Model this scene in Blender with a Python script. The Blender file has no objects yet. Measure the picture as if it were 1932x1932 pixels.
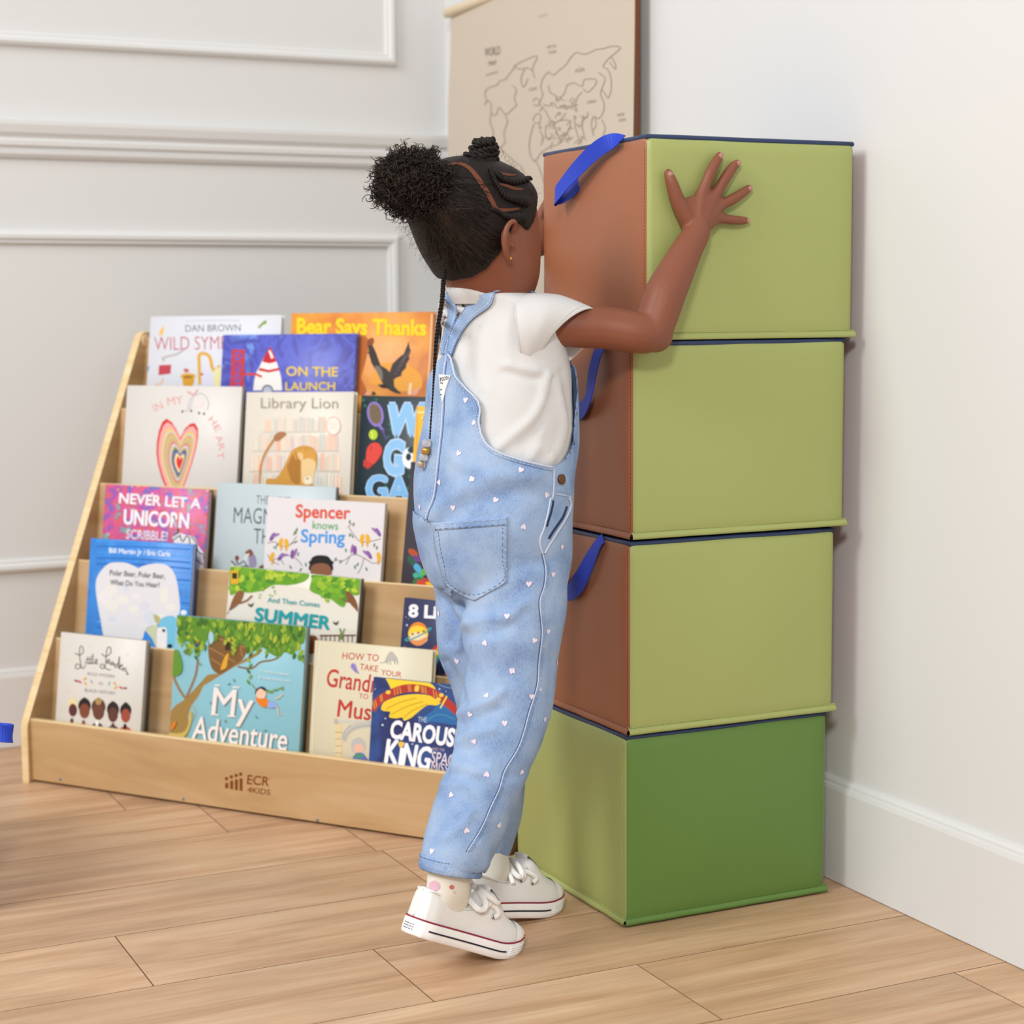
import bpy, bmesh, math, random
from mathutils import Vector, Matrix, noise
from mathutils.bvhtree import BVHTree
from mathutils.geometry import tessellate_polygon
random.seed(7)
S = bpy.context.scene
COL = S.collection
V = Vector
PI = math.pi

# ------------------------------------------------------------------ camera, world, lights, exposure
F_PX, CAM_H = 3440.0, 0.786
CAM = V((0, 0, CAM_H))
RIGHT = V((0.90178672, -0.43212058, -0.00724721))
DOWN = V((-0.05372824, -0.0954544, -0.99398276))
FWD = V((0.42882863, 0.89674983, -0.10929658))
cd = bpy.data.cameras.new('camera')
cam = bpy.data.objects.new('camera', cd)
COL.objects.link(cam)
cd.sensor_width = 36.0
cd.lens = F_PX / 1932 * 36
cd.clip_start = 0.05
cam.matrix_world = Matrix(((RIGHT.x, -DOWN.x, -FWD.x, 0), (RIGHT.y, -DOWN.y, -FWD.y, 0),
                           (RIGHT.z, -DOWN.z, -FWD.z, CAM_H), (0, 0, 0, 1)))
cd.dof.use_dof = True
cd.dof.focus_distance = 2.24
cd.dof.aperture_fstop = 5.2
S.camera = cam

W = bpy.data.worlds.new('world')
S.world = W
W.use_nodes = True
bg = W.node_tree.nodes['Background']
bg.inputs[0].default_value = (0.975, 0.99, 1.0, 1)
bg.inputs[1].default_value = 0.51


def area(name, loc, target, size, power, color=(1, 1, 1)):
    l = bpy.data.lights.new(name, 'AREA')
    l.shape = 'DISK'
    l.size = size
    l.energy = power
    l.color = color
    o = bpy.data.objects.new(name, l)
    COL.objects.link(o)
    o.location = loc
    o.rotation_euler = (V(target) - V(loc)).to_track_quat('-Z', 'Y').to_euler()
    return o


area('key_light', (-1.46, -2.03, 2.94), (1.15, 2.2, 0.6), 0.68, 110, (1, 0.99, 0.975))
area('bounce_fill', (-3.1, 1.37, 3.47), (1.1, 2.35, 0.6), 2.1, 150, (0.99, 0.995, 1.0))  # added overhead fill standing in for ceiling bounce, not a window
S.view_settings.view_transform = 'Standard'
S.view_settings.look = 'None'
S.view_settings.gamma = 1
S.view_settings.use_curve_mapping = False
S.view_settings.exposure = 0.04


# ------------------------------------------------------------------ helpers
def ray(px, py):
    return RIGHT * ((px - 966) / F_PX) + DOWN * ((py - 966) / F_PX) + FWD


def on_plane(px, py, p0, n):
    d = ray(px, py)
    return CAM + d * ((V(p0) - CAM).dot(n) / d.dot(n))


def proj(p):
    d = V(p) - CAM
    z = d.dot(FWD)
    return 966 + F_PX * d.dot(RIGHT) / z, 966 + F_PX * d.dot(DOWN) / z


def px_per_m(p):
    return F_PX / (V(p) - CAM).dot(FWD)


def lin(c):
    c = c / 255.0
    return c / 12.92 if c <= 0.04045 else ((c + 0.055) / 1.055) ** 2.4


def rgb(h):
    h = h.lstrip('#')
    return tuple(lin(int(h[i:i + 2], 16)) for i in (0, 2, 4)) + (1,)


MATS = {}


def mat(name, hexc, rough=0.6, spec=0.4, bump=None, var=None, metal=0.0, **kw):
    """plain principled material; bump=(scale, strength); var=(scale, hex2, amount)"""
    if name in MATS:
        return MATS[name]
    m = bpy.data.materials.new(name)
    m.use_nodes = True
    nt = m.node_tree
    b = nt.nodes['Principled BSDF']
    c = rgb(hexc)
    b.inputs['Base Color'].default_value = c
    b.inputs['Roughness'].default_value = rough
    b.inputs['Specular IOR Level'].default_value = spec
    b.inputs['Metallic'].default_value = metal
    for k, v in kw.items():
        b.inputs[k.replace('_', ' ')].default_value = v
    tc = nt.nodes.new('ShaderNodeTexCoord')
    if var:
        n = nt.nodes.new('ShaderNodeTexNoise')
        n.inputs['Scale'].default_value = var[0]
        n.inputs['Detail'].default_value = 4
        nt.links.new(tc.outputs['Object'], n.inputs['Vector'])
        mx = nt.nodes.new('ShaderNodeMix')
        mx.data_type = 'RGBA'
        mx.inputs[6].default_value = c
        mx.inputs[7].default_value = rgb(var[1])
        mr = nt.nodes.new('ShaderNodeMapRange')
        mr.inputs[1].default_value = 0.35
        mr.inputs[2].default_value = 0.65
        mr.inputs[4].default_value = var[2] if len(var) > 2 else 1
        nt.links.new(n.outputs[0], mr.inputs[0])
        nt.links.new(mr.outputs[0], mx.inputs[0])
        nt.links.new(mx.outputs[2], b.inputs['Base Color'])
    if bump:
        n = nt.nodes.new('ShaderNodeTexNoise')
        n.inputs['Scale'].default_value = bump[0]
        n.inputs['Detail'].default_value = 3
        nt.links.new(tc.outputs['Object'], n.inputs['Vector'])
        bp = nt.nodes.new('ShaderNodeBump')
        bp.inputs['Strength'].default_value = bump[1]
        bp.inputs['Distance'].default_value = 0.002
        nt.links.new(n.outputs[0], bp.inputs['Height'])
        nt.links.new(bp.outputs[0], b.inputs['Normal'])
    MATS[name] = m
    return m


def tag(o, label=None, cat=None, group=None, kind=None):
    if label: o['label'] = label
    if cat: o['category'] = cat
    if group: o['group'] = group
    if kind: o['kind'] = kind
    return o


def empty(name, loc=(0, 0, 0), label=None, cat=None, group=None):
    o = bpy.data.objects.new(name, None)
    o.empty_display_size = 0.05
    COL.objects.link(o)
    o.location = loc
    return tag(o, label, cat, group)


class MB:
    """collects shapes (world coordinates) and links them as ONE mesh object"""
    def __init__(self):
        self.v, self.f, self.mi, self.sm, self.mats = [], [], [], [], []

    def m(self, material):
        if material not in self.mats:
            self.mats.append(material)
        return self.mats.index(material)

    def add(self, verts, faces, material, smooth=False):
        o = len(self.v)
        self.v += [V(p) for p in verts]
        k = self.m(material)
        for f in faces:
            self.f.append([i + o for i in f])
            self.mi.append(k)
            self.sm.append(smooth)

    def box(self, c, size, material, M=None, bevel=0.0, seg=2):
        bm = bmesh.new()
        bmesh.ops.create_cube(bm, size=1)
        bmesh.ops.scale(bm, vec=size, verts=bm.verts)
        if bevel:
            bmesh.ops.bevel(bm, geom=bm.edges[:], offset=bevel, segments=seg, profile=0.5, affect='EDGES')
        M = M or Matrix.Identity(3)
        bm.verts.index_update()
        self.add([M @ v.co + V(c) for v in bm.verts], [[v.index for v in f.verts] for f in bm.faces], material, bevel > 0)
        bm.free()

    def grid(self, rows, material, smooth=True, close_u=False, flip=False):
        nr, nc = len(rows), len(rows[0])
        fs = []
        for i in range(nr - 1):
            for j in range(nc if close_u else nc - 1):
                q = [i * nc + j, i * nc + (j + 1) % nc, (i + 1) * nc + (j + 1) % nc, (i + 1) * nc + j]
                fs.append(q[::-1] if flip else q)
        self.add([p for r in rows for p in r], fs, material, smooth)

    def tube(self, pts, rad, material, n=8, caps=True, closed=False, smooth=True, flat=1.0, nrm=None):
        pts = [V(p) for p in pts]
        N = len(pts)
        if not hasattr(rad, '__len__'):
            rad = [rad] * N
        rows = []
        up = V(nrm) if nrm is not None else None
        for i, p in enumerate(pts):
            a = pts[i - 1] if (i > 0 or closed) else p
            b = pts[(i + 1) % N] if (i < N - 1 or closed) else p
            t = (b - a)
            if t.length < 1e-9:
                t = V((0, 0, 1))
            t.normalize()
            if up is None:
                up = t.orthogonal().normalized()
            x = (up - t * up.dot(t))
            if x.length < 1e-5:
                x = t.orthogonal()
            x.normalize()
            y = t.cross(x)
            if nrm is None:
                up = x
            r = rad[i]
            rows.append([p + x * (math.cos(2 * PI * k / n) * r * flat) + y * (math.sin(2 * PI * k / n) * r) for k in range(n)])
        if closed:
            rows.append(rows[0])
        o = len(self.v)
        self.grid(rows, material, smooth, True)
        if caps and not closed:
            k = self.m(material)
            self.f.append([o + i for i in range(n)][::-1]); self.mi.append(k); self.sm.append(False)
            e = o + (N - 1) * n
            self.f.append([e + i for i in range(n)]); self.mi.append(k); self.sm.append(False)

    def ball(self, c, r, material, nu=16, nv=10, M=None):
        r = r if hasattr(r, '__len__') else (r, r, r)
        rows = []
        for i in range(nv + 1):
            th = PI * i / nv
            row = []
            for j in range(nu):
                ph = 2 * PI * j / nu
                q = V((r[0] * math.sin(th) * math.cos(ph), r[1] * math.sin(th) * math.sin(ph), -r[2] * math.cos(th)))
                row.append((M @ q if M else q) + V(c))
            rows.append(row)
        self.grid(rows, material, True, True)

    def prism(self, poly, depth_vec, material, bevel=0):
        """flat polygon (3D points) extruded along depth_vec"""
        n = len(poly)
        a = [V(p) for p in poly]
        b = [p + V(depth_vec) for p in a]
        tris = tessellate_polygon([a])
        fs = [list(t) for t in tris] + [[t[2] + n, t[1] + n, t[0] + n] for t in tris]
        fs += [[i, i + n, (i + 1) % n + n, (i + 1) % n] for i in range(n)]
        self.add(a + b, fs, material)

    def build(self, name, parent=None, origin=None, fix=True, weld=False):
        me = bpy.data.meshes.new(name)
        P = parent.matrix_world.translation.copy() if False else (V(parent['_o']) if parent is not None and '_o' in parent else None)
        org = V(origin) if origin is not None else (P if P is not None else V((0, 0, 0)))
        me.from_pydata([p - org for p in self.v], [], self.f)
        for x in self.mats:
            me.materials.append(x)
        me.polygons.foreach_set('material_index', self.mi)
        me.polygons.foreach_set('use_smooth', self.sm)
        me.update()
        if fix or weld:
            bm = bmesh.new()
            bm.from_mesh(me)
            if weld:
                bmesh.ops.remove_doubles(bm, verts=bm.verts, dist=1e-5)
            if fix:
                bmesh.ops.recalc_face_normals(bm, faces=bm.faces)
            bm.to_mesh(me)
            bm.free()
        o = bpy.data.objects.new(name, me)
        COL.objects.link(o)
        if parent is not None:
            o.parent = parent
            o.location = (0, 0, 0) if P is None else org - P
            if P is not None and origin is None:
                o.location = (0, 0, 0)
            o['_o'] = tuple(org)
        else:
            o.location = org
            o['_o'] = tuple(org)
        return o


def thing(name, loc, label, cat, group=None):
    o = empty(name, loc, label, cat, group)
    o['_o'] = tuple(loc)
    return o


def join_into(o, mb):
    """adds collected shapes to an existing mesh object (prints, patterns)"""
    me, org = o.data, V(o['_o'])
    idx = {}
    for x in mb.mats:
        if x.name not in [m_.name for m_ in me.materials]:
            me.materials.append(x)
        idx[mb.mats.index(x)] = [m_.name for m_ in me.materials].index(x.name)
    bm = bmesh.new()
    bm.from_mesh(me)
    vs = [bm.verts.new(p - org) for p in mb.v]
    for f, k, sm in zip(mb.f, mb.mi, mb.sm):
        try:
            q = bm.faces.new([vs[i] for i in f])
        except ValueError:
            continue
        q.material_index = idx[k]
        q.smooth = sm
    bm.to_mesh(me)
    bm.free()


def smoothstep(a, b, x):
    t = max(0, min(1, (x - a) / (b - a)))
    return t * t * (3 - 2 * t)


def catmull(pts, n):
    """resample a list of tuples/Vectors (any length) with Catmull-Rom, n steps per span"""
    out = []
    N = len(pts)
    for i in range(N - 1):
        p0, p1, p2, p3 = pts[max(i - 1, 0)], pts[i], pts[i + 1], pts[min(i + 2, N - 1)]
        for k in range(n):
            t = k / n
            out.append(tuple(0.5 * (2 * b + (c - a) * t + (2 * a - 5 * b + 4 * c - d) * t * t + (3 * b - a - 3 * c + d) * t ** 3)
                             for a, b, c, d in zip(p0, p1, p2, p3)))
    out.append(tuple(pts[-1]))
    return out


def interp(table, x):
    if x <= table[0][0]: return table[0][1]
    for (a, va), (b, vb) in zip(table, table[1:]):
        if x <= b:
            t = (x - a) / (b - a)
            return va + (vb - va) * t
    return table[-1][1]


FONT_CACHE = {}


def text_mesh(s, bold=0.0, shear=0.0):
    key = (s, bold, shear)
    if key in FONT_CACHE:
        return FONT_CACHE[key]
    c = bpy.data.curves.new('lettering', 'FONT')
    c.body = s
    c.size = 1
    c.offset = bold
    c.shear = shear
    c.resolution_u = 3
    c.fill_mode = 'FRONT'
    o = bpy.data.objects.new('lettering', c)
    me = bpy.data.meshes.new_from_object(o)
    vs = [tuple(v.co) for v in me.vertices]
    fs = [list(p.vertices) for p in me.polygons]
    bpy.data.objects.remove(o)
    bpy.data.curves.remove(c)
    bpy.data.meshes.remove(me)
    FONT_CACHE[key] = (vs, fs)
    return vs, fs


class Art:
    """prints polygons, strokes and lettering on a flat face: photo points are cast onto that face"""
    STEP = 0.000008

    def __init__(self, mb, p0, n, clip=None):
        self.mb, self.p0, self.n = mb, V(p0), V(n).normalized()   # n points to the viewer side
        self.layer = 1
        self.clip = clip      # (origin, xdir, ydir, w, h)

    def P(self, x, y):
        p = on_plane(x, y, self.p0, self.n)
        if self.clip:
            o, xd, yd, w, h = self.clip
            q = p - o
            p = o + xd * min(max(q.dot(xd), 0.0005), w - 0.0005) + yd * min(max(q.dot(yd), 0.0005), h - 0.0005)
        return p

    def lift(self):
        self.layer += 1
        return self.n * (self.STEP * self.layer)

    def M(self, c):
        return mat('print_' + c.lstrip('#'), c, 0.45, 0.3)

    def poly(self, pts, c):
        d = self.lift()
        a = [self.P(*p) + d for p in pts]
        t = tessellate_polygon([a])
        self.mb.add(a, [list(x) for x in t], self.M(c))

    def blob(self, pts, c, n=5):
        q = catmull(list(pts) + [pts[0]], n)
        self.poly(q[:-1], c)

    def ell(self, x, y, rx, ry, c, rot=0, n=22):
        ca, sa = math.cos(math.radians(rot)), math.sin(math.radians(rot))
        self.poly([(x + rx * math.cos(2 * PI * k / n) * ca - ry * math.sin(2 * PI * k / n) * sa,
                    y + rx * math.cos(2 * PI * k / n) * sa + ry * math.sin(2 * PI * k / n) * ca) for k in range(n)], c)

    def rect(self, x0, y0, x1, y1, c):
        self.poly([(x0, y0), (x1, y0), (x1, y1), (x0, y1)], c)

    def stroke(self, pts, w, c, smooth=4, taper=False):
        q = catmull(pts, smooth) if smooth > 1 and len(pts) > 2 else [tuple(p) for p in pts]
        L, R = [], []
        N = len(q)
        for i in range(N):
            a, b = q[max(i - 1, 0)], q[min(i + 1, N - 1)]
            tx, ty = b[0] - a[0], b[1] - a[1]
            l = math.hypot(tx, ty) or 1
            ww = w * (1 - 0.75 * i / (N - 1)) if taper else w
            ox, oy = -ty / l * ww / 2, tx / l * ww / 2
            L.append((q[i][0] + ox, q[i][1] + oy))
            R.append((q[i][0] - ox, q[i][1] - oy))
        d = self.lift()
        vs = [self.P(*p) + d for p in L + R]
        self.mb.add(vs, [[i, i + 1, N + i + 1, N + i] for i in range(N - 1)], self.M(c))

    def text(self, s, x0, y0, x1, y1, cap, c, bold=0.0, shear=0.0, outline=None, ow=0.04):
        if outline:
            self._text(s, x0, y0, x1, y1, cap, outline, bold + ow, shear)
        self._text(s, x0, y0, x1, y1, cap, c, bold, shear)

    def _text(self, s, x0, y0, x1, y1, cap, c, bold, shear):
        if bold > 0 and set(s) & set('MWNVK'):     # thickened by overprinting: offsets close narrow counters
            o = bold * cap / 0.729 * 0.9
            for k in range(6):
                dx, dy = o * math.cos(k * PI / 3), o * math.sin(k * PI / 3)
                self._text(s, x0 + dx, y0 + dy, x1 + dx, y1 + dy, cap, c, 0.0, shear)
            return
        vs, fs = text_mesh(s, bold, shear)
        v0, _ = text_mesh(s, 0.0, shear)
        xa, xb = min(v[0] for v in v0), max(v[0] for v in v0)
        L = math.hypot(x1 - x0, y1 - y0)
        ux, uy = (x1 - x0) / L, (y1 - y0) / L
        d = self.lift()
        out = []
        for v in vs:
            t = (v[0] - xa) / (xb - xa) * L
            h = v[1] / 0.729 * cap
            out.append(self.P(x0 + ux * t + uy * h, y0 + uy * t - ux * h) + d)
        self.mb.add(out, fs, self.M(c))

# ------------------------------------------------------------------ the room
XW, YW = 1.466, 3.355            # right wall plane, back wall plane
wall_m = mat('wall_paint', '#D7D7D6', 0.75, 0.25, bump=(300, 0.02))
trim_m = mat('trim_paint', '#DADAD9', 0.5, 0.35)


def slab(name, lo, hi, material, bevel=0):
    mb = MB()
    c = [(a + b) / 2 for a, b in zip(lo, hi)]
    mb.box(c, [b - a for a, b in zip(lo, hi)], material, bevel=bevel)
    return tag(mb.build(name), kind='structure')


def wood_floor_mat():
    m = bpy.data.materials.new('floor_oak')
    m.use_nodes = True
    nt = m.node_tree
    L = nt.links.new
    b = nt.nodes['Principled BSDF']
    b.inputs['Roughness'].default_value = 0.42
    b.inputs['Specular IOR Level'].default_value = 0.35
    at = nt.nodes.new('ShaderNodeAttribute')
    at.attribute_name = 'plank'
    geo = nt.nodes.new('ShaderNodeNewGeometry')
    sc = nt.nodes.new('ShaderNodeVectorMath'); sc.operation = 'MULTIPLY_ADD'
    off = nt.nodes.new('ShaderNodeVectorMath'); off.operation = 'SCALE'; off.inputs[3].default_value = 40
    L(at.outputs['Color'], off.inputs[0])
    L(geo.outputs['Position'], sc.inputs[0]); sc.inputs[1].default_value = (1.3, 16, 1)
    L(off.outputs[0], sc.inputs[2])
    n1 = nt.nodes.new('ShaderNodeTexNoise'); n1.inputs['Scale'].default_value = 1.6; n1.inputs['Detail'].default_value = 8; n1.inputs['Roughness'].default_value = 0.62; n1.inputs['Distortion'].default_value = 0.6
    L(sc.outputs[0], n1.inputs['Vector'])
    r1 = nt.nodes.new('ShaderNodeValToRGB')
    e = r1.color_ramp.elements
    e[0].position = 0.25; e[0].color = rgb('#A98260')
    e[1].position = 0.78; e[1].color = rgb('#DDBF9E')
    x = e.new(0.5); x.color = rgb('#CBA582')
    L(n1.outputs[0], r1.inputs[0])
    # fine grain
    sc2 = nt.nodes.new('ShaderNodeVectorMath'); sc2.operation = 'MULTIPLY_ADD'
    L(geo.outputs['Position'], sc2.inputs[0]); sc2.inputs[1].default_value = (6, 160, 1)
    L(off.outputs[0], sc2.inputs[2])
    n2 = nt.nodes.new('ShaderNodeTexNoise'); n2.inputs['Scale'].default_value = 2; n2.inputs['Detail'].default_value = 5
    L(sc2.outputs[0], n2.inputs['Vector'])
    mr = nt.nodes.new('ShaderNodeMapRange'); mr.inputs[1].default_value = 0.3; mr.inputs[2].default_value = 0.7; mr.inputs[3].default_value = 0.90; mr.inputs[4].default_value = 1.05
    L(n2.outputs[0], mr.inputs[0])
    # blotches and knots
    sc3 = nt.nodes.new('ShaderNodeVectorMath'); sc3.operation = 'MULTIPLY_ADD'
    L(geo.outputs['Position'], sc3.inputs[0]); sc3.inputs[1].default_value = (4, 9, 1)
    L(off.outputs[0], sc3.inputs[2])
    n3 = nt.nodes.new('ShaderNodeTexNoise'); n3.inputs['Scale'].default_value = 1.2; n3.inputs['Detail'].default_value = 3
    L(sc3.outputs[0], n3.inputs['Vector'])
    mr3 = nt.nodes.new('ShaderNodeMapRange'); mr3.inputs[1].default_value = 0.3; mr3.inputs[2].default_value = 0.7; mr3.inputs[3].default_value = 0.9; mr3.inputs[4].default_value = 1.08
    L(n3.outputs[0], mr3.inputs[0])
    vo = nt.nodes.new('ShaderNodeTexVoronoi'); vo.inputs['Scale'].default_value = 1.0
    sc4 = nt.nodes.new('ShaderNodeVectorMath'); sc4.operation = 'MULTIPLY_ADD'
    L(geo.outputs['Position'], sc4.inputs[0]); sc4.inputs[1].default_value = (2.4, 6.5, 1)
    L(off.outputs[0], sc4.inputs[2]); L(sc4.outputs[0], vo.inputs['Vector'])
    mr4 = nt.nodes.new('ShaderNodeMapRange'); mr4.inputs[1].default_value = 0.02; mr4.inputs[2].default_value = 0.13; mr4.inputs[3].default_value = 0.72; mr4.inputs[4].default_value = 1.0
    L(vo.outputs['Distance'], mr4.inputs[0])
    sep = nt.nodes.new('ShaderNodeSeparateColor'); L(at.outputs['Color'], sep.inputs[0])
    mr5 = nt.nodes.new('ShaderNodeMapRange'); mr5.inputs[3].default_value = 0.93; mr5.inputs[4].default_value = 1.05
    L(sep.outputs[0], mr5.inputs[0])
    def mul(a, c):
        q = nt.nodes.new('ShaderNodeMath'); q.operation = 'MULTIPLY'; L(a, q.inputs[0]); L(c, q.inputs[1]); return q.outputs[0]
    k = mul(mul(mr.outputs[0], mr3.outputs[0]), mul(mr4.outputs[0], mr5.outputs[0]))
    vm = nt.nodes.new('ShaderNodeVectorMath'); vm.operation = 'SCALE'
    L(r1.outputs[0], vm.inputs[0]); L(k, vm.inputs[3])
    L(vm.outputs[0], b.inputs['Base Color'])
    bp = nt.nodes.new('ShaderNodeBump'); bp.inputs['Strength'].default_value = 0.12; bp.inputs['Distance'].default_value = 0.001
    L(n2.outputs[0], bp.inputs['Height']); L(bp.outputs[0], b.inputs['Normal'])
    return m


def build_floor():
    mb = MB()
    fm = wood_floor_mat()
    groove = mat('plank_groove', '#7A5740', 0.8)
    pitch, y0 = 0.1932, 2.246
    starts = {5: 0.666, 3: 0.942, 1: 0.51, 0: 0.786, -1: 1.052}   # end joints seen in the photo, row index = rows above y0-pitch*2
    attrs = []
    rnd = random.Random(3)
    g = 0.0008
    for row in range(-14, 8):
        ya = y0 + (row - 2) * pitch
        yb = min(ya + pitch, YW + 0.02)
        if ya > YW: continue
        xj = starts.get(row, rnd.uniform(0, 1.2))
        x = xj - 1.22 * 4
        while x < XW + 0.05:
            xa, xb = max(x, -2.6), min(x + 1.22, XW + 0.03)
            if xb > xa + 0.005:
                col = (rnd.random(), rnd.random(), rnd.random())
                vs = []
                for (px, py, pz) in ((xa, ya, -.002), (xb, ya, -.002), (xb, yb, -.002), (xa, yb, -.002)):
                    vs.append((px, py, pz))
                for (px, py) in ((xa + g, ya + g), (xb - g, ya + g), (xb - g, yb - g), (xa + g, yb - g)):
                    vs.append((px, py, 0))
                n0 = len(mb.f)
                mb.add(vs, [[4, 5, 6, 7]], fm)
                mb.add(vs, [[0, 1, 5, 4], [1, 2, 6, 5], [2, 3, 7, 6], [3, 0, 4, 7]], groove)
                attrs += [col] * (len(mb.f) - n0)
            x += 1.22
    mb.box(((XW - 2.57) / 2, 1.07, -.027), (XW + 2.63, 4.62, 0.05), groove)
    attrs += [(0, 0, 0)] * (len(mb.f) - len(attrs))
    o = mb.build('floor', fix=False)
    me = o.data
    a = me.attributes.new('plank', 'FLOAT_COLOR', 'FACE')
    for i, c in enumerate(attrs):
        a.data[i].color = (*c, 1)
    tag(o, kind='structure')


build_floor()
slab('wall_right', (XW, -1.2, -.05), (XW + .1, YW + .1, 2.5), wall_m)
slab('wall_back', (-2.6, YW, -.05), (XW, YW + .1, 2.5), wall_m)


def baseboard(name, a, b, outw):
    """board with a stepped cap running from a to b, standing out along outw"""
    a, b, n = V(a), V(b), V(outw)
    prof = [(0, 0), (.012, 0), (.012, .128), (.0105, .1335), (.007, .1345), (.007, .1385), (.0045, .1425), (0, .1435)]
    mb = MB()
    rows = [[p + n * d + V((0, 0, z)) for d, z in prof] for p in (a, b)]
    mb.grid(rows, trim_m, False)
    mb.add(rows[0], [list(range(len(prof)))], trim_m)
    mb.add(rows[1], [list(range(len(prof)))], trim_m)
    return tag(mb.build(name), kind='structure')


baseboard('baseboard_right', (XW, -1.2, .001), (XW, YW - .012, .001), (-1, 0, 0))
baseboard('baseboard_back', (-2.6, YW, .001), (XW, YW, .001), (0, -1, 0))


def moulding_frame(name, x0, x1, z0, z1, w=0.026):
    prof = [(0, 0), (.004, .010), (.009, .0135), (.015, .013), (.020, .008), (.0225, .0085), (.026, .004), (.026, 0)]
    loop = [(x0, z0, 1, 1), (x1, z0, -1, 1), (x1, z1, -1, -1), (x0, z1, 1, -1)]
    mb = MB()
    rows = [[V((x + sx * d, YW - h, z + sz * d)) for d, h in prof] for x, z, sx, sz in loop]
    rows.append(rows[0])
    mb.grid(rows, trim_m, False)
    return tag(mb.build(name), kind='structure')


moulding_frame('trim_1', -0.9, 1.363, 1.258, 2.3)
moulding_frame('trim_2', -0.9, 1.363, 0.319, 0.938)
mb = MB()
prof = [(0, 1.064), (.006, 1.0645), (.012, 1.071), (.013, 1.077), (.009, 1.079), (.009, 1.082), (.016, 1.086), (.017, 1.094),
        (.013, 1.097), (.013, 1.100), (.020, 1.108), (.024, 1.122), (.024, 1.129), (.018, 1.131), (0, 1.131)]
mb.grid([[V((x, YW - d, z)) for d, z in prof] for x in (-2.6, XW)], trim_m, False)
tag(mb.build('trim_3'), kind='structure')

# ------------------------------------------------------------------ foam blocks
vinyl = lambda n, h: mat(n, h, 0.42, 0.38, bump=(420, 0.05))
green_m = vinyl('vinyl_lime', '#A0A965')
dark_green_m = vinyl('vinyl_leaf_green', '#60823D')
brown_m = vinyl('vinyl_brown', '#9D6243')
navy_m = vinyl('vinyl_navy', '#2A3A5C')
strap_m = mat('blue_webbing', '#2040BE', 0.55, 0.4, bump=(900, 0.3))
thread = {green_m: mat('thread_olive', '#6E7A2E', 0.8), dark_green_m: mat('thread_green', '#35581C', 0.8),
          brown_m: mat('thread_brown', '#5B2E1A', 0.8)}


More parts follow.
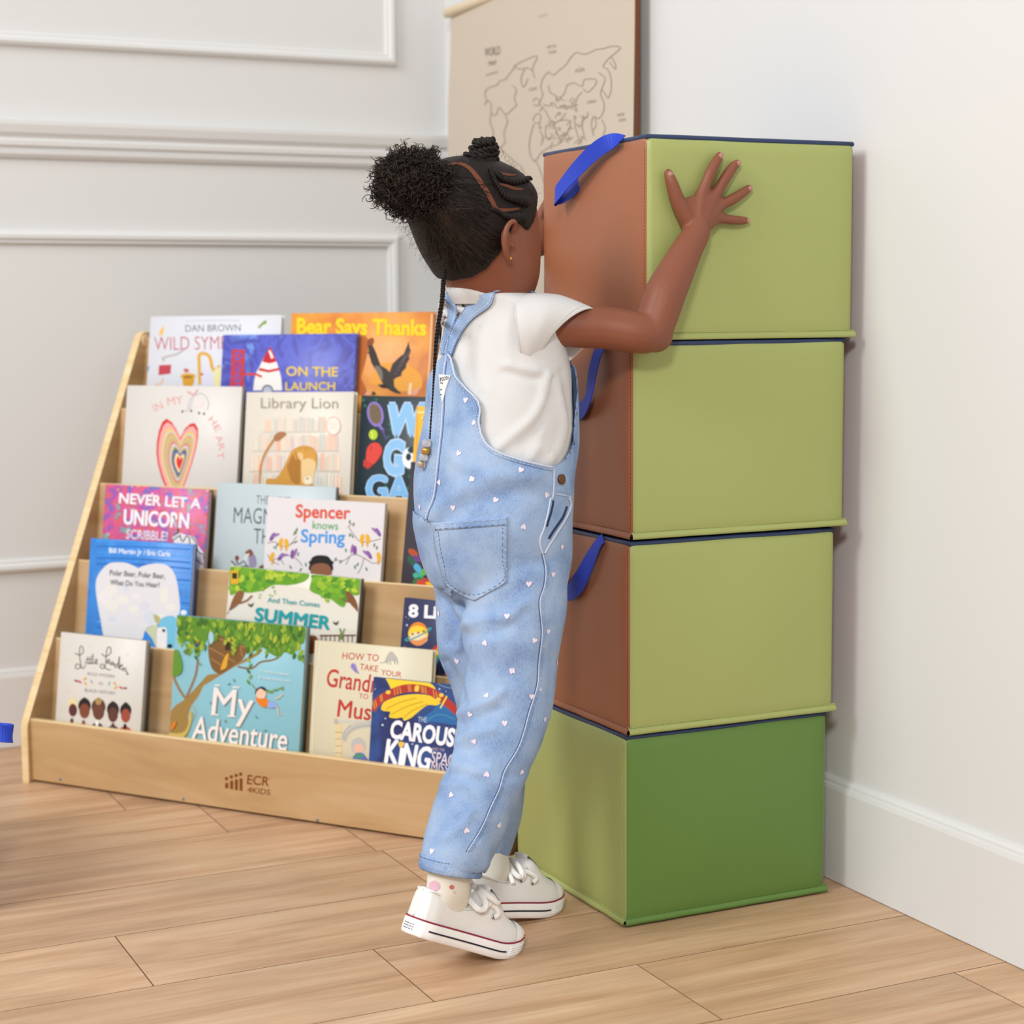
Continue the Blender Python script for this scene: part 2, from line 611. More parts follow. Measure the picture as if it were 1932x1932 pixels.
def foam_block(lo, size, yaw, front, side, label, lift_noise, strap=None):
    """soft block: six vinyl panels on foam, flanged bottom seam, stitched edges; lo = near left bottom corner"""
    w, d, h = size
    root = thing('foam_block', lo, label, 'foam block', 'stacked foam blocks')
    Rz = Matrix.Rotation(yaw, 3, 'Z')
    rr = 0.0095
    N = 18

    def shape(p):                   # p in unit box -> world
        x, y, z = p[0] * w, p[1] * d, p[2] * h
        q = V((x, y, z))
        c = V((min(max(x, rr), w - rr), min(max(y, rr), d - rr), min(max(z, rr), h - rr)))
        e = q - c
        if e.length > 1e-9:
            mx = max(abs(e.x), abs(e.y), abs(e.z))
            q = c + e.normalized() * mx
        u, v_, t = p
        bul = lambda a, b: 16 * a * (1 - a) * b * (1 - b)
        wob = noise.noise(V((x * 7 + lift_noise, y * 7, z * 7))) * 0.0028
        if p[1] in (0, 1): q.y += (bul(u, t) ** 0.6 * 0.004 + wob * bul(u, t) ** .4) * (1 if p[1] else -1)
        elif p[0] in (0, 1): q.x += (bul(v_, t) ** 0.6 * 0.004 + wob * 1.6 * bul(v_, t) ** .4) * (1 if p[0] else -1)
        elif p[2] == 1: q.z -= 0.0
        if t > .5:
            cr = max(abs(u - .5), abs(v_ - .5)) * 2
            q.z += ((cr ** 3) * noise.noise(V((u * 3.1 + lift_noise, v_ * 3.1, 2))) * .0022) * (t - .5) * 2
        return V(lo) + Rz @ q

    def lines():
        a = [0, rr / 2 / w, rr / w]
        return a + [rr / w + (1 - 2 * rr / w) * k / N for k in range(1, N)] + [1 - x for x in a[::-1]]
    g = lines()

    def panel(name, fn, material):
        mb = MB()
        mb.grid([[shape(fn(a, b)) for a in g] for b in g], material, True)
        return mb.build(name, root)
    panel('front_panel', lambda a, b: (a, 0, b), front)
    panel('back_panel', lambda a, b: (a, 1, b), front)
    panel('side_panel', lambda a, b: (0, a, b), side)
    panel('side_panel', lambda a, b: (1, a, b), side)
    panel('top_panel', lambda a, b: (a, b, 1), navy_m)
    panel('base_panel', lambda a, b: (a, b, 0), navy_m)
    # bottom flange: folded hem standing proud of the panels, coloured like its panel
    for (nm, ax, material) in (('front', 0, front), ('side', 1, side)):
        mb = MB()
        rows = []
        K = 40
        for k in range(K + 1):
            t = k / K
            wv = noise.noise(V((t * 9 + lift_noise * 3, ax * 5, 1))) * 0.0011
            end = 0.0008 * (smoothstep(.96, 1, t) + smoothstep(.04, 0, t))
            pr = [(-.0008, .0105), (.0006, .0098), (.0012, .0080), (.0024 + wv + end, .0070), (.0034 + wv + end, .0040), (.0030 + wv + end, .001), (.0005, .0008)]
            if ax == 0:
                rows.append([V(lo) + Rz @ V((-.0012 + t * (w + .0024), -o, z)) for o, z in pr])
            else:
                rows.append([V(lo) + Rz @ V((-o, -.0012 + t * (d + .0024), z)) for o, z in pr])
        mb.grid(rows, material, True)
        mb.build('seam_flange', root)
        # stitching just above the flange and up the corner edge
        mb = MB()
        L = w if ax == 0 else d
        n = int(L / 0.0042)
        for k in range(n):
            t = (k + .3) / n * L
            if ax == 0:
                p = V((t, -.0009, .0094)); e = V((.0026, 0, 0))
            else:
                p = V((-.0009, t, .0094)); e = V((0, .0026, 0))
            mb.tube([V(lo) + Rz @ p, V(lo) + Rz @ (p + e)], .00035, thread[material], n=4)
        mb.build('stitching', root)
    mb = MB()
    n = int(h / 0.0042)
    for k in range(3, n - 2):
        z = (k + .3) / n * h
        mb.tube([V(lo) + Rz @ V((-.0008, .0030, z)), V(lo) + Rz @ V((-.0008, .0030, z + .0024))], .0003, thread.get(side, thread[green_m]), n=4)
    mb.build('stitching', root)
    # navy piping around the top edge
    mb = MB()
    i_ = 0.0035
    zt = h - .0022
    pts = []
    for (xa, ya), (xb, yb) in zip([(i_, i_), (w - i_, i_), (w - i_, d - i_), (i_, d - i_)], [(w - i_, i_), (w - i_, d - i_), (i_, d - i_), (i_, i_)]):
        for k in range(8):
            t = k / 8
            pts.append(V(lo) + Rz @ V((xa + (xb - xa) * t, ya + (yb - ya) * t, zt + noise.noise(V((xa + t, ya + t * 2, lift_noise))) * .0006)))
    mb.tube(pts, .0034, navy_m, n=8, closed=True)
    mb.build('piping', root)
    if strap:
        strap(root, lo, Rz, w, d, h)
    return root


def ribbon(mb, pts, widths, material, thick=0.0012, across=None):
    """webbing band through pts; across = list of vectors giving the band's width direction"""
    pts = [V(p) for p in pts]
    rows = []
    for i, p in enumerate(pts):
        t = (pts[min(i + 1, len(pts) - 1)] - pts[max(i - 1, 0)]).normalized()
        a = V(across[i])
        a = (a - t * a.dot(t)).normalized()
        n = t.cross(a).normalized()
        wd = widths[i] / 2 if hasattr(widths, '__len__') else widths / 2
        rows.append([p - a * wd - n * thick / 2, p + a * wd - n * thick / 2, p + a * wd + n * thick / 2, p - a * wd + n * thick / 2])
    mb.grid(rows, material, False, True)
    o = len(mb.v) - len(rows) * 4
    k = mb.m(material)
    mb.f += [[o, o + 1, o + 2, o + 3], [len(mb.v) - 1, len(mb.v) - 2, len(mb.v) - 3, len(mb.v) - 4]]
    mb.mi += [k, k]; mb.sm += [False, False]


def sm_pts(keys, n=6):
    q = catmull([tuple(k[0]) + tuple(k[1]) for k in keys], n)
    return [V(a[:3]) for a in q], [V(a[3:]) for a in q]


def strap_top(root, lo, Rz, w, d, h):
    mb = MB()
    # starts under the top edge, twists and droops down the brown side, loops back
    K = [((-.002, .058, h - .001), (0, .5, .1)), ((-.012, .078, h - .004), (-.2, .5, .45)), ((-.018, .105, h - .014), (-.3, .35, .8)),
         ((-.022, .138, h - .030), (-.2, .2, 1)), ((-.024, .170, h - .046), (0, .1, 1)), ((-.025, .198, h - .062), (.1, .3, .9)),
         ((-.019, .208, h - .066), (.5, .3, .7)), ((-.012, .198, h - .064), (.5, 0, .8)), ((-.006, .180, h - .052), (.2, -.2, 1)), ((-.002, .165, h - .034), (0, -.3, 1))]
    p, a = sm_pts([(V(lo) + Rz @ V(x), Rz @ V(y)) for x, y in K])
    ribbon(mb, p, .021, strap_m, across=a)
    mb.build('handle_strap', root)


def strap_mid(root, lo, Rz, w, d, h):
    mb = MB()
    K = [((-.001, .070, h - .002), (0, 1, .0)), ((-.010, .070, h - .012), (0, 1, .05)), ((-.016, .073, h - .035), (0, 1, .1)),
         ((-.018, .078, h - .058), (.1, 1, .25)), ((-.016, .092, h - .078), (.2, .8, .6)), ((-.012, .115, h - .090), (.1, .4, 1)), ((-.008, .145, h - .092), (0, 0, 1)),
         ((-.010, .175, h - .080), (0, -.5, 1)), ((-.009, .195, h - .05), (0, -1, .4)), ((-.002, .20, h - .003), (0, -1, 0))]
    p, a = sm_pts([(V(lo) + Rz @ V(x), Rz @ V(y)) for x, y in K])
    ribbon(mb, p, .022, strap_m, across=a)
    mb.build('handle_strap', root)


def strap_low(root, lo, Rz, w, d, h):
    mb = MB()
    K = [((-.001, .066, h - .001), (0, 1, .0)), ((-.006, .072, h - .010), (0, 1, -.2)), ((-.012, .086, h - .035), (-.2, 1, -.3)),
         ((-.016, .105, h - .062), (-.3, 1, -.3)), ((-.014, .135, h - .080), (0, .7, .7)), ((-.010, .165, h - .076), (0, 0, 1)), ((-.008, .19, h - .045), (0, -1, .4)), ((-.002, .20, h - .003), (0, -1, 0))]
    p, a = sm_pts([(V(lo) + Rz @ V(x), Rz @ V(y)) for x, y in K])
    ribbon(mb, p, .022, strap_m, across=a)
    mb.build('handle_strap', root)


foam_block((1.105, 1.982, 0.0015), (.310, .320, .2475), 0.004, dark_green_m, green_m,
           'foam block with dark green front on the floor, bottom of the stack', 1.3)
foam_block((1.109, 1.980, 0.2505), (.314, .315, .2465), 0.0, green_m, brown_m,
           'lime and brown foam block resting directly on the dark green one', 4.1, strap_low)
foam_block((1.113, 1.979, 0.5000), (.322, .312, .2472), -0.004, green_m, brown_m,
           'lime and brown foam block just below the topmost block of the stack', 8.7, strap_mid)
foam_block((1.134, 1.982, 0.7485), (.312, .292, .2525), -0.008, green_m, brown_m,
           'topmost lime and brown foam block with the hand on its front', 12.9, strap_top)

# the end of a blue strap reaching in at the left edge, on one more block standing outside the picture
lo5 = (0.036, 2.40, 0.0015)
def strap_far(root, lo, Rz, w, d, h):
    mb = MB()
    x0 = lo[0] + w
    z = 0.243
    K = [((x0 - .004, lo[1] + .01, z + .012), (0, .3, 1)), ((x0 + .03, lo[1] - .005, z + .010), (0, .3, 1)), ((x0 + .058, lo[1] - .015, z + .002), (0, .5, 1)),
         ((x0 + .072, lo[1] - .005, z - .002), (.3, .8, .8)), ((x0 + .068, lo[1] + .022, z - .004), (0, .6, 1)), ((x0 + .03, lo[1] + .034, z), (0, .3, 1)), ((x0 - .004, lo[1] + .04, z + .01), (0, .3, 1))]
    p, a = sm_pts(K)
    ribbon(mb, p, .023, strap_m, across=a)
    mb.build('handle_strap', root)


foam_block(lo5, (.31, .32, .2475), 0.0, green_m, brown_m, 'foam block off to the left whose blue strap pokes into view', 17, strap_far)

# ------------------------------------------------------------------ wall map
def build_map():
    root = thing('wall_map', (XW - .03, 2.9, 1.2), 'beige paper world map with a wooden rod hanging beside the room corner', 'wall map')
    paper = mat('map_paper', '#C6BAAA', 0.85, 0.15)
    ink = mat('map_ink', '#A39381', 0.9, 0.1)
    ink2 = mat('map_ink_dark', '#857568', 0.9, 0.1)
    yl, yr = 3.275, 2.546
    zt, zb = 1.352, 0.80
    def S_(t, z):      # t 0 left .. 1 right
        y = yl + (yr - yl) * t
        cy = 0.010 * smoothstep(0.5, 0, abs(z - zt) / 0.25) if t < .08 else 0
        curl = 0.020 * max(0, 1 - t / .06) ** 1.6 * smoothstep(1.33, 1.15, z)
        return V((XW - .026 - 0.004 * math.sin(t * 5 + z * 4) - 0.006 * t, y + curl, z))
    mb = MB()
    T = [k / 40 for k in range(41)]
    Z = [zt + (zb - zt) * k / 24 for k in range(25)]
    fr = [[S_(t, z) for t in T] for z in Z]
    bk = [[p + V((.0009, 0, 0)) for p in r] for r in fr]
    mb.grid(fr, paper, True); mb.grid(bk, paper, True)
    edge = [fr[0], bk[0]]
    mb.grid([[r[-1] for r in fr], [r[-1] for r in bk]], paper, False)
    mb.grid([[r[0] for r in fr], [r[0] for r in bk]], paper, False)
    sheet = mb.build('paper_sheet', root)
    bv = BVHTree.FromPolygons([tuple(p) for r in fr for p in r], [[i * 41 + j, i * 41 + j + 1, (i + 1) * 41 + j + 1, (i + 1) * 41 + j] for i in range(24) for j in range(40)])
    mb = MB()
    def hit(x, y):
        d = ray(x, y).normalized()
        h = bv.ray_cast(CAM, d)
        if h[0] is None:
            p = on_plane(x, y, (XW - .03, 0, 0), V((1, 0, 0)))
            return p - V((.0006, 0, 0))
        return h[0] - V((.0006, 0, 0))
    def stroke(pts, w, m, s=3):
        q = catmull(pts, s) if len(pts) > 2 else pts
        L, R_ = [], []
        for i in range(len(q)):
            a, b = q[max(i - 1, 0)], q[min(i + 1, len(q) - 1)]
            tx, ty = b[0] - a[0], b[1] - a[1]
            l = math.hypot(tx, ty) or 1
            L.append(hit(q[i][0] - ty / l * w / 2, q[i][1] + tx / l * w / 2))
            R_.append(hit(q[i][0] + ty / l * w / 2, q[i][1] - tx / l * w / 2))
        mb.grid([L, R_], m, False)
    def C(pts): return [(840 + x / 4.6, y / 4.6) for x, y in pts]
    coast = [
        [(340, 910), (360, 870), (345, 810), (380, 760), (440, 745), (480, 700), (520, 690), (560, 640), (590, 600), (620, 560), (700, 520), (800, 485), (770, 560), (760, 610), (780, 680)],
        [(600, 560), (640, 600), (720, 590), (760, 620)], [(690, 600), (660, 680), (680, 760), (720, 680)],
        [(340, 910), (380, 870), (400, 930), (400, 980), (440, 1000), (470, 930), (500, 970), (540, 990), (580, 950), (620, 910), (600, 850), (620, 780), (580, 740)],
        [(520, 990), (540, 1060), (510, 1150), (520, 1230), (470, 1300)], [(400, 980), (390, 1060), (420, 1150), (400, 1240)],
        [(900, 620), (850, 680), (830, 760), (850, 820), (820, 900), (870, 960), (890, 1000)],
        [(900, 620), (940, 650), (990, 610), (1050, 560), (1090, 500), (1140, 455), (1200, 470), (1260, 455), (1310, 430), (1380, 420), (1450, 400), (1520, 410), (1490, 450), (1440, 490), (1400, 530), (1370, 580), (1410, 600), (1440, 680), (1440, 780), (1415, 850), (1380, 800), (1360, 770), (1390, 680), (1330, 630)],
        [(1440, 490), (1480, 560), (1475, 600), (1430, 540)],
        [(1000, 850), (1040, 800), (1060, 740), (1120, 720), (1190, 750), (1210, 690), (1310, 690), (1300, 740), (1240, 800), (1200, 770)],
        [(900, 740), (910, 800), (960, 830), (970, 880), (1010, 850)], [(850, 900), (900, 920), (940, 890), (980, 940), (1030, 910), (1080, 930), (1130, 900), (1150, 840), (1190, 800)],
        [(760, 880), (790, 850), (820, 880), (800, 920), (765, 905)],
        [(760, 1050), (790, 990), (830, 1000), (820, 1060), (770, 1070)],
        [(770, 1080), (740, 1180), (730, 1280), (750, 1370), (790, 1390), (830, 1330), (900, 1280), (1000, 1240), (1060, 1150), (1090, 1080), (1060, 1040), (960, 1060), (940, 1120)],
        [(960, 1100), (980, 1180), (1040, 1160)], [(880, 980), (930, 1060), (1000, 1040), (1050, 980)], [(1120, 1000), (1130, 1100), (1160, 1200), (1190, 1230)],
        [(1200, 1000), (1190, 1100), (1210, 1180)], [(1360, 770), (1350, 820), (1380, 900), (1370, 980), (1330, 1030), (1290, 1010), (1270, 1080), (1290, 1180)],
        [(1300, 1010), (1310, 1090), (1280, 1130)], [(1360, 1040), (1390, 1110), (1370, 1180)], [(1180, 1060), (1240, 1000), (1230, 970)],
        [(880, 1080), (870, 1160), (900, 1220)], [(820, 1130), (850, 1200), (830, 1260)]]
    for c in coast:
        stroke(C(c), 1.7, ink)
    rnd = random.Random(5)
    for k in range(46):       # the busy borders of the small countries
        x, y = rnd.uniform(830, 1180), rnd.uniform(860, 1240)
        pts = [(x, y)]
        for i in range(3):
            x += rnd.uniform(-34, 34); y += rnd.uniform(-34, 34); pts.append((x, y))
        stroke(C(pts), 1.2, ink, 2)
    for c in ([(760, 1390), (800, 1420), (850, 1560), (900, 1760), (940, 1860), (1010, 1840), (1060, 1700), (1090, 1560), (1150, 1420), (1200, 1400)], [(470, 1300), (520, 1330), (600, 1400), (680, 1480), (640, 1640), (580, 1760), (540, 1900), (500, 1990), (480, 1900), (470, 1700), (430, 1560), (420, 1400), (400, 1240)], [(1380, 1640), (1420, 1560), (1500, 1540), (1560, 1560), (1600, 1520), (1660, 1640), (1640, 1740), (1560, 1800), (1480, 1740), (1400, 1760), (1380, 1640)]):
        stroke(C(c), 1.7, ink)
    def words(s, x, y, wd, cap, m, slope=-.16):
        vs, fs = text_mesh(s, 0.0)
        xa, xb = min(v[0] for v in vs), max(v[0] for v in vs)
        mb.add([hit(x + (v[0] - xa) / (xb - xa) * wd, y + (v[0] - xa) / (xb - xa) * wd * slope - v[1] / .729 * cap) for v in vs], fs, m)
    words('WORLD', 915, 107, 29, 17, ink2)
    words('MAP', 922, 124, 15, 9, ink2)
    stroke([(917, 142), (940, 135)], 2.2, ink)
    for s, x, y, wd, cap in (('ASIA', 1085, 137, 19, 8), ('CHINA', 1108, 196, 17, 6), ('ARCTIC', 1032, 92, 18, 6), ('OCEAN', 1035, 102, 15, 6), ('ATLANTIC', 998, 172, 16, 6), ('PACIFIC', 1165, 220, 14, 6), ('OCEAN', 1168, 230, 13, 6), ('CANADA', 1028, 30, 0.1, .1)):
        if wd > 1: words(s, x, y, wd, cap, ink)
    stroke([(1016, 31), (1033, 26)], 4, mat('map_ink_pale', '#BDAF9C', .9))
    mb.build('map_print', sheet, fix=False)
    mb = MB()
    rod = mat('rod_pine', '#E2CFB0', 0.5, 0.3)
    eb = MB()
    eb.box((XW - .0255, yr - .0012, (zt + zb) / 2), (.008, .002, zt - zb), mat('edge_strip_brown', '#6B3E26', .8), bevel=.0005)  # narrow brown strip along the right edge of the sheet
    eb.build('edge_strip', root)
    def cyl(z, y0, y1):
        mb.tube([(XW - .026, y0, z), (XW - .026, y0 - .003, z), (XW - .026, y1 + .003, z), (XW - .026, y1, z)], [.007, .0095, .0095, .007], rod, n=14)
    cyl(zt + .004, yl + .012, yr - .012)
    mb.build('rod', root)
    for yy in (yl - .12, yr + .12):
        mb = MB()
        mb.tube([(XW - .017, yy, zt + .004), (XW - .002, yy, zt + .006)], .003, rod, n=8)
        mb.build('hanger_peg', root)
build_map()

# ------------------------------------------------------------------ book display
SA = V((0.573, 3.067, 0.0))
SD = V((0.593, -0.805, 0.0)).normalized()
SB = V((-SD.y, SD.x, 0.0))
ZU = V((0, 0, 1))


def sp(u, v, z):
    return SA + SD * u + SB * v + ZU * z


def birch(name, ha, hb, hc, scale=(9, 9, 1.2), rough=0.42):
    m = bpy.data.materials.new(name)
    m.use_nodes = True
    nt = m.node_tree; L = nt.links.new
    b = nt.nodes['Principled BSDF']
    b.inputs['Roughness'].default_value = rough
    b.inputs['Specular IOR Level'].default_value = 0.4
    tc = nt.nodes.new('ShaderNodeTexCoord')
    mp = nt.nodes.new('ShaderNodeMapping')
    mp.inputs['Rotation'].default_value = (0, 0, math.atan2(SD.y, SD.x) * -1)
    L(tc.outputs['Object'], mp.inputs[0])
    s = nt.nodes.new('ShaderNodeVectorMath'); s.operation = 'MULTIPLY'; s.inputs[1].default_value = scale
    L(mp.outputs[0], s.inputs[0])
    n = nt.nodes.new('ShaderNodeTexNoise'); n.inputs['Scale'].default_value = 1.3; n.inputs['Detail'].default_value = 6; n.inputs['Distortion'].default_value = 1.1
    L(s.outputs[0], n.inputs['Vector'])
    r = nt.nodes.new('ShaderNodeValToRGB')
    e = r.color_ramp.elements
    e[0].position = .28; e[0].color = rgb(ha)
    e[1].position = .74; e[1].color = rgb(hc)
    e.new(.5).color = rgb(hb)
    L(n.outputs[0], r.inputs[0]); L(r.outputs[0], b.inputs['Base Color'])
    return m


birch_m = birch('birch_ply', '#B28E62', '#BF9C70', '#CAAA82', (2.2, 2, 14))
birch_edge = birch('birch_edge', '#D6B682', '#E2C796', '#EAD3A8', (3, 3, 60))


def build_display():
    root = thing('book_display', tuple(sp(.45, .15, 0)), 'tiered birch book display standing at an angle before the panelled wall', 'book display')
    U0, U1 = -0.010, 0.895

    def side(u0, u1):
        prof = [(-.009, .0), (-.009, .097)]
        a, b = V((-.009, .097)), V((.318, .752))
        prof = [(-.009, 0.0), (-.009, .090), (-.0075, .1005), (.3145, .742), (.3205, .751), (.329, .755), (.345, .755), (.351, .750), (.352, .742), (.352, 0.0)]
        bev = .0022
        mb = MB()
        # side board with eased edges: bare ply faces and paler banded edge
        inner = []
        cx, cz = .2, .3
        for v, z in prof:
            d = V((v - cx, z - cz))
            d = d.normalized() * bev
            inner.append((v - d.x, z - d.y))
        for (uu, uo) in ((u0, u0 + bev), (u1, u1 - bev)):
            t = tessellate_polygon([[V((v, z, 0)) for v, z in inner]])
            mb.add([sp(uu, v, z) for v, z in inner], [list(x) for x in t], birch_m)
        n = len(prof)
        loops = [[sp(u0, v, z) for v, z in inner], [sp(u0 + bev, v, z) for v, z in prof], [sp(u1 - bev, v, z) for v, z in prof], [sp(u1, v, z) for v, z in inner]]
        o = len(mb.v)
        mb.grid(loops, birch_edge, False, True)
        return mb.build('side_panel', root)
    left = side(U0 - .015, U0)
    side(U1, U1 + .015)
    mb = MB()
    mb.tube([sp(U0 - .001, .329, .738), sp(U0 + .0022, .329, .738), sp(U0 + .003, .329, .738)], [.0115, .0115, .009], mat('screw_cap', '#E6C39A', .5), n=18)
    mb.build('screw_cap', left)

    def board(name, v0, z0, v1, z1, th, material=birch_m, edge=birch_edge):
        """leaning board between the sides from (v0,z0) bottom to (v1,z1) top, thickness th backwards"""
        mb = MB()
        d = V((v1 - v0, z1 - z0)).normalized()
        nb = V((d.y, -d.x))
        r = .002
        pr = [V((v0, z0)), V((v1, z1)) - d * r, V((v1, z1)) - d * r * .3 + nb * r * .3, V((v1, z1)) + nb * r, V((v1, z1)) + nb * (th - r), V((v1, z1)) + nb * (th - r * .3) - d * r * .3,
              V((v1, z1)) + nb * th - d * r, V((v0, z0)) + nb * th]
        mats = [material, edge, edge, edge, edge, edge, material, edge]
        ra = [sp(U0 + .0003, p.x, p.y) for p in pr]; rb = [sp(U1 - .0003, p.x, p.y) for p in pr]
        for i in range(len(pr)):
            j = (i + 1) % len(pr)
            mb.add([ra[i], ra[j], rb[j], rb[i]], [[0, 1, 2, 3]], mats[i])
        mb.add(ra, [list(range(len(pr)))], edge); mb.add(rb, [list(range(len(pr)))], edge)
        return mb
    fb = board('x', 0, .005, 0, .109, .0115)
    art = Art(fb, sp(0, 0, 0), -SB)
    q = lambda x, y: (400 + x / 3.864, 1430 + y / 3.864)
    br = '#7C4318'
    for x0, x1, y0, y1, dx, dy in ((95, 120, 181, 222, 106, 151), (131, 156, 164, 228, 141, 138), (166, 190, 155, 235, 176, 128), (200, 224, 147, 240, 209, 118)):
        art.poly([q(x0, y0 + 6), q((x0 + x1) / 2, y0 - 1), q(x1, y0 + 5), q(x1 - 1, y1 + 2), q(x0 + 1, y1 - 2)], br)
        art.ell(*q(dx, dy), 3.3, 3.5, br)
    art.text('ECR', *q(255, 189), *q(412, 205), 18, br, bold=.018)
    art.text('4KIDS', *q(257, 249), *q(423, 270), 10.6, br, bold=.018)
    art.ell(*q(421, 148), .9, .9, br)
    front = fb.build('front_board', root)
    steel = mat('screw_steel', '#8E9AA3', .35, .5, metal=.8)
    for px, py in ((114, 1470), (346, 1507), (599, 1547)):
        p = on_plane(px, py, sp(0, 0, 0), -SB)
        mb = MB()
        mb.tube([p + SB * .001, p - SB * .0006, p - SB * .0011], [.0027, .0027, .0016], steel, n=12)
        mb.build('screw', front)
    for (v1, z1) in ((.069, .237), (.132, .364), (.194, .492), (.257, .62)):
        h = .215
        board('t', v1 - h * .14, z1 - h, v1, z1, .009).build('tier_panel', root)
    board('b', .300, .53, .331, .742, .009).build('back_panel', root)
    for (v0, v1, z) in ((.0118, .037, .02), (.066, .1005, .145), (.1285, .163, .272), (.191, .226, .40), (.254, .300, .528)):
        mb = MB()
        mb.box(sp((U0 + U1) / 2, (v0 + v1) / 2, z - .005), (U1 - U0 - .0006, v1 - v0, .009), birch_m, M=Matrix(((SD.x, SB.x, 0), (SD.y, SB.y, 0), (0, 0, 1))))
        mb.build('tier_floor', root)


build_display()

# ------------------------------------------------------------------ books
LEAN = math.radians(8)
BUP = SB * math.sin(LEAN) + ZU * math.cos(LEAN)
BN = -SB * math.cos(LEAN) + ZU * math.sin(LEAN)       # towards the viewer side
ROWS = {'A': (.267, .62, .532), 'B': (.2035, .492, .4045), 'C': (.1415, .364, .277), 'D': (.0785, .237, .150), 'E': (.0122, .109, .0205)}
pages_m = mat('paper_pages', '#D9D2C4', .85, .1, bump=(900, .4))


def book(row, dv, TL, TR, thick, cover, label, art_fn, hard=True, spine=None, back=None, dz=0.0):
    vl, zl, fl = ROWS[row]
    p0 = sp(0, vl + dv + .0008, zl)
    tl, tr = on_plane(*TL, p0, BN), on_plane(*TR, p0, BN)
    x = (tr - tl); w = x.length; x.normalize()
    y = BN.cross(x) * -1
    if y.z > 0: y = -y
    # length so that the lower corner just reaches the tier floor
    zmin = min(tl.z, tr.z)
    h = (min(tl.z, tr.z) - fl - thick * math.sin(LEAN) * 0 - .0012 - dz) / abs(y.z)
    root = thing('picture_book', tuple(tl + x * w / 2 + y * h), label, 'book', 'picture books on the display')
    cv = cover if not isinstance(cover, str) else mat('cover_' + cover.lstrip('#'), cover, .38, .4)
    bc = mat('cover_' + back.lstrip('#'), back, .4, .4) if back else cv
    M = Matrix((x, y, -BN)).transposed()
    t = .0016 if hard else .0005
    def slab_(name, x0, x1, y0, y1, z0, z1, m, bev=0, art=None, par=root):
        mb = MB()
        c = tl + x * (x0 + x1) / 2 + y * (y0 + y1) / 2 - BN * (z0 + z1) / 2
        mb.box(c, (x1 - x0, y1 - y0, z1 - z0), m, M=M, bevel=bev, seg=1)
        if art:
            a = Art(mb, tl, BN, clip=(tl, x, y, w, h))
            art(a)
        return mb.build(name, par, fix=False)
    ins = .003 if hard else .0004
    slab_('front_cover', 0, w, 0, h, 0, t, cv, .0005 if hard else 0, art_fn)
    slab_('back_cover', 0, w, 0, h, thick - t, thick, bc, .0005 if hard else 0)
    slab_('page_block', .002, w - ins, ins, h - ins, t + .0002, thick - t - .0002, pages_m)
    mb = MB()
    rows = []
    for yy in (0.0005, h - .0005):
        rows.append([tl + y * yy + x * (-.0012 * math.sin(PI * k / 8) + .0004) - BN * (t * .3 + (thick - t * .6) * k / 8) for k in range(9)])
    mb.grid(rows, mat('cover_' + spine.lstrip('#'), spine, .4, .4) if spine else cv, True)
    mb.build('spine', root, fix=False)
    return root


def crop(ox, oy, s):
    return lambda x, y: (ox + x / s, oy + y / s)


def noisy(name, cols, scale=30, dist=0.5):
    """printed cover with a mottled painterly pattern"""
    m = bpy.data.materials.new(name)
    m.use_nodes = True
    nt = m.node_tree; L = nt.links.new
    b = nt.nodes['Principled BSDF']
    b.inputs['Roughness'].default_value = .4
    tc = nt.nodes.new('ShaderNodeTexCoord')
    n = nt.nodes.new('ShaderNodeTexNoise')
    n.inputs['Scale'].default_value = scale; n.inputs['Detail'].default_value = 3; n.inputs['Distortion'].default_value = dist
    L(tc.outputs['Object'], n.inputs['Vector'])
    r = nt.nodes.new('ShaderNodeValToRGB')
    e = r.color_ramp.elements
    lo, hi = .32, .68
    e[0].position = lo; e[0].color = rgb(cols[0])
    e[1].position = hi; e[1].color = rgb(cols[-1])
    for i, c in enumerate(cols[1:-1]):
        e.new(lo + (hi - lo) * (i + 1) / (len(cols) - 1)).color = rgb(c)
    L(n.outputs[0], r.inputs[0]); L(r.outputs[0], b.inputs['Base Color'])
    return m


# --- top row
def a_wild(a):
    a.stroke([(350, 606), (400, 604.5), (453, 605)], 2.2, '#C6C9D0')
    a.text('DAN BROWN', 350, 626, 454, 624.5, 13.5, '#5F6873')
    a.text('WILD SYMPHONY', 291, 661, 508, 658, 27, '#B8404B', bold=-.012)
    a.blob([(301, 624), (309, 616), (307, 630), (301, 633)], '#E3B85A')
    a.blob([(272, 690), (278, 693), (284, 691), (280, 696), (281, 701), (277, 698), (272, 699)], '#4A7FD0', 2)
    a.stroke([(306, 676), (318, 672), (334, 668), (346, 660)], 4, '#B8AFAF')
    a.stroke([(306, 676), (310, 682)], 2, '#9A9090', 1)
    a.poly([(300, 689), (323, 688), (322, 705), (299, 708)], '#B9404E')
    a.stroke([(292, 726), (304, 724), (308, 713)], 3, '#DDB08C')
    a.ell(355, 710, 14.5, 6, '#D9A22F'); a.ell(355, 712, 9, 3.2, '#8A6A22')
    a.blob([(344, 714), (366, 714), (362, 729), (347, 729)], '#D2992C', 3)
    a.blob([(346, 697), (352, 695), (357, 700), (350, 703)], '#C05A4A', 3)
    a.stroke([(377, 726), (376, 690), (376, 670), (386, 667), (396, 674), (400, 692), (406, 700), (415, 690)], 6, '#D9A63A')
    a.poly([(381, 727), (381, 690), (392, 700), (402, 714), (402, 727)], '#D7D5E6')
    a.blob([(403, 700), (416, 693), (416, 727), (404, 727)], '#E4DCA6', 3)
    a.ell(381, 706, 2.5, 2.5, '#B0403C')
    a.blob([(486, 617), (494, 609), (501, 604), (503, 610), (496, 613), (490, 619)], '#7FA23A', 3)
    a.ell(490, 618, 2, 2, '#9FAF8C')
book('A', .013, (284, 597), (532, 594), .011, '#D3D5DC', 'white picture book with harp and tuba pictures at the top left of the display', a_wild)

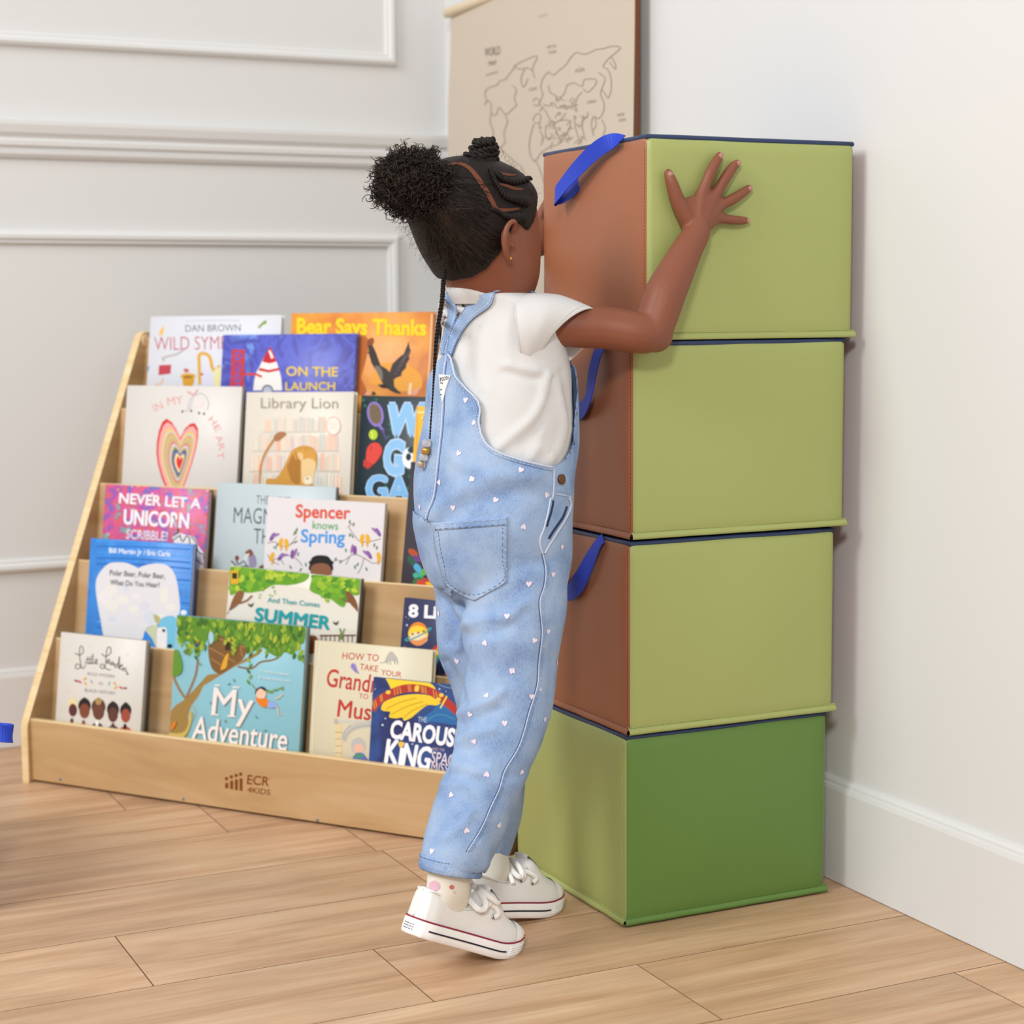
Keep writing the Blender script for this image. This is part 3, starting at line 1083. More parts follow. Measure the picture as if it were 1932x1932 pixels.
bear_cov = noisy('cover_orange', ['#C06A2A', '#DA8530', '#E39A3A', '#D67E2E'], 11)
def a_bear(a):
    c = crop(400, 570, 4.2)
    a.blob([c(1180, 600), c(1230, 420), c(1240, 300), c(1150, 250), c(1140, 480), c(1150, 720), c(1230, 720)], '#B4642C')
    a.blob([c(1240, 640), c(1330, 500), c(1500, 480), c(1640, 560), c(1650, 690), c(1450, 700)], '#E5A043')
    a.text('Bear Says Thanks', 561, 629, 803, 632, 30, '#F4D01F', bold=.035, outline='#D08E1E', ow=.03)
    a.blob([c(1228, 355), c(1235, 300), c(1275, 282), c(1285, 320), c(1262, 345), c(1250, 362)], '#8A4A26', 3)
    a.poly([c(1238, 350), c(1270, 335), c(1300, 400), c(1325, 470), c(1345, 520), c(1290, 530), c(1262, 480), c(1246, 420)], '#3A332F')
    for k in range(7):
        a.stroke([c(1250 + k * 9, 380 + k * 20), c(1238 + k * 12, 410 + k * 22)], 2.5, '#3A332F', 1)
    a.poly([c(1400, 575), c(1430, 490), c(1480, 440), c(1520, 410), c(1560, 310), c(1566, 360), c(1576, 385), c(1560, 430), c(1566, 450), c(1540, 490), c(1538, 520), c(1505, 555), c(1500, 585), c(1460, 600), c(1430, 622)], '#41393A')
    for k in range(6):
        a.stroke([c(1510 - k * 12, 450 + k * 22), c(1568 - k * 20, 390 + k * 36)], 1.6, '#6A5C58', 1)
    a.blob([c(1282, 505), c(1340, 505), c(1400, 545), c(1440, 610), c(1446, 670), c(1500, 725), c(1440, 715), c(1370, 668), c(1330, 600)], '#3D3633', 3)
    a.blob([c(1285, 510), c(1325, 508), c(1352, 560), c(1345, 620)], '#77706C', 3)
    a.blob([c(1310, 655), c(1380, 650), c(1400, 680), c(1350, 682)], '#2E2826', 3)
    a.poly([c(1550, 735), c(1565, 640), c(1585, 640), c(1580, 735)], '#EBC9A0')
    a.blob([c(1570, 735), c(1610, 690), c(1640, 690), c(1620, 735)], '#E0A08A', 3)
    a.blob([c(1210, 735), c(1235, 700), c(1255, 735)], '#DFA08C', 3)
    a.blob([c(1262, 735), c(1280, 705), c(1300, 735)], '#3A302C', 3)
    a.stroke([(815, 592), (812, 660), (807, 740)], 2.2, '#F0C9A6')
book('A', .013, (550, 591), (818, 588), .011, bear_cov, 'orange picture book with yellow lettering and a dark flying bird', a_bear)

launch_cov = noisy('cover_blue_paint', ['#3B3A96', '#4A4CB0', '#5560C4', '#4343A4', '#6E8FDE'], 16, 1.4)
def a_launch(a):
    c = crop(400, 570, 4.2)
    red = '#C33A3E'
    for x0, x1 in ((150, 172), (232, 256)):
        a.poly([c(x0 + 8, 375), c(x1 + 5, 375), c(x1 - 5, 700), c(x0 - 8, 700)], red)
    for k in range(4):
        y = 375 + k * 86
        a.poly([c(158 - k * 3, y), c(258 - k * 3, y), c(258 - k * 3, y + 18), c(158 - k * 3, y + 18)], red)
        a.stroke([c(160, y + 10), c(245, y + 92)], 3, red, 1)
        a.stroke([c(245, y + 10), c(155, y + 92)], 3, red, 1)
    body = [c(463, 352), c(485, 400), c(510, 465), c(530, 530), c(548, 600), c(556, 700), c(326, 700), c(335, 620), c(350, 560), c(380, 505), c(410, 440), c(440, 385)]
    a.poly(body, '#ECE7E2')
    a.poly([c(463, 352), c(485, 400), c(512, 472), c(455, 486), c(398, 472), c(415, 430), c(440, 385)], '#C4222B')
    a.poly([c(378, 520), c(450, 538), c(532, 520), c(536, 540), c(450, 558), c(368, 542)], '#C4222B')
    a.poly([c(447, 385), c(462, 380), c(490, 440), c(470, 450)], '#F0E6E2')
    a.stroke([c(250, 572), c(350, 572), c(396, 592)], 4.5, '#CF3B33', 1)
    a.ell(*c(440, 700), 11, 11, '#6F737C'); a.ell(*c(440, 702), 8, 8, '#B8BED0')
    a.text('ON THE', 540.5, 708.5, 637, 710, 18, '#E5C83C', bold=.022)
    a.text('LAUNCH', 539, 736.5, 632, 736, 16, '#E5C83C', bold=.022)
book('A', 0, (421, 632), (672, 629), .009, launch_cov, 'blue painted picture book with a red and white rocket', a_launch)


# --- second row
def a_heart(a):
    c = crop(200, 710, 7.43)
    outer = [(1040, 865), (985, 740), (920, 640), (848, 592), (790, 640), (742, 760), (712, 930), (706, 1080), (726, 1230), (775, 1410), (838, 1570), (930, 1800),
             (1010, 1760), (1090, 1550), (1150, 1390), (1210, 1210), (1262, 1020), (1292, 860), (1290, 730), (1245, 655), (1180, 665), (1105, 735)]
    cols = ['#CF3431', '#EDA7A5', '#EFC442', '#A2C6D8', '#E39D45', '#AEC092', '#CBA878', '#D9545F', '#C9C6D0', '#A8A224', '#2F6490', '#8464A4', '#EAD391', '#D92C36']
    sc = [1, .92, .79, .735, .69, .63, .585, .49, .455, .385, .335, .275, .235, .16]
    for col, s in zip(cols, sc):
        cx, cy = 1040, 1225
        a.poly([c(cx + (x - cx) * s, cy + (y - cy) * (s if y < cy else s * .9 + .1 * s * s)) for x, y in outer], col)
    pk = '#DB9A9B'
    a.text('IN', *c(692, 505), *c(812, 448), 16, pk)
    a.text('MY', *c(868, 412), *c(1085, 380), 16, pk)
    for ch, p0, p1 in (('H', (1428, 612), (1492, 690)), ('E', (1500, 715), (1545, 790)), ('A', (1530, 850), (1572, 945)), ('R', (1562, 960), (1588, 1045)), ('T', (1555, 1070), (1568, 1160))):
        a.text(ch, *c(*p0), *c(*p1), 13, pk)
    gr = '#B9B3B6'
    a.stroke([c(1150, 400), c(1170, 330), c(1230, 280), c(1330, 240), c(1400, 290), c(1440, 370), c(1420, 470)], 1.6, gr)
    a.blob([c(1160, 340), c(1220, 290), c(1200, 420), c(1170, 470), c(1140, 400)], '#CFC9CB')
    a.stroke([c(1150, 400), c(1150, 480), c(1080, 490)], 1.4, gr)
    a.stroke([c(1230, 270), c(1160, 240), c(1150, 210), c(1240, 250), c(1290, 180), c(1240, 260)], 1.4, '#D98C8C')
    for x, y in ((1072, 492), (1195, 485), (1305, 515), (1375, 525)):
        a.ell(*c(x, y), 1.9, 2.4, '#4A4444')
    a.ell(*c(1300, 370), 10, 8, '#E2DAD6')
book('B', .001, (240, 727), (457, 729.5), .012, '#D3CFCA', 'white picture book with a nested rainbow heart', a_heart, back='#5B5650')


def a_lion(a):
    c = crop(440, 720, 4.712)
    rnd = random.Random(11)
    pale = ['#E8CFC0', '#D9D3C6', '#EAB8A0', '#CFCFC4', '#E6D9C2', '#D8C3C0', '#C9CDC8', '#F0C8B0']
    for y0, y1, x0, x1 in ((310, 440, 280, 820), (460, 610, 200, 940), (635, 790, 165, 945), (810, 1000, 130, 950)):
        x = x0
        while x < x1:
            w = rnd.uniform(14, 30)
            if rnd.random() < .85:
                a.rect(*c(x, y0 + rnd.uniform(0, 35)), *c(x + w, y1), rnd.choice(pale))
            x += w + rnd.uniform(1, 6)
        a.stroke([c(x0 - 25, y1 + 8), c(x1, y1 + 8)], 2.2, '#CBC2B2', 1)
    a.text('Library Lion', *c(247, 235), *c(935, 238), 21, '#A09889', bold=-.004)
    a.stroke([c(238, 905), c(245, 770), c(285, 640), (440 + 360 / 4.712, 720 + 520 / 4.712)], 4.2, '#C0853F')
    a.blob([c(355, 520), c(375, 470), c(430, 445), c(475, 465), c(430, 510), c(390, 530)], '#A8734C')
    fur = '#C8923F'
    a.blob([c(280, 1000), c(300, 870), c(380, 860), c(440, 780), c(480, 700), c(530, 610), c(620, 570), c(710, 590), c(750, 660), c(745, 760), c(700, 860), (440 + 700 / 4.712, 720 + 1000 / 4.712)], fur)
    a.blob([c(480, 760), c(540, 640), c(590, 640), c(600, 760), c(590, 905), c(520, 880)], '#A8732C')
    a.blob([c(610, 700), c(680, 680), c(735, 720), c(725, 810), c(700, 905), c(620, 905), c(608, 800)], '#E3C48E')
    a.blob([c(575, 640), c(600, 625), c(625, 670), c(600, 700)], '#E6CBA0')
    for k in range(8):
        a.stroke([c(540 + k * 26, 620 - (k % 4) * 8), c(560 + k * 22, 690)], 2, '#DCA955', 1)
    a.blob([c(640, 850), c(690, 845), c(700, 905), c(640, 905)], '#EFE2C8')
    a.ell(*c(663, 862), 2.2, 1.8, '#8A6340')
    a.ell(*c(893, 395), 14, 18, '#D9B6AC'); a.ell(*c(893, 395), 12.2, 16, '#EBE4D8')
    a.stroke([c(860, 380), c(925, 380)], 1.4, '#D6CBC0', 1); a.stroke([c(865, 405), c(920, 405)], 1.4, '#D6CBC0', 1)
book('B', .001, (465, 740), (668, 739), .012, '#DAD3C6', 'cream picture book with a lion before pale bookshelves', a_lion, back='#CFC6B2', spine='#DAD2C2')


def a_wow(a):
    c = crop(440, 720, 4.712)
    rnd = random.Random(2)
    for k in range(26):
        x, y = rnd.uniform(1140, 1700), rnd.uniform(140, 1030)
        a.ell(*c(x, y), 2.6, 3.4, '#1F6A52')
    a.text('W', *c(1400, 470), *c(1700, 470), 60, '#8CC0EA', bold=.05, shear=.15, outline='#BBD4F2', ow=.035)
    a.text('G', *c(1345, 805), *c(1500, 815), 62, '#8CC0EA', bold=.05, outline='#BBD4F2', ow=.035)
    a.text('GAM', *c(1190, 1060), *c(1760, 1070), 50, '#7DB6E6', bold=.03, outline='#B4D0F0', ow=.03)
    a.ell(*c(1265, 290), 15.5, 24, '#8C78C8', -12); a.ell(*c(1263, 287), 11.5, 20, '#7A6A50', -12)
    for k in range(5):
        a.stroke([c(1225 + k * 18, 215 + k * 2), c(1238 + k * 18, 365)], .8, '#3A3A34', 1)
    a.stroke([c(1300, 390), c(1340, 440)], 4.5, '#8C78C8', 1)
    a.stroke([c(1325, 425), c(1365, 520)], 4, '#5B4A86', 1)
    a.ell(*c(1246, 472), 8.2, 9.8, '#B6D030'); a.stroke([c(1225, 440), c(1240, 472), c(1232, 505)], 1, '#E8F0A8')
    a.blob([c(1180, 690), c(1190, 600), c(1230, 550), c(1290, 548), c(1325, 600), c(1310, 660), c(1250, 735), c(1200, 720)], '#D8473E')
    a.poly([c(1165, 690), c(1250, 735), c(1200, 780), c(1155, 745)], '#C23A34')
    a.stroke([c(1225, 610), c(1232, 570)], 1.4, '#8E2A26', 1)
    a.ell(*c(1570, 680), 14, 20, '#E8EEF4'); a.ell(*c(1560, 670), 5, 7, '#20303A'); a.ell(*c(1590, 610), 8, 6, '#20404A')
book('B', .010, (682, 746), (850, 750), .012, '#22333B', 'dark teal picture book with a tennis racket and a boxing glove', a_wow)


def a_yellow(a):
    a.rect(788, 776, 830, 780, '#F5DE9A')
    a.stroke([(796, 788), (810, 792)], 2.5, '#F8EFD8', 1)
    a.ell(800, 825, 3, 4, '#C94A35')
    a.rect(784, 768, 788, 880, '#E0A23A')
book('B', -.0002, (786, 766), (856, 769), .008, '#F0B840', 'bright yellow picture book half hidden behind the overalls', a_yellow)


# --- third row
uni_cov = noisy('cover_sequins', ['#4F6FB8', '#8A56A8', '#C0489A', '#D8508C', '#C9604A', '#B04FA8', '#6FA890'], 60, .3)
def a_uni(a):
    c = crop(150, 890, 5.683)
    rnd = random.Random(8)
    for k in range(70):
        x, y = rnd.uniform(300, 1380), rnd.uniform(150, 1000)
        a.ell(*c(x, y), rnd.uniform(1.2, 3.2), rnd.uniform(1.2, 3.2), rnd.choice(['#E6C9E0', '#7FA8C8', '#D9A050', '#C83A98', '#7A4AA0', '#DD7A9A', '#8FC0B0', '#C9604A']), n=8)
    a.text('NEVER LET A', *c(428, 335), *c(1295, 395), 20, '#F1ECF0', bold=.03)
    a.text('UNICORN', *c(478, 560), *c(1168, 605), 29, '#F1ECF0', bold=.03)
    a.text('SCRIBBLE!', *c(502, 715), *c(942, 742), 18, '#E9DCE8', bold=.02)
    a.blob([c(1000, 700), c(1080, 660), c(1150, 680), c(1230, 700), c(1280, 800), c(1330, 870), c(1370, 1020), c(1200, 1020), c(1150, 850), c(1020, 760)], '#E6E2E4')
    for p in ([(1010, 690), (1060, 640), (1040, 560), (1010, 470)], [(1000, 740), (1050, 700), (1090, 680)], [(1080, 690), (1110, 750), (1150, 690), (1190, 720)],
              [(1200, 690), (1250, 760), (1280, 860), (1340, 890)], [(1230, 830), (1260, 940), (1330, 1000)], [(1180, 720), (1190, 780), (1240, 900)], [(1330, 900), (1350, 960), (1370, 1010)]):
        a.stroke([c(*q) for q in p], 2.0, '#2B2730')
    a.stroke([c(375, 1020), c(375, 1020)], 1, '#2B2730', 1) if False else None
book('C', .001, (199, 913), (395, 924.5), .013, uni_cov, 'pink and purple sequin-patterned picture book with white lettering', a_uni, back='#2E2228')


def a_magn(a):
    c = crop(390, 890, 4.11)
    k = '#4A5256'
    a.text('THE MOST', *c(382, 248), *c(645, 262), 17, k, bold=-.008)
    a.text('MAGNIFICENT', *c(207, 397), *c(890, 425), 32, k, bold=-.006)
    a.text('THING', *c(362, 558), *c(660, 572), 31, k, bold=-.006)
    a.blob([c(295, 625), c(340, 600), c(365, 650), c(330, 660)], '#7E4A38')
    a.blob([c(325, 660), c(375, 650), c(385, 730), c(335, 740)], '#8C86A0')
    a.stroke([c(290, 700), c(310, 650), c(330, 640)], 4, '#D8D6D4')
    a.ell(*c(235, 670), 4, 5, '#7A3C40')
    for p in ([(230, 690), (245, 720)], [(250, 720), (290, 690), (310, 730)], [(270, 735), (330, 735)], [(190, 690), (230, 730)]):
        a.stroke([c(*q) for q in p], 2.4, '#3C3638', 1)
    a.blob([c(400, 740), c(440, 720), c(470, 740), c(440, 760)], '#6A4A3C')
book('C', .0095, (410, 910), (634, 919), .010, '#B9C6CA', 'pale grey-blue picture book with thin dark capitals', a_magn, back='#55625F')


def a_spen(a):
    c = crop(390, 890, 4.11)
    a.text('Spencer', *c(692, 352), *c(1108, 366), 25, '#D4533B', bold=.028)
    a.text('knows', *c(820, 442), *c(1018, 452), 16, '#459C4A', bold=.01)
    a.text('Spring', *c(732, 545), *c(1068, 556), 25, '#4A94DA', bold=.026)
    br = '#6F5A52'
    for p in ([(470, 555), (530, 545), (580, 575), (640, 570), (700, 500)], [(640, 570), (690, 540)], [(470, 640), (500, 690), (560, 720)], [(500, 690), (620, 650), (700, 680), (740, 730)], [(560, 660), (600, 720)],
              [(1100, 430), (1150, 500), (1190, 540), (1270, 540), (1350, 520)], [(1095, 430), (1130, 400)], [(990, 680), (1060, 690), (1140, 640), (1220, 670), (1290, 710), (1350, 700)], [(1110, 660), (1080, 720)], [(1220, 670), (1200, 740), (1170, 790)]):
        a.stroke([c(*q) for q in p], 1.3, br)
    for x, y in ((690, 470), (700, 450), (680, 480), (690, 545), (530, 590), (545, 570), (710, 640), (730, 760), (650, 740), (1110, 490), (1130, 500), (1110, 390), (1140, 410), (1300, 570), (1320, 590), (1080, 610), (1000, 680), (1040, 700), (1150, 740), (1170, 720), (770, 720), (1240, 755)):
        a.ell(*c(x, y), 1.7, 4.2, '#5E7A5A', (x * 37 + y * 17) % 120 - 60, 10)
    for x, y, r in ((575, 550, 12), (620, 555, -12), (1205, 520, 10), (1250, 520, -12), (505, 660, 20), (1335, 660, -10)):
        a.ell(*c(x, y), 4.2, 9.5, '#E3AC2E', r); a.ell(*c(x + r * .4, y + 42), 1.6, 6, '#D59A2A', r)
    for x, y, r in ((510, 505, 30), (575, 660, 35), (665, 640, 5), (1150, 610, 0), (1260, 645, -30), (1330, 470, -30)):
        a.ell(*c(x, y), 3.6, 9, '#7A4A92', r); a.ell(*c(x + 22 * (1 if r > 0 else -1), y - 12), 2.6, 9, '#9468A8', r * 2 + 10)
    a.blob([c(800, 715), c(815, 670), c(850, 650), c(900, 648), (390 + 945 / 4.11, 890 + 660 / 4.11), c(975, 710), c(965, 775), c(805, 770)], '#1E1A1A')
    a.blob([c(805, 800), c(812, 735), c(860, 712), c(920, 712), c(958, 740), c(962, 800)], '#8A5A40')
    for k in range(9):
        a.ell(*c(805 + k * 21, 668 + abs(k - 4) * 9), 3.2, 3.2, '#1E1A1A', n=10)
book('C', -.0002, (506, 937), (727, 949.5), .0075, '#DDD9DB', 'white picture book with purple and yellow birds on thin branches', a_spen, hard=False)


def a_dark(a):
    c = crop(740, 900, 4.83)
    for x, y, r, col in ((190, 690, 35, '#B0502E'), (215, 745, 10, '#6A3E86'), (230, 830, 55, '#4FA6D0'), (290, 865, -40, '#5FA850'), (235, 905, 25, '#3FA890'), (300, 950, 0, '#B83A34'), (230, 945, -30, '#3F6A3C'), (290, 700, 20, '#8A4A3A'), (325, 985, 0, '#E0B020'), (270, 975, 30, '#C8402C'), (175, 760, 60, '#2E5A4A')):
        a.ell(*c(x, y), 10.5, 6, col, r)
book('C', 0, (775, 871), (905, 880), .011, '#39363F', 'charcoal picture book with a fan of coloured leaves', a_dark)


# --- fourth row
polar_cov = noisy('cover_sea_blue', ['#2370C4', '#2F86DA', '#2A7CD0', '#3A92E2'], 22, .2)
def a_polar(a):
    c = crop(150, 890, 5.683)
    rnd = random.Random(4)
    for k in range(16):
        y = 740 + k * 62
        a.stroke([c(180, y), c(600, y + rnd.uniform(0, 22)), c(1190, y + 30 + rnd.uniform(0, 25))], rnd.uniform(1, 3), rnd.choice(['#4FA0E8', '#1F68BA', '#3F92E0']))
    a.blob([c(630, 1035), c(540, 990), c(450, 972), c(330, 980), c(250, 1040), c(185, 1140), c(175, 1260), c(195, 1420), c(225, 1580), c(255, 1750), c(300, 1900), c(640, 1900), c(700, 1700), c(820, 1640), (150 + 1000 / 5.683, 890 + 1640 / 5.683), c(1075, 1500), c(1070, 1350), c(1045, 1180), c(1000, 1060), c(920, 995), c(810, 985), c(700, 1005)], '#DAD8DC', 3)
    for k in range(14):
        x, y = rnd.uniform(260, 980), rnd.uniform(1250, 1600)
        a.ell(*c(x, y), rnd.uniform(6, 14), rnd.uniform(5, 16), rnd.choice(['#D3D3DE', '#E0DED8', '#CFD4DE', '#E2DCDE']))
    a.text('Bill Martin Jr', *c(318, 868), *c(668, 888), 9.6, '#E8EFF6', bold=.02)
    a.text('/ Eric Carle', *c(690, 890), *c(972, 908), 9.6, '#E8EFF6', bold=.02)
    a.text('Polar Bear, Polar Bear,', *c(325, 1108), *c(917, 1148), 10.5, '#3A3436', bold=.012)
    a.text('What Do You Hear?', *c(330, 1212), *c(858, 1242), 10.5, '#3A3436', bold=.012)
    a.blob([c(700, 1700), c(760, 1660), c(840, 1650), c(850, 1800), c(830, 1880)], '#C4C8A8')
    a.poly([c(715, 1710), c(780, 1790), c(820, 1880), c(640, 1860)], '#2F86DA')
    a.blob([c(790, 1530), c(840, 1540), c(875, 1590), c(850, 1640), c(810, 1600)], '#B4AC78', 3)
    a.blob([c(845, 1680), c(870, 1590), c(930, 1550), c(1030, 1560), c(1060, 1700), c(1040, 1900), c(930, 1900), c(935, 1700)], '#72BBD8')
    a.blob([c(830, 1900), c(835, 1700), c(880, 1670), c(935, 1690), c(925, 1900)], '#E4E0E4')
    a.ell(*c(905, 1703), 3, 3.2, '#2A2420')
    a.ell(*c(970, 1870), 5, 4, '#201C1E')
    a.ell(*c(1118, 1510), 6, 5, '#D8E6F2')
book('D', .001, (171, 1015), (365, 1027), .012, polar_cov, 'bright blue picture book with a large white rounded shape', a_polar, back='#1E4F9A')


def a_summer(a):
    c = crop(390, 890, 4.11)
    rnd = random.Random(6)
    gr = ['#5F9A2A', '#7DB02E', '#98BC30', '#4C8A2A', '#B4C83C', '#6FA62C']
    def canopy(pts, n, seedpts):
        a.blob([c(*p) for p in pts], '#6BA22C')
        for k in range(n):
            x0, y0, x1, y1 = seedpts[k % len(seedpts)]
            a.ell(*c(rnd.uniform(x0, x1), rnd.uniform(y0, y1)), rnd.uniform(3, 9), rnd.uniform(3, 6), rnd.choice(gr), rnd.uniform(-40, 40), 10)
    a.poly([c(178, 920), c(170, 1120), c(1180, 1230), c(1180, 1080), c(1000, 930), c(600, 880)], '#E0DBCF')
    canopy([(182, 735), (400, 745), (640, 770), (790, 790), (760, 850), (640, 880), (520, 880), (440, 920), (330, 940), (250, 930), (180, 950)], 90, [(190, 745, 520, 900), (400, 760, 770, 850), (190, 760, 380, 930)])
    canopy([(830, 800), (950, 790), (1190, 825), (1185, 950), (1100, 960), (1060, 1050), (950, 980), (860, 950), (800, 910)], 70, [(830, 810, 1180, 930), (860, 830, 1100, 1000)])
    for k in range(14):
        a.ell(*c(rnd.uniform(400, 560), rnd.uniform(880, 980)), 2, 1.4, rnd.choice(gr), 20, 8)
    a.blob([c(165, 1110), c(200, 1000), c(240, 930), c(290, 930), c(270, 1000), c(220, 1050), c(168, 1085)], '#8A5A34', 3)
    a.stroke([c(250, 1020), c(310, 1000), c(355, 960)], 3, '#8A5A34')
    a.blob([c(1075, 920), c(1120, 940), c(1160, 1000), c(1185, 1090), c(1150, 1060), c(1100, 1000)], '#7E5232', 3)
    a.stroke([c(1050, 985), c(1090, 1005), c(1120, 1010)], 2.5, '#7E5232')
    a.text('And Then Comes', *c(474, 1010), *c(877, 1050), 10, '#3E9FA8', bold=.008)
    a.text('SUMMER', *c(377, 1150), *c(952, 1222), 25, '#189AA2', bold=.04)
    for x, y in ((345, 1030), (1005, 1170)):
        a.blob([c(x - 25, y - 12), c(x, y), c(x + 22, y - 16), c(x + 8, y + 16), c(x - 14, y + 12)], '#4A5030', 3)
    a.rect(*c(880, 1265), *c(1180, 1275), '#6A4636')
    for k in range(9):
        a.rect(*c(890 + k * 34, 1268), *c(896 + k * 34, 1320), '#6A4636')
    a.blob([c(780, 1330), c(785, 1280), c(830, 1270), c(860, 1290), c(850, 1400), c(780, 1400)], '#8C4A22', 3)
    a.stroke([c(1040, 1300), c(1045, 1250), c(1035, 1215)], 3, '#6E8A3C')
    a.stroke([c(1050, 1300), c(1060, 1250), c(1072, 1215)], 2, '#6E8A3C')
    a.rect(*c(190, 765), *c(250, 870), '#D9A928'); a.rect(*c(202, 785), *c(240, 830), '#2A2A1E')
book('D', .001, (434, 1067), (681, 1092), .010, '#DBD5C8', 'white picture book with green treetops and teal lettering', a_summer, back='#3A3630')


def a_planets(a):
    c = crop(740, 900, 4.83)
    a.text('8 Little', *c(152, 1272), *c(640, 1300), 24, '#F0EEF2', bold=.04)
    a.text('Planets', *c(430, 1400), *c(860, 1420), 24, '#F0EEF2', bold=.04)
    a.ell(*c(236, 1430), 19, 22.5, '#E8872F')
    a.ell(*c(236, 1432), 18.6, 16, '#F0CF3C', 8)
    a.ell(*c(238, 1468), 17.5, 11, '#F0D9B4', 8)
    a.blob([c(150, 1475), c(235, 1490), c(320, 1455), c(300, 1510), c(240, 1538), c(180, 1515)], '#E7965A', 3)
    a.stroke([c(165, 1455), c(120, 1480), c(140, 1490), c(240, 1450), c(340, 1395), c(352, 1375), c(320, 1385)], 2.4, '#36A0A4')
    a.ell(*c(187, 1432), 1.8, 2, '#2A2420'); a.ell(*c(288, 1405), 1.8, 2, '#2A2420'); a.ell(*c(238, 1420), 2.2, 2, '#B8342E')
    for x, y, r in ((135, 1350, 2), (125, 1275, 1), (150, 1290, .8), (115, 1545, 1)):
        a.ell(*c(x, y), r, r, '#C9C6D4', n=8)
    cx, cy = 560, 1760
    for rr, col in ((270, '#C23A2C'), (245, '#E08A2C'), (222, '#EBCB3A'), (200, '#4FA84A'), (178, '#2F8FC0'), (158, '#2B3158')):
        a.poly([c(cx + rr * math.cos(PI + PI * k / 20), cy + rr * 1.05 * math.sin(PI + PI * k / 20)) for k in range(21)], col)
    a.ell(*c(500, 1740), 13, 22, '#1C2244'); a.poly([c(460, 1680), c(510, 1720), c(470, 1740), c(515, 1770), c(470, 1800), c(520, 1830), c(540, 1700)], '#D4593A')
book('D', .001, (763, 1127), (905, 1143), .011, '#2B3056', 'navy picture book with an orange ringed planet and a rainbow', a_planets)


# --- front row
def a_leaders(a):
    c = crop(40, 1140, 5.683)
    ink = '#4A4240'
    w = 1.7
    # hand lettered: L-i-t-t-l-e  L-e-a-d-e-r-s
    for p in ([(575, 525), (630, 545), (665, 510), (655, 455), (630, 460), (625, 540), (635, 620), (640, 670), (600, 695), (580, 665), (610, 640), (660, 690), (690, 650)],
              [(690, 640), (688, 615)], [(715, 560), (712, 640), (735, 620)], [(690, 595), (740, 590)], [(745, 555), (742, 640), (765, 615), (770, 530), (765, 620), (785, 640)],
              [(785, 640), (815, 605), (800, 590), (795, 630), (830, 640)],
              [(862, 530), (905, 560), (960, 520), (955, 465), (925, 470), (910, 560), (905, 640), (880, 690), (848, 670), (870, 640), (910, 690), (960, 705)],
              [(915, 625), (950, 610), (935, 590), (920, 625), (955, 640)], [(985, 620), (960, 625), (970, 655), (990, 625), (995, 660)], [(1030, 640), (1005, 650), (1015, 680), (1040, 640), (1055, 560), (1045, 690)],
              [(1050, 675), (1085, 660), (1070, 645), (1055, 690), (1085, 700)], [(1090, 680), (1095, 715), (1100, 685), (1120, 690)], [(1130, 690), (1115, 715), (1140, 730), (1130, 750), (1155, 752)]):
        a.stroke([c(*q) for q in p], w, ink)
    a.text('BOLD WOMEN', *c(712, 758), *c(1000, 792), 6, '#8A807C', bold=.006)
    a.text('IN', *c(835, 862), *c(872, 866), 5.5, '#8A807C', bold=.006)
    a.text('BLACK HISTORY', *c(682, 936), *c(1010, 972), 6.2, '#8A807C', bold=.006)
    for x, y, col, r in ((590, 822, '#7A3034', 20), (630, 832, '#C8405A', 40), (685, 800, '#D8A83A', -40), (690, 850, '#D8A83A', 40), (755, 830, '#9FB0AC', 70), (945, 850, '#9FB0AC', -60), (1005, 850, '#D8A83A', 50), (1015, 895, '#D8A83A', -30), (1070, 895, '#C8405A', 30), (1115, 900, '#7A4A40', 0)):
        a.ell(*c(x, y), 4.2, 1.9, col, r, 10)
    heads = [(555, 1130, 17 / 2, 12, '#5A2C30', '#E0CFA0'), (680, 1140, 10.5, 14, '#7E4632', '#241C1C'), (830, 1150, 11.8, 15, '#6A4032', '#5A3A28'), (985, 1180, 10.2, 14, '#5E382E', '#2E2222'), (1122, 1190, 9.6, 13, '#9A4A38', '#201A1A')]
    for x, y, rx, ry, skin, hair in heads:
        a.ell(*c(x, y - 50), rx * 1.12, ry * 1.05, hair)
        a.ell(*c(x, y - 105), rx * .55, ry * .45, hair)
        a.ell(*c(x, y + 5), rx * .92, ry, skin)
    a.ell(*c(830, 1040), 6, 7, '#A98A58')
    for x, y, wd, col, nk in ((545, 1270, 13, '#D8CFA8', '#5A2C30'), (670, 1290, 13, '#DDB0A4', '#7E4632'), (815, 1290, 13, '#1E1A1C', '#E8E4E0'), (985, 1320, 13, '#2A2836', '#5E382E'), (1115, 1330, 14, '#B84A34', '#241C1C')):
        a.blob([c(x - wd * 5, y + 150), c(x - wd * 4.6, y + 20), c(x - 15, y - 20), c(x + 15, y - 20), c(x + wd * 4.6, y + 20), c(x + wd * 5, y + 150)], col)
        a.ell(*c(x, y - 15), 3.2, 6, nk)
    for x, y in ((530, 440), (735, 440), (480, 580), (770, 680), (1140, 540), (1230, 710), (490, 930), (1200, 1010)):
        a.ell(*c(x, y), 1.6, 1.6, '#E6D3A8', n=8)
book('E', .001, (115, 1192), (276, 1209), .012, '#D4CFC7', 'off-white book with five illustrated heads at the left of the lowest tier', a_leaders, back='#6E675F')


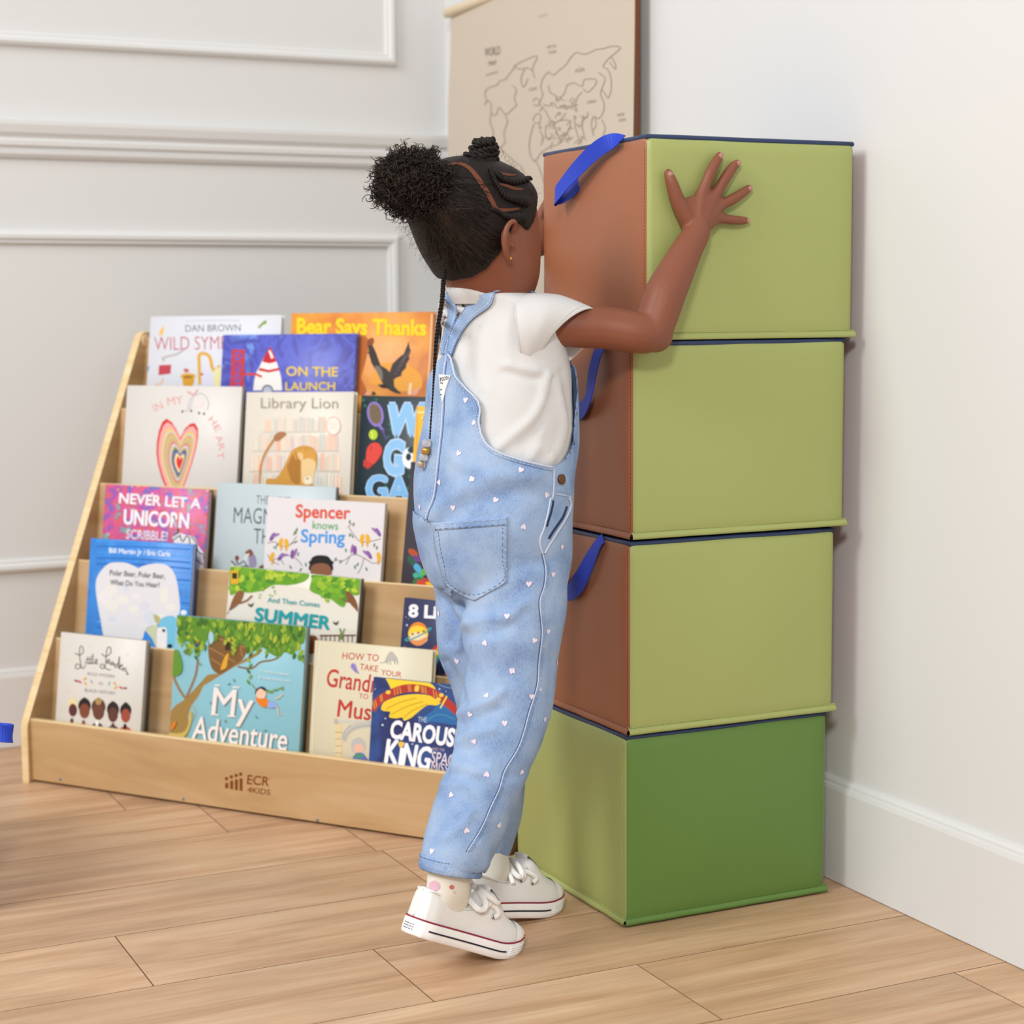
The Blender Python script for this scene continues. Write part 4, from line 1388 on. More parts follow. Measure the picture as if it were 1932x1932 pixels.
def a_adv(a):
    c = crop(290, 1140, 5.855)
    rnd = random.Random(9)
    greens = ['#4F7A2A', '#6B962E', '#86A82E', '#A4B238', '#3F6A2A', '#5E8C2C', '#94AC34']
    # trunk and nest
    a.blob([c(150, 1480), c(140, 1280), c(230, 1130), c(330, 1060), c(430, 960), c(540, 840), c(600, 780), c(720, 770), c(690, 810), c(560, 890), c(500, 1010), c(420, 1120), c(380, 1250), c(390, 1400), c(330, 1480)], '#9A7B42', 3)
    a.blob([c(560, 900), c(700, 770), c(900, 660), c(1050, 580), c(1150, 520), c(1200, 490), c(1180, 540), c(1050, 620), c(900, 690), c(700, 810)], '#97784A', 3)
    a.stroke([c(930, 690), c(1080, 710), c(1180, 640), c(1300, 620), c(1380, 590)], 3.6, '#7E6444')
    a.stroke([c(360, 1030), c(420, 900), c(470, 760), c(490, 610)], 5, '#8A7058')
    a.stroke([c(350, 1040), c(290, 950), c(240, 850), c(215, 770)], 5, '#8F7548')
    a.blob([c(600, 460), c(700, 340), c(900, 330), c(1030, 440), c(1000, 590), c(880, 680), c(740, 770), c(650, 720), c(610, 600)], '#7A5730', 3)
    for p in ([(610, 480), (760, 560), (900, 640)], [(630, 600), (740, 670)], [(680, 370), (850, 420), (1010, 480)], [(960, 470), (980, 580)]):
        a.stroke([c(*q) for q in p], 1.6, '#A88450')
    a.rect(*c(790, 420), *c(845, 510), '#3A2A1A')
    a.blob([c(735, 730), c(760, 640), c(800, 560), c(830, 545), c(815, 620), c(800, 700)], '#D9A030', 3)
    # foliage fringe
    a.blob([c(262, 115), c(600, 140), c(1000, 185), c(1680, 245), c(1665, 420), c(1600, 460), c(1540, 560), c(1450, 530), c(1390, 590), c(1280, 540), c(1200, 480), c(1080, 520), c(980, 440), c(880, 400), c(800, 340), c(700, 330), c(640, 300), c(590, 400), c(560, 450), c(490, 560), c(440, 480), c(390, 420), c(330, 400), c(290, 300), c(255, 240)], '#5C8A2C', 3)
    for k in range(190):
        t = rnd.random()
        x = 262 + t * 1400
        ymax = 300 + 190 * abs(math.sin(t * 7 + .5)) * (1 if t > .6 or t < .2 else .5)
        y = rnd.uniform(130 + t * 110, 150 + t * 110 + ymax * .8)
        a.ell(*c(x, y), rnd.uniform(2, 4.5), rnd.uniform(4, 9), rnd.choice(greens), rnd.uniform(-35, 35), 9)
    for x, y0, y1 in ((890, 380, 540), (1060, 500, 860), (480, 380, 590)):
        for k in range(7):
            yy = y0 + (y1 - y0) * k / 6
            a.ell(*c(x + (k % 2) * 22 - 8, yy), 2.4, 5, rnd.choice(greens), 30 * (1 if k % 2 else -1), 8)
    a.blob([c(225, 510), c(280, 510), c(325, 680), c(290, 780), c(200, 770)], '#5E9030', 3)
    a.blob([c(330, 520), c(390, 480), c(400, 530), c(360, 555)], '#5A7E3A', 3)
    a.ell(*c(480, 455), 4, 3, '#3A4A7A'); a.ell(*c(490, 425), 2.5, 2, '#A8453A')
    a.ell(*c(640, 370), 5, 12, '#9FC6D4')
    a.blob([c(400, 1180), c(430, 1200), c(420, 1320), c(340, 1470), c(160, 1480), c(140, 1420), c(320, 1420), c(390, 1320)], '#C2AA58', 3)
    a.blob([c(195, 1370), c(230, 1300), c(255, 1300), c(240, 1350), c(210, 1385)], '#DE7A22', 3)
    a.stroke([c(420, 1110), c(465, 1180), c(450, 1240), c(425, 1280)], 1.2, '#B8A878')
    # lettering with a soft brown edge
    for s, p0, p1, cap in (('My', (645, 1214), (1088, 1262), 54), ('Adventure', (425, 1488), (1468, 1622), 46)):
        a.text(s, c(*p0)[0] + 1, c(*p0)[1] + 1, c(*p1)[0] + 1, c(*p1)[1] + 1, cap, '#9C8C86', bold=.012)
        a.text(s, *c(*p0), *c(*p1), cap, '#EAE1DC', bold=.008)
    for x0, x1, y, dy in ((640, 725, 1215, 8), (820, 915, 1232, 10), (680, 740, 893, 6), (880, 955, 915, 6)):
        a.stroke([c(x0, y), c(x1, y + dy)], 2.6, '#EAE1DC', 1)
    a.text('Timothy Knapman', *c(1182, 748), *c(1505, 788), 5, '#D6E4E8', bold=.01)
    a.text('& Sarah Warburton', *c(1166, 820), *c(1512, 860), 5, '#D6E4E8', bold=.01)
    # swinging boy
    a.stroke([c(1090, 880), c(1130, 930), c(1250, 960), c(1350, 950), c(1440, 910)], 1.6, '#6E8A40')
    for x, y in ((1300, 970), (1355, 945), (1425, 930), (1275, 955)):
        a.ell(*c(x, y), 4, 2, '#6E963A', x % 50, 8)
    a.ell(*c(1195, 990), 9.5, 10.5, '#E8C0A6')
    a.blob([c(1150, 930), c(1200, 908), c(1245, 930), c(1240, 960), c(1190, 930), c(1150, 960), c(1130, 1000), c(1130, 960)], '#2A1E1E', 3)
    a.blob([c(1125, 1020), c(1170, 1040), c(1240, 1040), c(1285, 1070), c(1275, 1120), c(1225, 1140), c(1165, 1100)], '#DE7C20', 3)
    a.blob([c(1270, 1080), c(1330, 1075), c(1375, 1120), c(1330, 1145), c(1270, 1140)], '#8FA6DC', 3)
    a.stroke([c(1350, 1050), c(1410, 1020), c(1430, 985)], 2, '#E4BCA2', 1)
    a.stroke([c(1365, 1120), c(1385, 1180), c(1385, 1225), c(1415, 1215)], 2, '#E4BCA2', 1)
    for x, y, r in ((895, 840, 80), (840, 880, -30), (640, 1090, 80), (800, 1290, 80), (1140, 1245, 60), (1240, 1395, -20), (520, 660, 70)):
        a.ell(*c(x, y), 3.6, 1.3, '#5F8A78', r, 8)
book('E', .001, (333, 1160), (578, 1182), .012, '#86BBC8', 'sky blue picture book with a leafy tree and white serif title', a_adv, back='#3C6A70', spine='#6FA4B0')


def a_grand(a):
    c = crop(560, 1190, 5.682)
    rd = '#BC3A30'
    a.stroke([(601, 1212), (589, 1320), (585, 1425)], 1.2, '#C9BF9E')
    a.stroke([(604, 1212), (592, 1320), (588, 1425)], .8, '#F0E9D2')
    a.text('HOW TO', *c(487, 302), *c(876, 328), 13.5, rd, bold=.006)
    a.text('TAKE', *c(672, 415), *c(866, 442), 12, rd, bold=.004)
    a.text('YOUR', *c(902, 472), *c(1118, 502), 11, rd, bold=.004)
    a.text('Grandma', *c(312, 592), *c(1000, 690), 35, rd, bold=.012)
    a.text('TO THE', *c(664, 722), *c(920, 752), 9.5, rd, bold=.002)
    a.text('Museum', *c(432, 918), *c(1180, 1008), 34, rd, bold=.012)
    a.blob([c(935, 340), c(970, 260), c(1010, 220), c(1050, 250), c(1085, 310), c(1060, 330), c(1000, 320), c(960, 345)], '#B9B6AC', 3)
    a.stroke([c(890, 345), c(940, 340), c(980, 330)], 1.6, '#B0ADA4')
    for x in (970, 1000, 1045, 1075):
        a.stroke([c(x, 320), c(x + 8, 362)], 1.8, '#A6A39C', 1)
    a.blob([c(575, 390), c(590, 350), c(630, 360), c(650, 420), c(670, 462), c(620, 440)], '#9A86C4', 3)
    a.stroke([c(590, 360), c(640, 440)], 1, '#6A5AA0', 1)
    st = '#C9C5B8'
    a.rect(*c(400, 960), *c(860, 985), st)
    a.blob([c(395, 950), c(430, 945), c(450, 990), c(410, 1000)], '#B5B0A2', 3)
    a.rect(*c(412, 1000), *c(485, 1400), '#DCC79A')
    for y in (1090, 1160, 1235, 1310):
        a.stroke([c(412, y), c(485, y)], 1, '#8A7F66', 1)
    a.stroke([c(500, 1180), c(530, 1100), c(600, 1040), c(700, 1010), c(860, 1000)], 11, '#BDBBB2')
    a.stroke([c(505, 1180), c(535, 1110), c(605, 1052), c(705, 1022), c(860, 1012)], 1, '#8A887E')
    a.stroke([c(495, 1150), c(520, 1070), c(580, 1010)], 1, '#8A887E')
    a.ell(*c(660, 1235), 14, 16, '#B9B6B2'); a.ell(*c(665, 1265), 10, 9.5, '#E2B49C')
    a.blob([c(600, 1360), c(640, 1310), c(720, 1320), c(760, 1420), c(600, 1420)], '#5A7AA8', 3)
    a.blob([c(620, 1330), c(690, 1325), c(700, 1350), c(640, 1360)], '#4E9A5A', 3)
    a.blob([c(700, 1380), c(760, 1370), c(770, 1430), c(690, 1430)], '#7A5AA0', 3)
    a.ell(*c(560, 1385), 5, 3.4, '#6A9A50')
book('E', .0062, (594, 1208), (817, 1227), .012, '#D4CBAF', 'cream picture book with red hand-drawn title and stone arch', a_grand, back='#C9BE9A', spine='#E0D6B6')

night = noisy('cover_night', ['#232A58', '#2A3468', '#2F4E8C', '#27305F'], 12, .6)
def a_car(a):
    c = crop(560, 1190, 5.682)
    a.blob([c(1450, 860), c(1560, 780), c(1740, 900), c(1740, 1010), c(1500, 980), c(1330, 960)], '#2F6AA6')
    a.blob([c(945, 498), c(1140, 512), c(1300, 520), c(1440, 570), c(1480, 640), c(1300, 640), c(1150, 640), c(1030, 640), c(985, 570)], '#EFCF38')
    a.blob([c(900, 840), c(930, 770), c(1030, 720), c(1150, 690), c(1300, 680), c(1440, 700), c(1540, 760), c(1500, 800), c(1400, 800), c(1290, 880), c(1230, 930), c(1150, 965), c(1130, 930), c(1060, 940), c(990, 925), c(1000, 870), c(930, 860)], '#EBC936')
    for p in ([(960, 840), (1100, 770), (1280, 720)], [(1010, 900), (1160, 820), (1350, 760)], [(1150, 930), (1250, 850), (1400, 790)]):
        a.stroke([c(*q) for q in p], 2.4, '#D2A628')
    a.stroke([c(795, 850), c(880, 750), c(1010, 670), c(1160, 620), c(1300, 620), c(1430, 650), c(1560, 730), c(1680, 830), c(1760, 900)], 15, '#B13A32')
    for t in ((830, 800), (850, 780), (900, 730), (915, 715), (1050, 655), (1080, 645), (1110, 637), (1200, 618), (1220, 615), (1340, 628), (1360, 632), (1385, 640), (1470, 675), (1500, 690)):
        a.stroke([c(t[0] - 8, t[1] - 38), c(t[0] + 6, t[1] + 38)], 1.2, '#E4B24A', 1)
    for x, y in ((980, 660), (1290, 605), (1285, 632), (1550, 690), (1520, 735)):
        a.ell(*c(x, y), 4.5, 3.8, '#E9C94A')
    a.stroke([c(1540, 830), c(1610, 700)], 3, '#E9D25A', 1)
    a.stroke([c(1390, 985), c(1460, 920), c(1560, 900), c(1700, 950)], 1.4, '#4F9AA8')
    a.stroke([c(1500, 560), c(1580, 600), c(1680, 620)], 1.2, '#8AA0A8')
    for x, y, r in ((840, 625, 1), (950, 940, 1.4), (920, 1010, 2), (1210, 1000, 1), (1530, 625, 1.6), (1600, 650, 1), (1240, 1215, 1.5)):
        a.ell(*c(x, y), r, r, '#D8DCEA', n=8)
    wh = '#F1F0F5'
    a.text('THE', *c(1298, 976), *c(1392, 984), 10.5, '#B9C6DC', bold=.004)
    a.text('CAROUSEL', *c(1000, 1143), *c(1850, 1262), 34, wh, bold=.04)
    a.text('K', *c(945, 1408), *c(1070, 1425), 46, wh, bold=.03)
    a.text('I', *c(1090, 1462), *c(1118, 1466), 38, wh, bold=.03)
    a.text('NG', *c(1128, 1440), *c(1410, 1490), 44, wh, bold=.03)
    a.blob([c(1085, 1200), c(1100, 1195), c(1115, 1185), c(1135, 1195), c(1155, 1195), c(1140, 1245), c(1105, 1250)], '#E5BE5A', 3)
    a.text('AND THE', *c(1452, 1278), *c(1582, 1296), 6, '#B9A6B0', bold=.01)
    a.text('SPACE', *c(1438, 1415), *c(1740, 1460), 23, '#E2D2D8', bold=.01)
    a.text('MISSION', *c(1438, 1510), *c(1800, 1560), 19, '#D8C6CE', bold=.006)
book('E', -.0002, (705, 1277), (893, 1296), .005, night, 'navy picture book with a golden wing at the front of the lowest tier', a_car, hard=False)

# ------------------------------------------------------------------ the girl
EF = V((0.950, 0.312, 0)).normalized()       # the way she faces
ER = V((EF.y, -EF.x, 0))                      # her right
C0 = V((0.955, 2.035, 0))
SIDE = V((FWD.y, -FWD.x, 0)).normalized()


def atr(px, py, r):
    return on_plane(px, py, C0 + ER * r, ER)


def G(f, r, z):
    return C0 + EF * f + ER * r + ZU * z


def realize(mb, name, parent, voxel, smooth_n, post=None, solid=0.0, origin=None):
    """fuses the collected closed shapes into one continuous skin"""
    o = mb.build(name, parent, origin=origin)
    m = o.modifiers.new('fuse', 'REMESH'); m.mode = 'VOXEL'; m.voxel_size = voxel; m.use_smooth_shade = True
    s = o.modifiers.new('soften', 'SMOOTH'); s.factor = .5; s.iterations = smooth_n
    dg = bpy.context.evaluated_depsgraph_get()
    me = bpy.data.meshes.new_from_object(o.evaluated_get(dg))
    o.modifiers.clear()
    old = o.data
    mats = list(old.materials)
    o.data = me
    bpy.data.meshes.remove(old)
    me.name = name
    me.materials.clear()
    for x in mats: me.materials.append(x)
    if post:
        bm = bmesh.new(); bm.from_mesh(me)
        post(bm, V(o['_o']))
        bm.to_mesh(me); bm.free()
    if solid:
        sm = o.modifiers.new('thick', 'SOLIDIFY'); sm.thickness = solid; sm.offset = -1
        dg = bpy.context.evaluated_depsgraph_get()
        me2 = bpy.data.meshes.new_from_object(o.evaluated_get(dg))
        o.modifiers.clear(); o.data = me2; bpy.data.meshes.remove(me); me2.name = name
        me = me2
    me.polygons.foreach_set('use_smooth', [True] * len(me.polygons))
    me.update()
    return o


def bvh_of(o):
    me, org = o.data, V(o['_o'])
    return BVHTree.FromPolygons([tuple(v.co + org) for v in me.vertices], [list(p.vertices) for p in me.polygons])


def cast(bv, px, py, off=0.0):
    d = ray(px, py).normalized()
    h = bv.ray_cast(CAM, d)
    if h[0] is None: return None
    n = h[1] if h[1].dot(d) < 0 else -h[1]
    return h[0] + n * off


def sure(bv, px, py, off=0.0):
    p = cast(bv, px, py, off)
    if p is None:
        h = bv.find_nearest(atr(px, py, .04))
        p = h[0] + (h[1] if h[1].dot(CAM - h[0]) > 0 else -h[1]) * off
    return p


def ring(c, U, W, n=28, e=2.0):
    out = []
    for k in range(n):
        a = 2 * PI * k / n
        ca, sa = math.cos(a), math.sin(a)
        out.append(V(c) + V(U) * (abs(ca) ** (2 / e) * (1 if ca >= 0 else -1)) + V(W) * (abs(sa) ** (2 / e) * (1 if sa >= 0 else -1)))
    return out


def loft(mb, rings, material, caps=True):
    o = len(mb.v)
    mb.grid(rings, material, True, True)
    n = len(rings[0])
    if caps:
        k = mb.m(material)
        for base, rev in ((o, True), (o + (len(rings) - 1) * n, False)):
            f = [base + i for i in range(n)]
            mb.f.append(f[::-1] if rev else f); mb.mi.append(k); mb.sm.append(True)


# --- materials
def skin_material():
    m = mat('skin', '#824D38', .48, .35, bump=(260, .06))
    b = m.node_tree.nodes['Principled BSDF']
    b.inputs['Subsurface Weight'].default_value = .12
    b.inputs['Subsurface Radius'].default_value = (.012, .005, .003)
    b.inputs['Subsurface Scale'].default_value = .5
    return m


def denim_material(name, a='#7089B6', b_='#8FA8CB', c='#A6B9D2'):
    m = bpy.data.materials.new(name)
    m.use_nodes = True
    nt = m.node_tree; L = nt.links.new
    b = nt.nodes['Principled BSDF']
    b.inputs['Roughness'].default_value = .9
    b.inputs['Specular IOR Level'].default_value = .15
    tc = nt.nodes.new('ShaderNodeTexCoord')
    n1 = nt.nodes.new('ShaderNodeTexNoise'); n1.inputs['Scale'].default_value = 22; n1.inputs['Detail'].default_value = 4
    L(tc.outputs['Object'], n1.inputs['Vector'])
    s = nt.nodes.new('ShaderNodeVectorMath'); s.operation = 'MULTIPLY'; s.inputs[1].default_value = (1500, 1500, 260)
    L(tc.outputs['Object'], s.inputs[0])
    n2 = nt.nodes.new('ShaderNodeTexNoise'); n2.inputs['Scale'].default_value = 1; n2.inputs['Detail'].default_value = 2
    L(s.outputs[0], n2.inputs['Vector'])
    ad = nt.nodes.new('ShaderNodeMath'); ad.operation = 'MULTIPLY_ADD'; ad.inputs[1].default_value = .45
    L(n2.outputs[0], ad.inputs[0]); 
    h = nt.nodes.new('ShaderNodeMath'); h.operation = 'MULTIPLY'; h.inputs[1].default_value = .62
    L(n1.outputs[0], h.inputs[0]); L(h.outputs[0], ad.inputs[2])
    r = nt.nodes.new('ShaderNodeValToRGB'); e = r.color_ramp.elements
    e[0].position = .36; e[0].color = rgb(a); e[1].position = .70; e[1].color = rgb(c); e.new(.52).color = rgb(b_)
    L(ad.outputs[0], r.inputs[0]); L(r.outputs[0], b.inputs['Base Color'])
    bp = nt.nodes.new('ShaderNodeBump'); bp.inputs['Strength'].default_value = .25; bp.inputs['Distance'].default_value = .0006
    L(n2.outputs[0], bp.inputs['Height']); L(bp.outputs[0], b.inputs['Normal'])
    return m


skin = skin_material()
denim = denim_material('denim_light')
denim_seam = denim_material('denim_seam', '#5D78A8', '#809BC4', '#B4C5DE')
denim_pale = mat('denim_edge', '#C4CEDD', .9, .1, bump=(1200, .3))
stitch_m = mat('denim_stitch', '#D9DEE6', .9, .1)
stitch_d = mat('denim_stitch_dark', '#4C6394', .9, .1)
cotton = mat('white_cotton', '#D1D0CF', .9, .12, bump=(900, .12))
cotton_dk = mat('cotton_seam', '#CFC9C4', .9, .1)
heart_m = mat('heart_print', '#E3D6E2', .9, .1)
hair_m = mat('hair_black', '#120C09', .58, .25, bump=(500, .4), var=(140, '#1E1511', 1))
hair_curl = mat('hair_curl', '#1A120E', .45, .35, var=(60, '#33241B', 1))
rubber = mat('white_rubber', '#F4F3F2', .5, .35)
canvas = mat('white_canvas', '#E9E8E5', .85, .15, bump=(1100, .2))
lace_m = mat('white_lace', '#F0EEEA', .85, .15, bump=(1500, .3))
chrome = mat('eyelet_metal', '#C9CCD0', .25, .5, metal=1.0)

girl = thing('person', tuple(C0), 'child in white shirt and heart-print denim overalls hugging the block stack', 'person')

# --- torso shape shared by shirt and overalls: rows of (py, left px, right px, q = depth/width, r of centre)
def trow(py, L, R, q, rc=0.0, grow=0.0):
    mid = (L + R) / 2
    c = atr(mid, py, rc)
    h = (R - L) / 2 / px_per_m(c)
    ar = h / math.sqrt((.73 * q) ** 2 + .68 ** 2)
    return c, EF * (ar * q + grow), ER * (ar + grow)


OV = [(612, 834, 1056, .70), (632, 829, 1066, .78), (655, 822, 1074, .84), (690, 812, 1082, .88), (740, 806, 1086, .9), (800, 800, 1088, .92), (850, 791, 1087, .92), (900, 786, 1083, .9), (950, 784, 1080, .88), (1000, 787, 1078, .88), (1050, 798, 1076, .88), (1095, 812, 1072, .86)]
OVi = catmull(OV, 4)


# ------------------------------------------------------------------ body
def build_body():
    mb = MB()
    # head: rings up the skull, slightly bowed forward
    HC = atr(897, 428, .004)
    R_ = [(.0800, -.008, .012, .010), (.0755, -.008, .036, .029), (.064, -.008, .062, .049), (.043, -.007, .081, .062), (.015, -.004, .088, .0675), (-.008, .006, .082, .067), (-.034, .016, .0735, .0645), (-.054, .025, .0635, .061), (-.074, .031, .053, .052), (-.090, .036, .037, .040), (-.099, .040, .018, .020)]
    rr = catmull(R_, 3)
    tilt = Matrix.Rotation(math.radians(5), 3, ER * -1)
    hd = lambda f, r, z: HC + tilt @ (EF * f + ER * r + ZU * z)
    rings = [[hd(fc + af * math.cos(2 * PI * k / 36), ar * math.sin(2 * PI * k / 36), z) for k in range(36)] for z, fc, af, ar in rr]
    loft(mb, rings, skin)
    for f, r, z, s in ((.0885, 0, -.026, (.010, .0085, .009)), (.084, .0065, -.030, (.006, .0055, .005)), (.084, -.0065, -.030, (.006, .0055, .005)), (.080, 0, -.012, (.006, .005, .014)),
                       (.0860, 0, -.050, (.008, .015, .0042)), (.0850, 0, -.058, (.008, .013, .0045)), (.078, 0, -.078, (.012, .014, .010)),
                       (.052, .031, -.046, (.020, .018, .024)), (.052, -.031, -.046, (.020, .018, .024))):
        mb.ball(hd(f, r, z), s, skin, M=Matrix((EF, ER, ZU)).transposed())
    # ears
    def ear(sgn):
        P_ = [(-.012, .0655, .006), (-.0135, .0735, .014), (-.0075, .0785, .0215), (.002, .0785, .0225), (.0085, .0745, .017), (.0095, .0705, .010)]
        q = [(-.012, .066, .006), (-.0155, .0765, -.001)]
        hx = [(.006, .069, .012), (.003, .0755, .0205), (-.0055, .0785, .0215), (-.0125, .0785, .0145), (-.0145, .0775, .004), (-.0125, .0755, -.007), (-.0075, .0735, -.0155), (-.0015, .0715, -.0205)]
        pts = [hd(f - .009 + (.006 if sgn < 0 else 0), r * (sgn if sgn > 0 else -.94), z - .020) for f, r, z in catmull(hx, 4)]
        n = len(pts)
        mb.tube(pts, [.0036] * n, skin, n=8)
        mb.ball(hd(-.0145, .0700 * sgn, -.020), (.0075, .0045, .015), skin, M=Matrix((EF, ER, ZU)).transposed())
        mb.ball(hd(-.009, .0695 * sgn, -.039), (.0055, .004, .0055), skin, M=Matrix((EF, ER, ZU)).transposed())
        mb.ball(hd(-.003, .0690 * sgn, -.024), (.0035, .004, .005), skin, M=Matrix((EF, ER, ZU)).transposed())
        anti = [(-.0065, .0735, .010), (-.0095, .0755, .002), (-.0085, .0745, -.007), (-.004, .072, -.012)]
        mb.tube([hd(f - .009, r * sgn, z - .020) for f, r, z in catmull(anti, 4)], .0022, skin, n=8)
    ear(1); ear(-1)
    # neck and trunk
    nk = [atr(916, 500, 0), atr(914, 530, 0), atr(913, 552, 0), atr(925, 580, 0)]
    loft(mb, [ring(c, EF * a, ER * b) for c, a, b in zip(nk, (.040, .0365, .0335, .030), (.040, .0365, .0345, .034))], skin)
    tr = [(556, 880, 965, .8), (574, 860, 985, .5), (600, 852, 1018, .55), (650, 842, 1060, .75), (750, 825, 1070, .85), (900, 802, 1066, .85), (1000, 804, 1062, .85), (1080, 830, 1050, .8)]
    loft(mb, [ring(*trow(py, L, R, q)) for py, L, R, q in catmull(tr, 3)], skin)
    # legs inside the trousers
    for pts, rs in ((LEG_R, .6), (LEG_L, .6)):
        cs = [(atr((L + R) / 2, py, r), (R - L) / 2 / 1530 * rs) for py, L, R, r in pts]
        mb.tube([c for c, _ in cs], [max(a, .017) for _, a in cs], skin, n=16)
    # right arm round the near face
    sh = atr(1000, 612, .050)
    YE = lambda px, py, y: on_plane(px, py, (0, y, 0), V((0, 1, 0)))
    el = YE(1226, 622, 1.942)
    wr = YE(1314, 440, 1.9615)
    def arm(pts, rads):
        q = catmull([tuple(p) + (r,) for p, r in zip(pts, rads)], 5)
        mb.tube([V(a[:3]) for a in q], [a[3] for a in q], skin, n=18)
    arm([sh, sh.lerp(el, .30), sh.lerp(el, .62), YE(1196, 627, 1.9445), YE(1221, 628, 1.9430), YE(1234, 613, 1.9430), YE(1243, 588, 1.9445), YE(1256, 552, 1.947), YE(1276, 512, 1.952), YE(1297, 470, 1.957), wr, YE(1316, 424, 1.9650), YE(1321, 406, 1.9675)],
        [.020, .0255, .0262, .0255, .0250, .0250, .0258, .0255, .0228, .0193, .0170, .0148, .0105])
    mb.ball(YE(1236, 634, 1.945), (.0225, .0215, .0205), skin)
    # right hand, spread on the vinyl
    yh = 1.9705
    h = lambda px, py, dy=0.0: YE(px, py, yh + dy)
    wrist = YE(1313, 436, 1.9635)
    mb.ball(h(1319, 415, -.0035), (.0190, .0112, .0210), skin)
    mb.ball(h(1330, 394, -.003), (.0225, .0100, .0225), skin, M=Matrix.Rotation(-.5, 3, 'Y'))
    mb.ball(h(1310, 408, -.003), (.016, .0095, .019), skin)
    fingers = {
        'index': [(1322, 372), (1341, 324), (1352, 303.5), (1357.5, 293.5)],
        'middle': [(1345, 374), (1369, 335), (1383.5, 314.5), (1391, 308)],
        'ring': [(1354, 389), (1384, 375), (1403.5, 362), (1413.5, 355)],
        'little': [(1350, 411), (1383, 415), (1402, 416), (1409, 416.6)]}
    tips = []
    for nm, pts in fingers.items():
        r0 = {'index': .0073, 'middle': .0073, 'ring': .0070, 'little': .0062}[nm]
        base = pts[0]
        mb.tube([wrist, h(*base, -.002)], [.0115, r0 * 1.28], skin, n=12)
        mid = tuple((a + b) / 2 for a, b in zip(pts[0], pts[1]))
        P3 = [h(*base, -.002), h(*mid, -.0025), h(*pts[1], -.0028), h(*pts[2], -.0006), h(*pts[3], .0012)]
        R3 = [r0 * 1.22, r0 * 1.0, r0 * .98, r0 * .86, r0 * .72]
        q = catmull([tuple(p) + (r,) for p, r in zip(P3, R3)], 4)
        mb.tube([V(a[:3]) for a in q], [a[3] for a in q], skin, n=12)
        mb.ball(V(q[-1][:3]), r0 * .72, skin, nu=12, nv=8)
        tips.append((h(*pts[2], -.0006).lerp(h(*pts[3], .0012), .78), (h(*pts[3], .0012) - h(*pts[2], -.0006)).normalized(), r0 * .74))
    tp = [(1299, 418), (1281, 384), (1268, 346), (1261, 327)]
    P3 = [wrist.lerp(h(*tp[0]), .7), h(*tp[1], -.002), h(*tp[2], -.002), h(*tp[3], .0006)]
    q = catmull([tuple(p) + (r,) for p, r in zip(P3, [.0125, .0098, .0078, .0058])], 5)
    mb.tube([V(a[:3]) for a in q], [a[3] for a in q], skin, n=12)
    mb.ball(V(q[-1][:3]), .0058, skin, nu=12, nv=8)
    mb.tube([h(1283, 388, -.001), h(1322, 376, -.002)], [.0075, .0075], skin, n=10)     # web of the thumb
    tips.append((h(*tp[2], -.002).lerp(h(*tp[3], .0006), .75), (h(*tp[3]) - h(*tp[2])).normalized(), .0060))
    # left arm round the far side
    sl = C0 + EF * .0 - ER * .066 + ZU * (sh.z + .002)
    elL = V((1.020, 2.235, .775)); wrL = V((1.122, 2.290, .862))
    arm([sl, sl.lerp(elL, .4), sl.lerp(elL, .75), elL], [.030, .0275, .0262, .0258])
    arm([elL, elL.lerp(wrL, .4), elL.lerp(wrL, .75), wrL], [.0258, .0235, .019, .0170])
    fy = 2.2870
    mb.ball(wrL + V((.022, -.010, .028)), (.0205, .0095, .022), skin, M=Matrix.Rotation(-.5, 3, 'Y'))
    for (dx, dz, L_, r0) in ((.016, .062, .040, .0066), (.034, .056, .042, .0066), (.047, .042, .040, .0064), (.050, .022, .033, .0057)):
        b0 = V((wrL.x + dx, fy, wrL.z + dz * .8)); d = V((dx + .004, 0, dz * .62)).normalized()
        mb.tube([wrL + V((.004, -.006, .006)), b0], [.011, r0 * 1.2], skin, n=10)
        mb.tube([b0, b0 + d * L_ * .5 + V((0, .0012, 0)), b0 + d * L_], [r0 * 1.2, r0, r0 * .75], skin, n=10)
        mb.ball(b0 + d * L_, r0 * .75, skin, nu=10, nv=6)
    b0 = wrL + V((.004, -.008, .010)); mb.tube([b0, b0 + V((-.014, -.004, .028)), b0 + V((-.022, -.004, .052))], [.011, .0085, .0062], skin, n=10); mb.ball(b0 + V((-.022, -.004, .052)), .0062, skin, nu=10, nv=6)
    # ankles and feet inside the shoes
    body = realize(mb, 'body', girl, .0022, 4)
    # finger nails of the visible hand
    nail = mat('finger_nail', '#B08070', .35, .4)
    for p, d, r in tips:
        nb = MB()
        x = d; n = V((0, -1, 0)); n = (n - x * n.dot(x)).normalized(); w = x.cross(n)
        nb.ball(p + n * (r * .74), (r * .95, r * .62, r * .34), nail, nu=12, nv=8, M=Matrix((x, w, n)).transposed())
        nb.build('fingernail', body)
    # eyes and brows
    for s in (1, -1):
        e = MB(); e.ball(hd(.0690, .027 * s, -.008), .0088, mat('eye_white', '#E8E2DC', .2, .5))
        eye = e.build('eye', body)
        e = MB(); e.ball(hd(.0755, .0268 * s, -.008), (.0036, .0040, .0040), mat('iris_brown', '#24140D', .15, .5))
        e.build('iris', eye)
        e = MB(); e.tube([hd(.0815, .012 * s, .0105), hd(.0785, .022 * s, .0135), hd(.0715, .034 * s, .0125), hd(.0640, .042 * s, .008)], [.0014, .002, .0018, .0008], hair_m, n=8)
        e.build('eyebrow', body)
        e = MB(); e.tube([hd(.0815, .017 * s, -.0035), hd(.0785, .027 * s, .0000), hd(.0725, .036 * s, -.0030)], [.0008, .0012, .0008], hair_m, n=6)
        e.build('eyelashes', body)
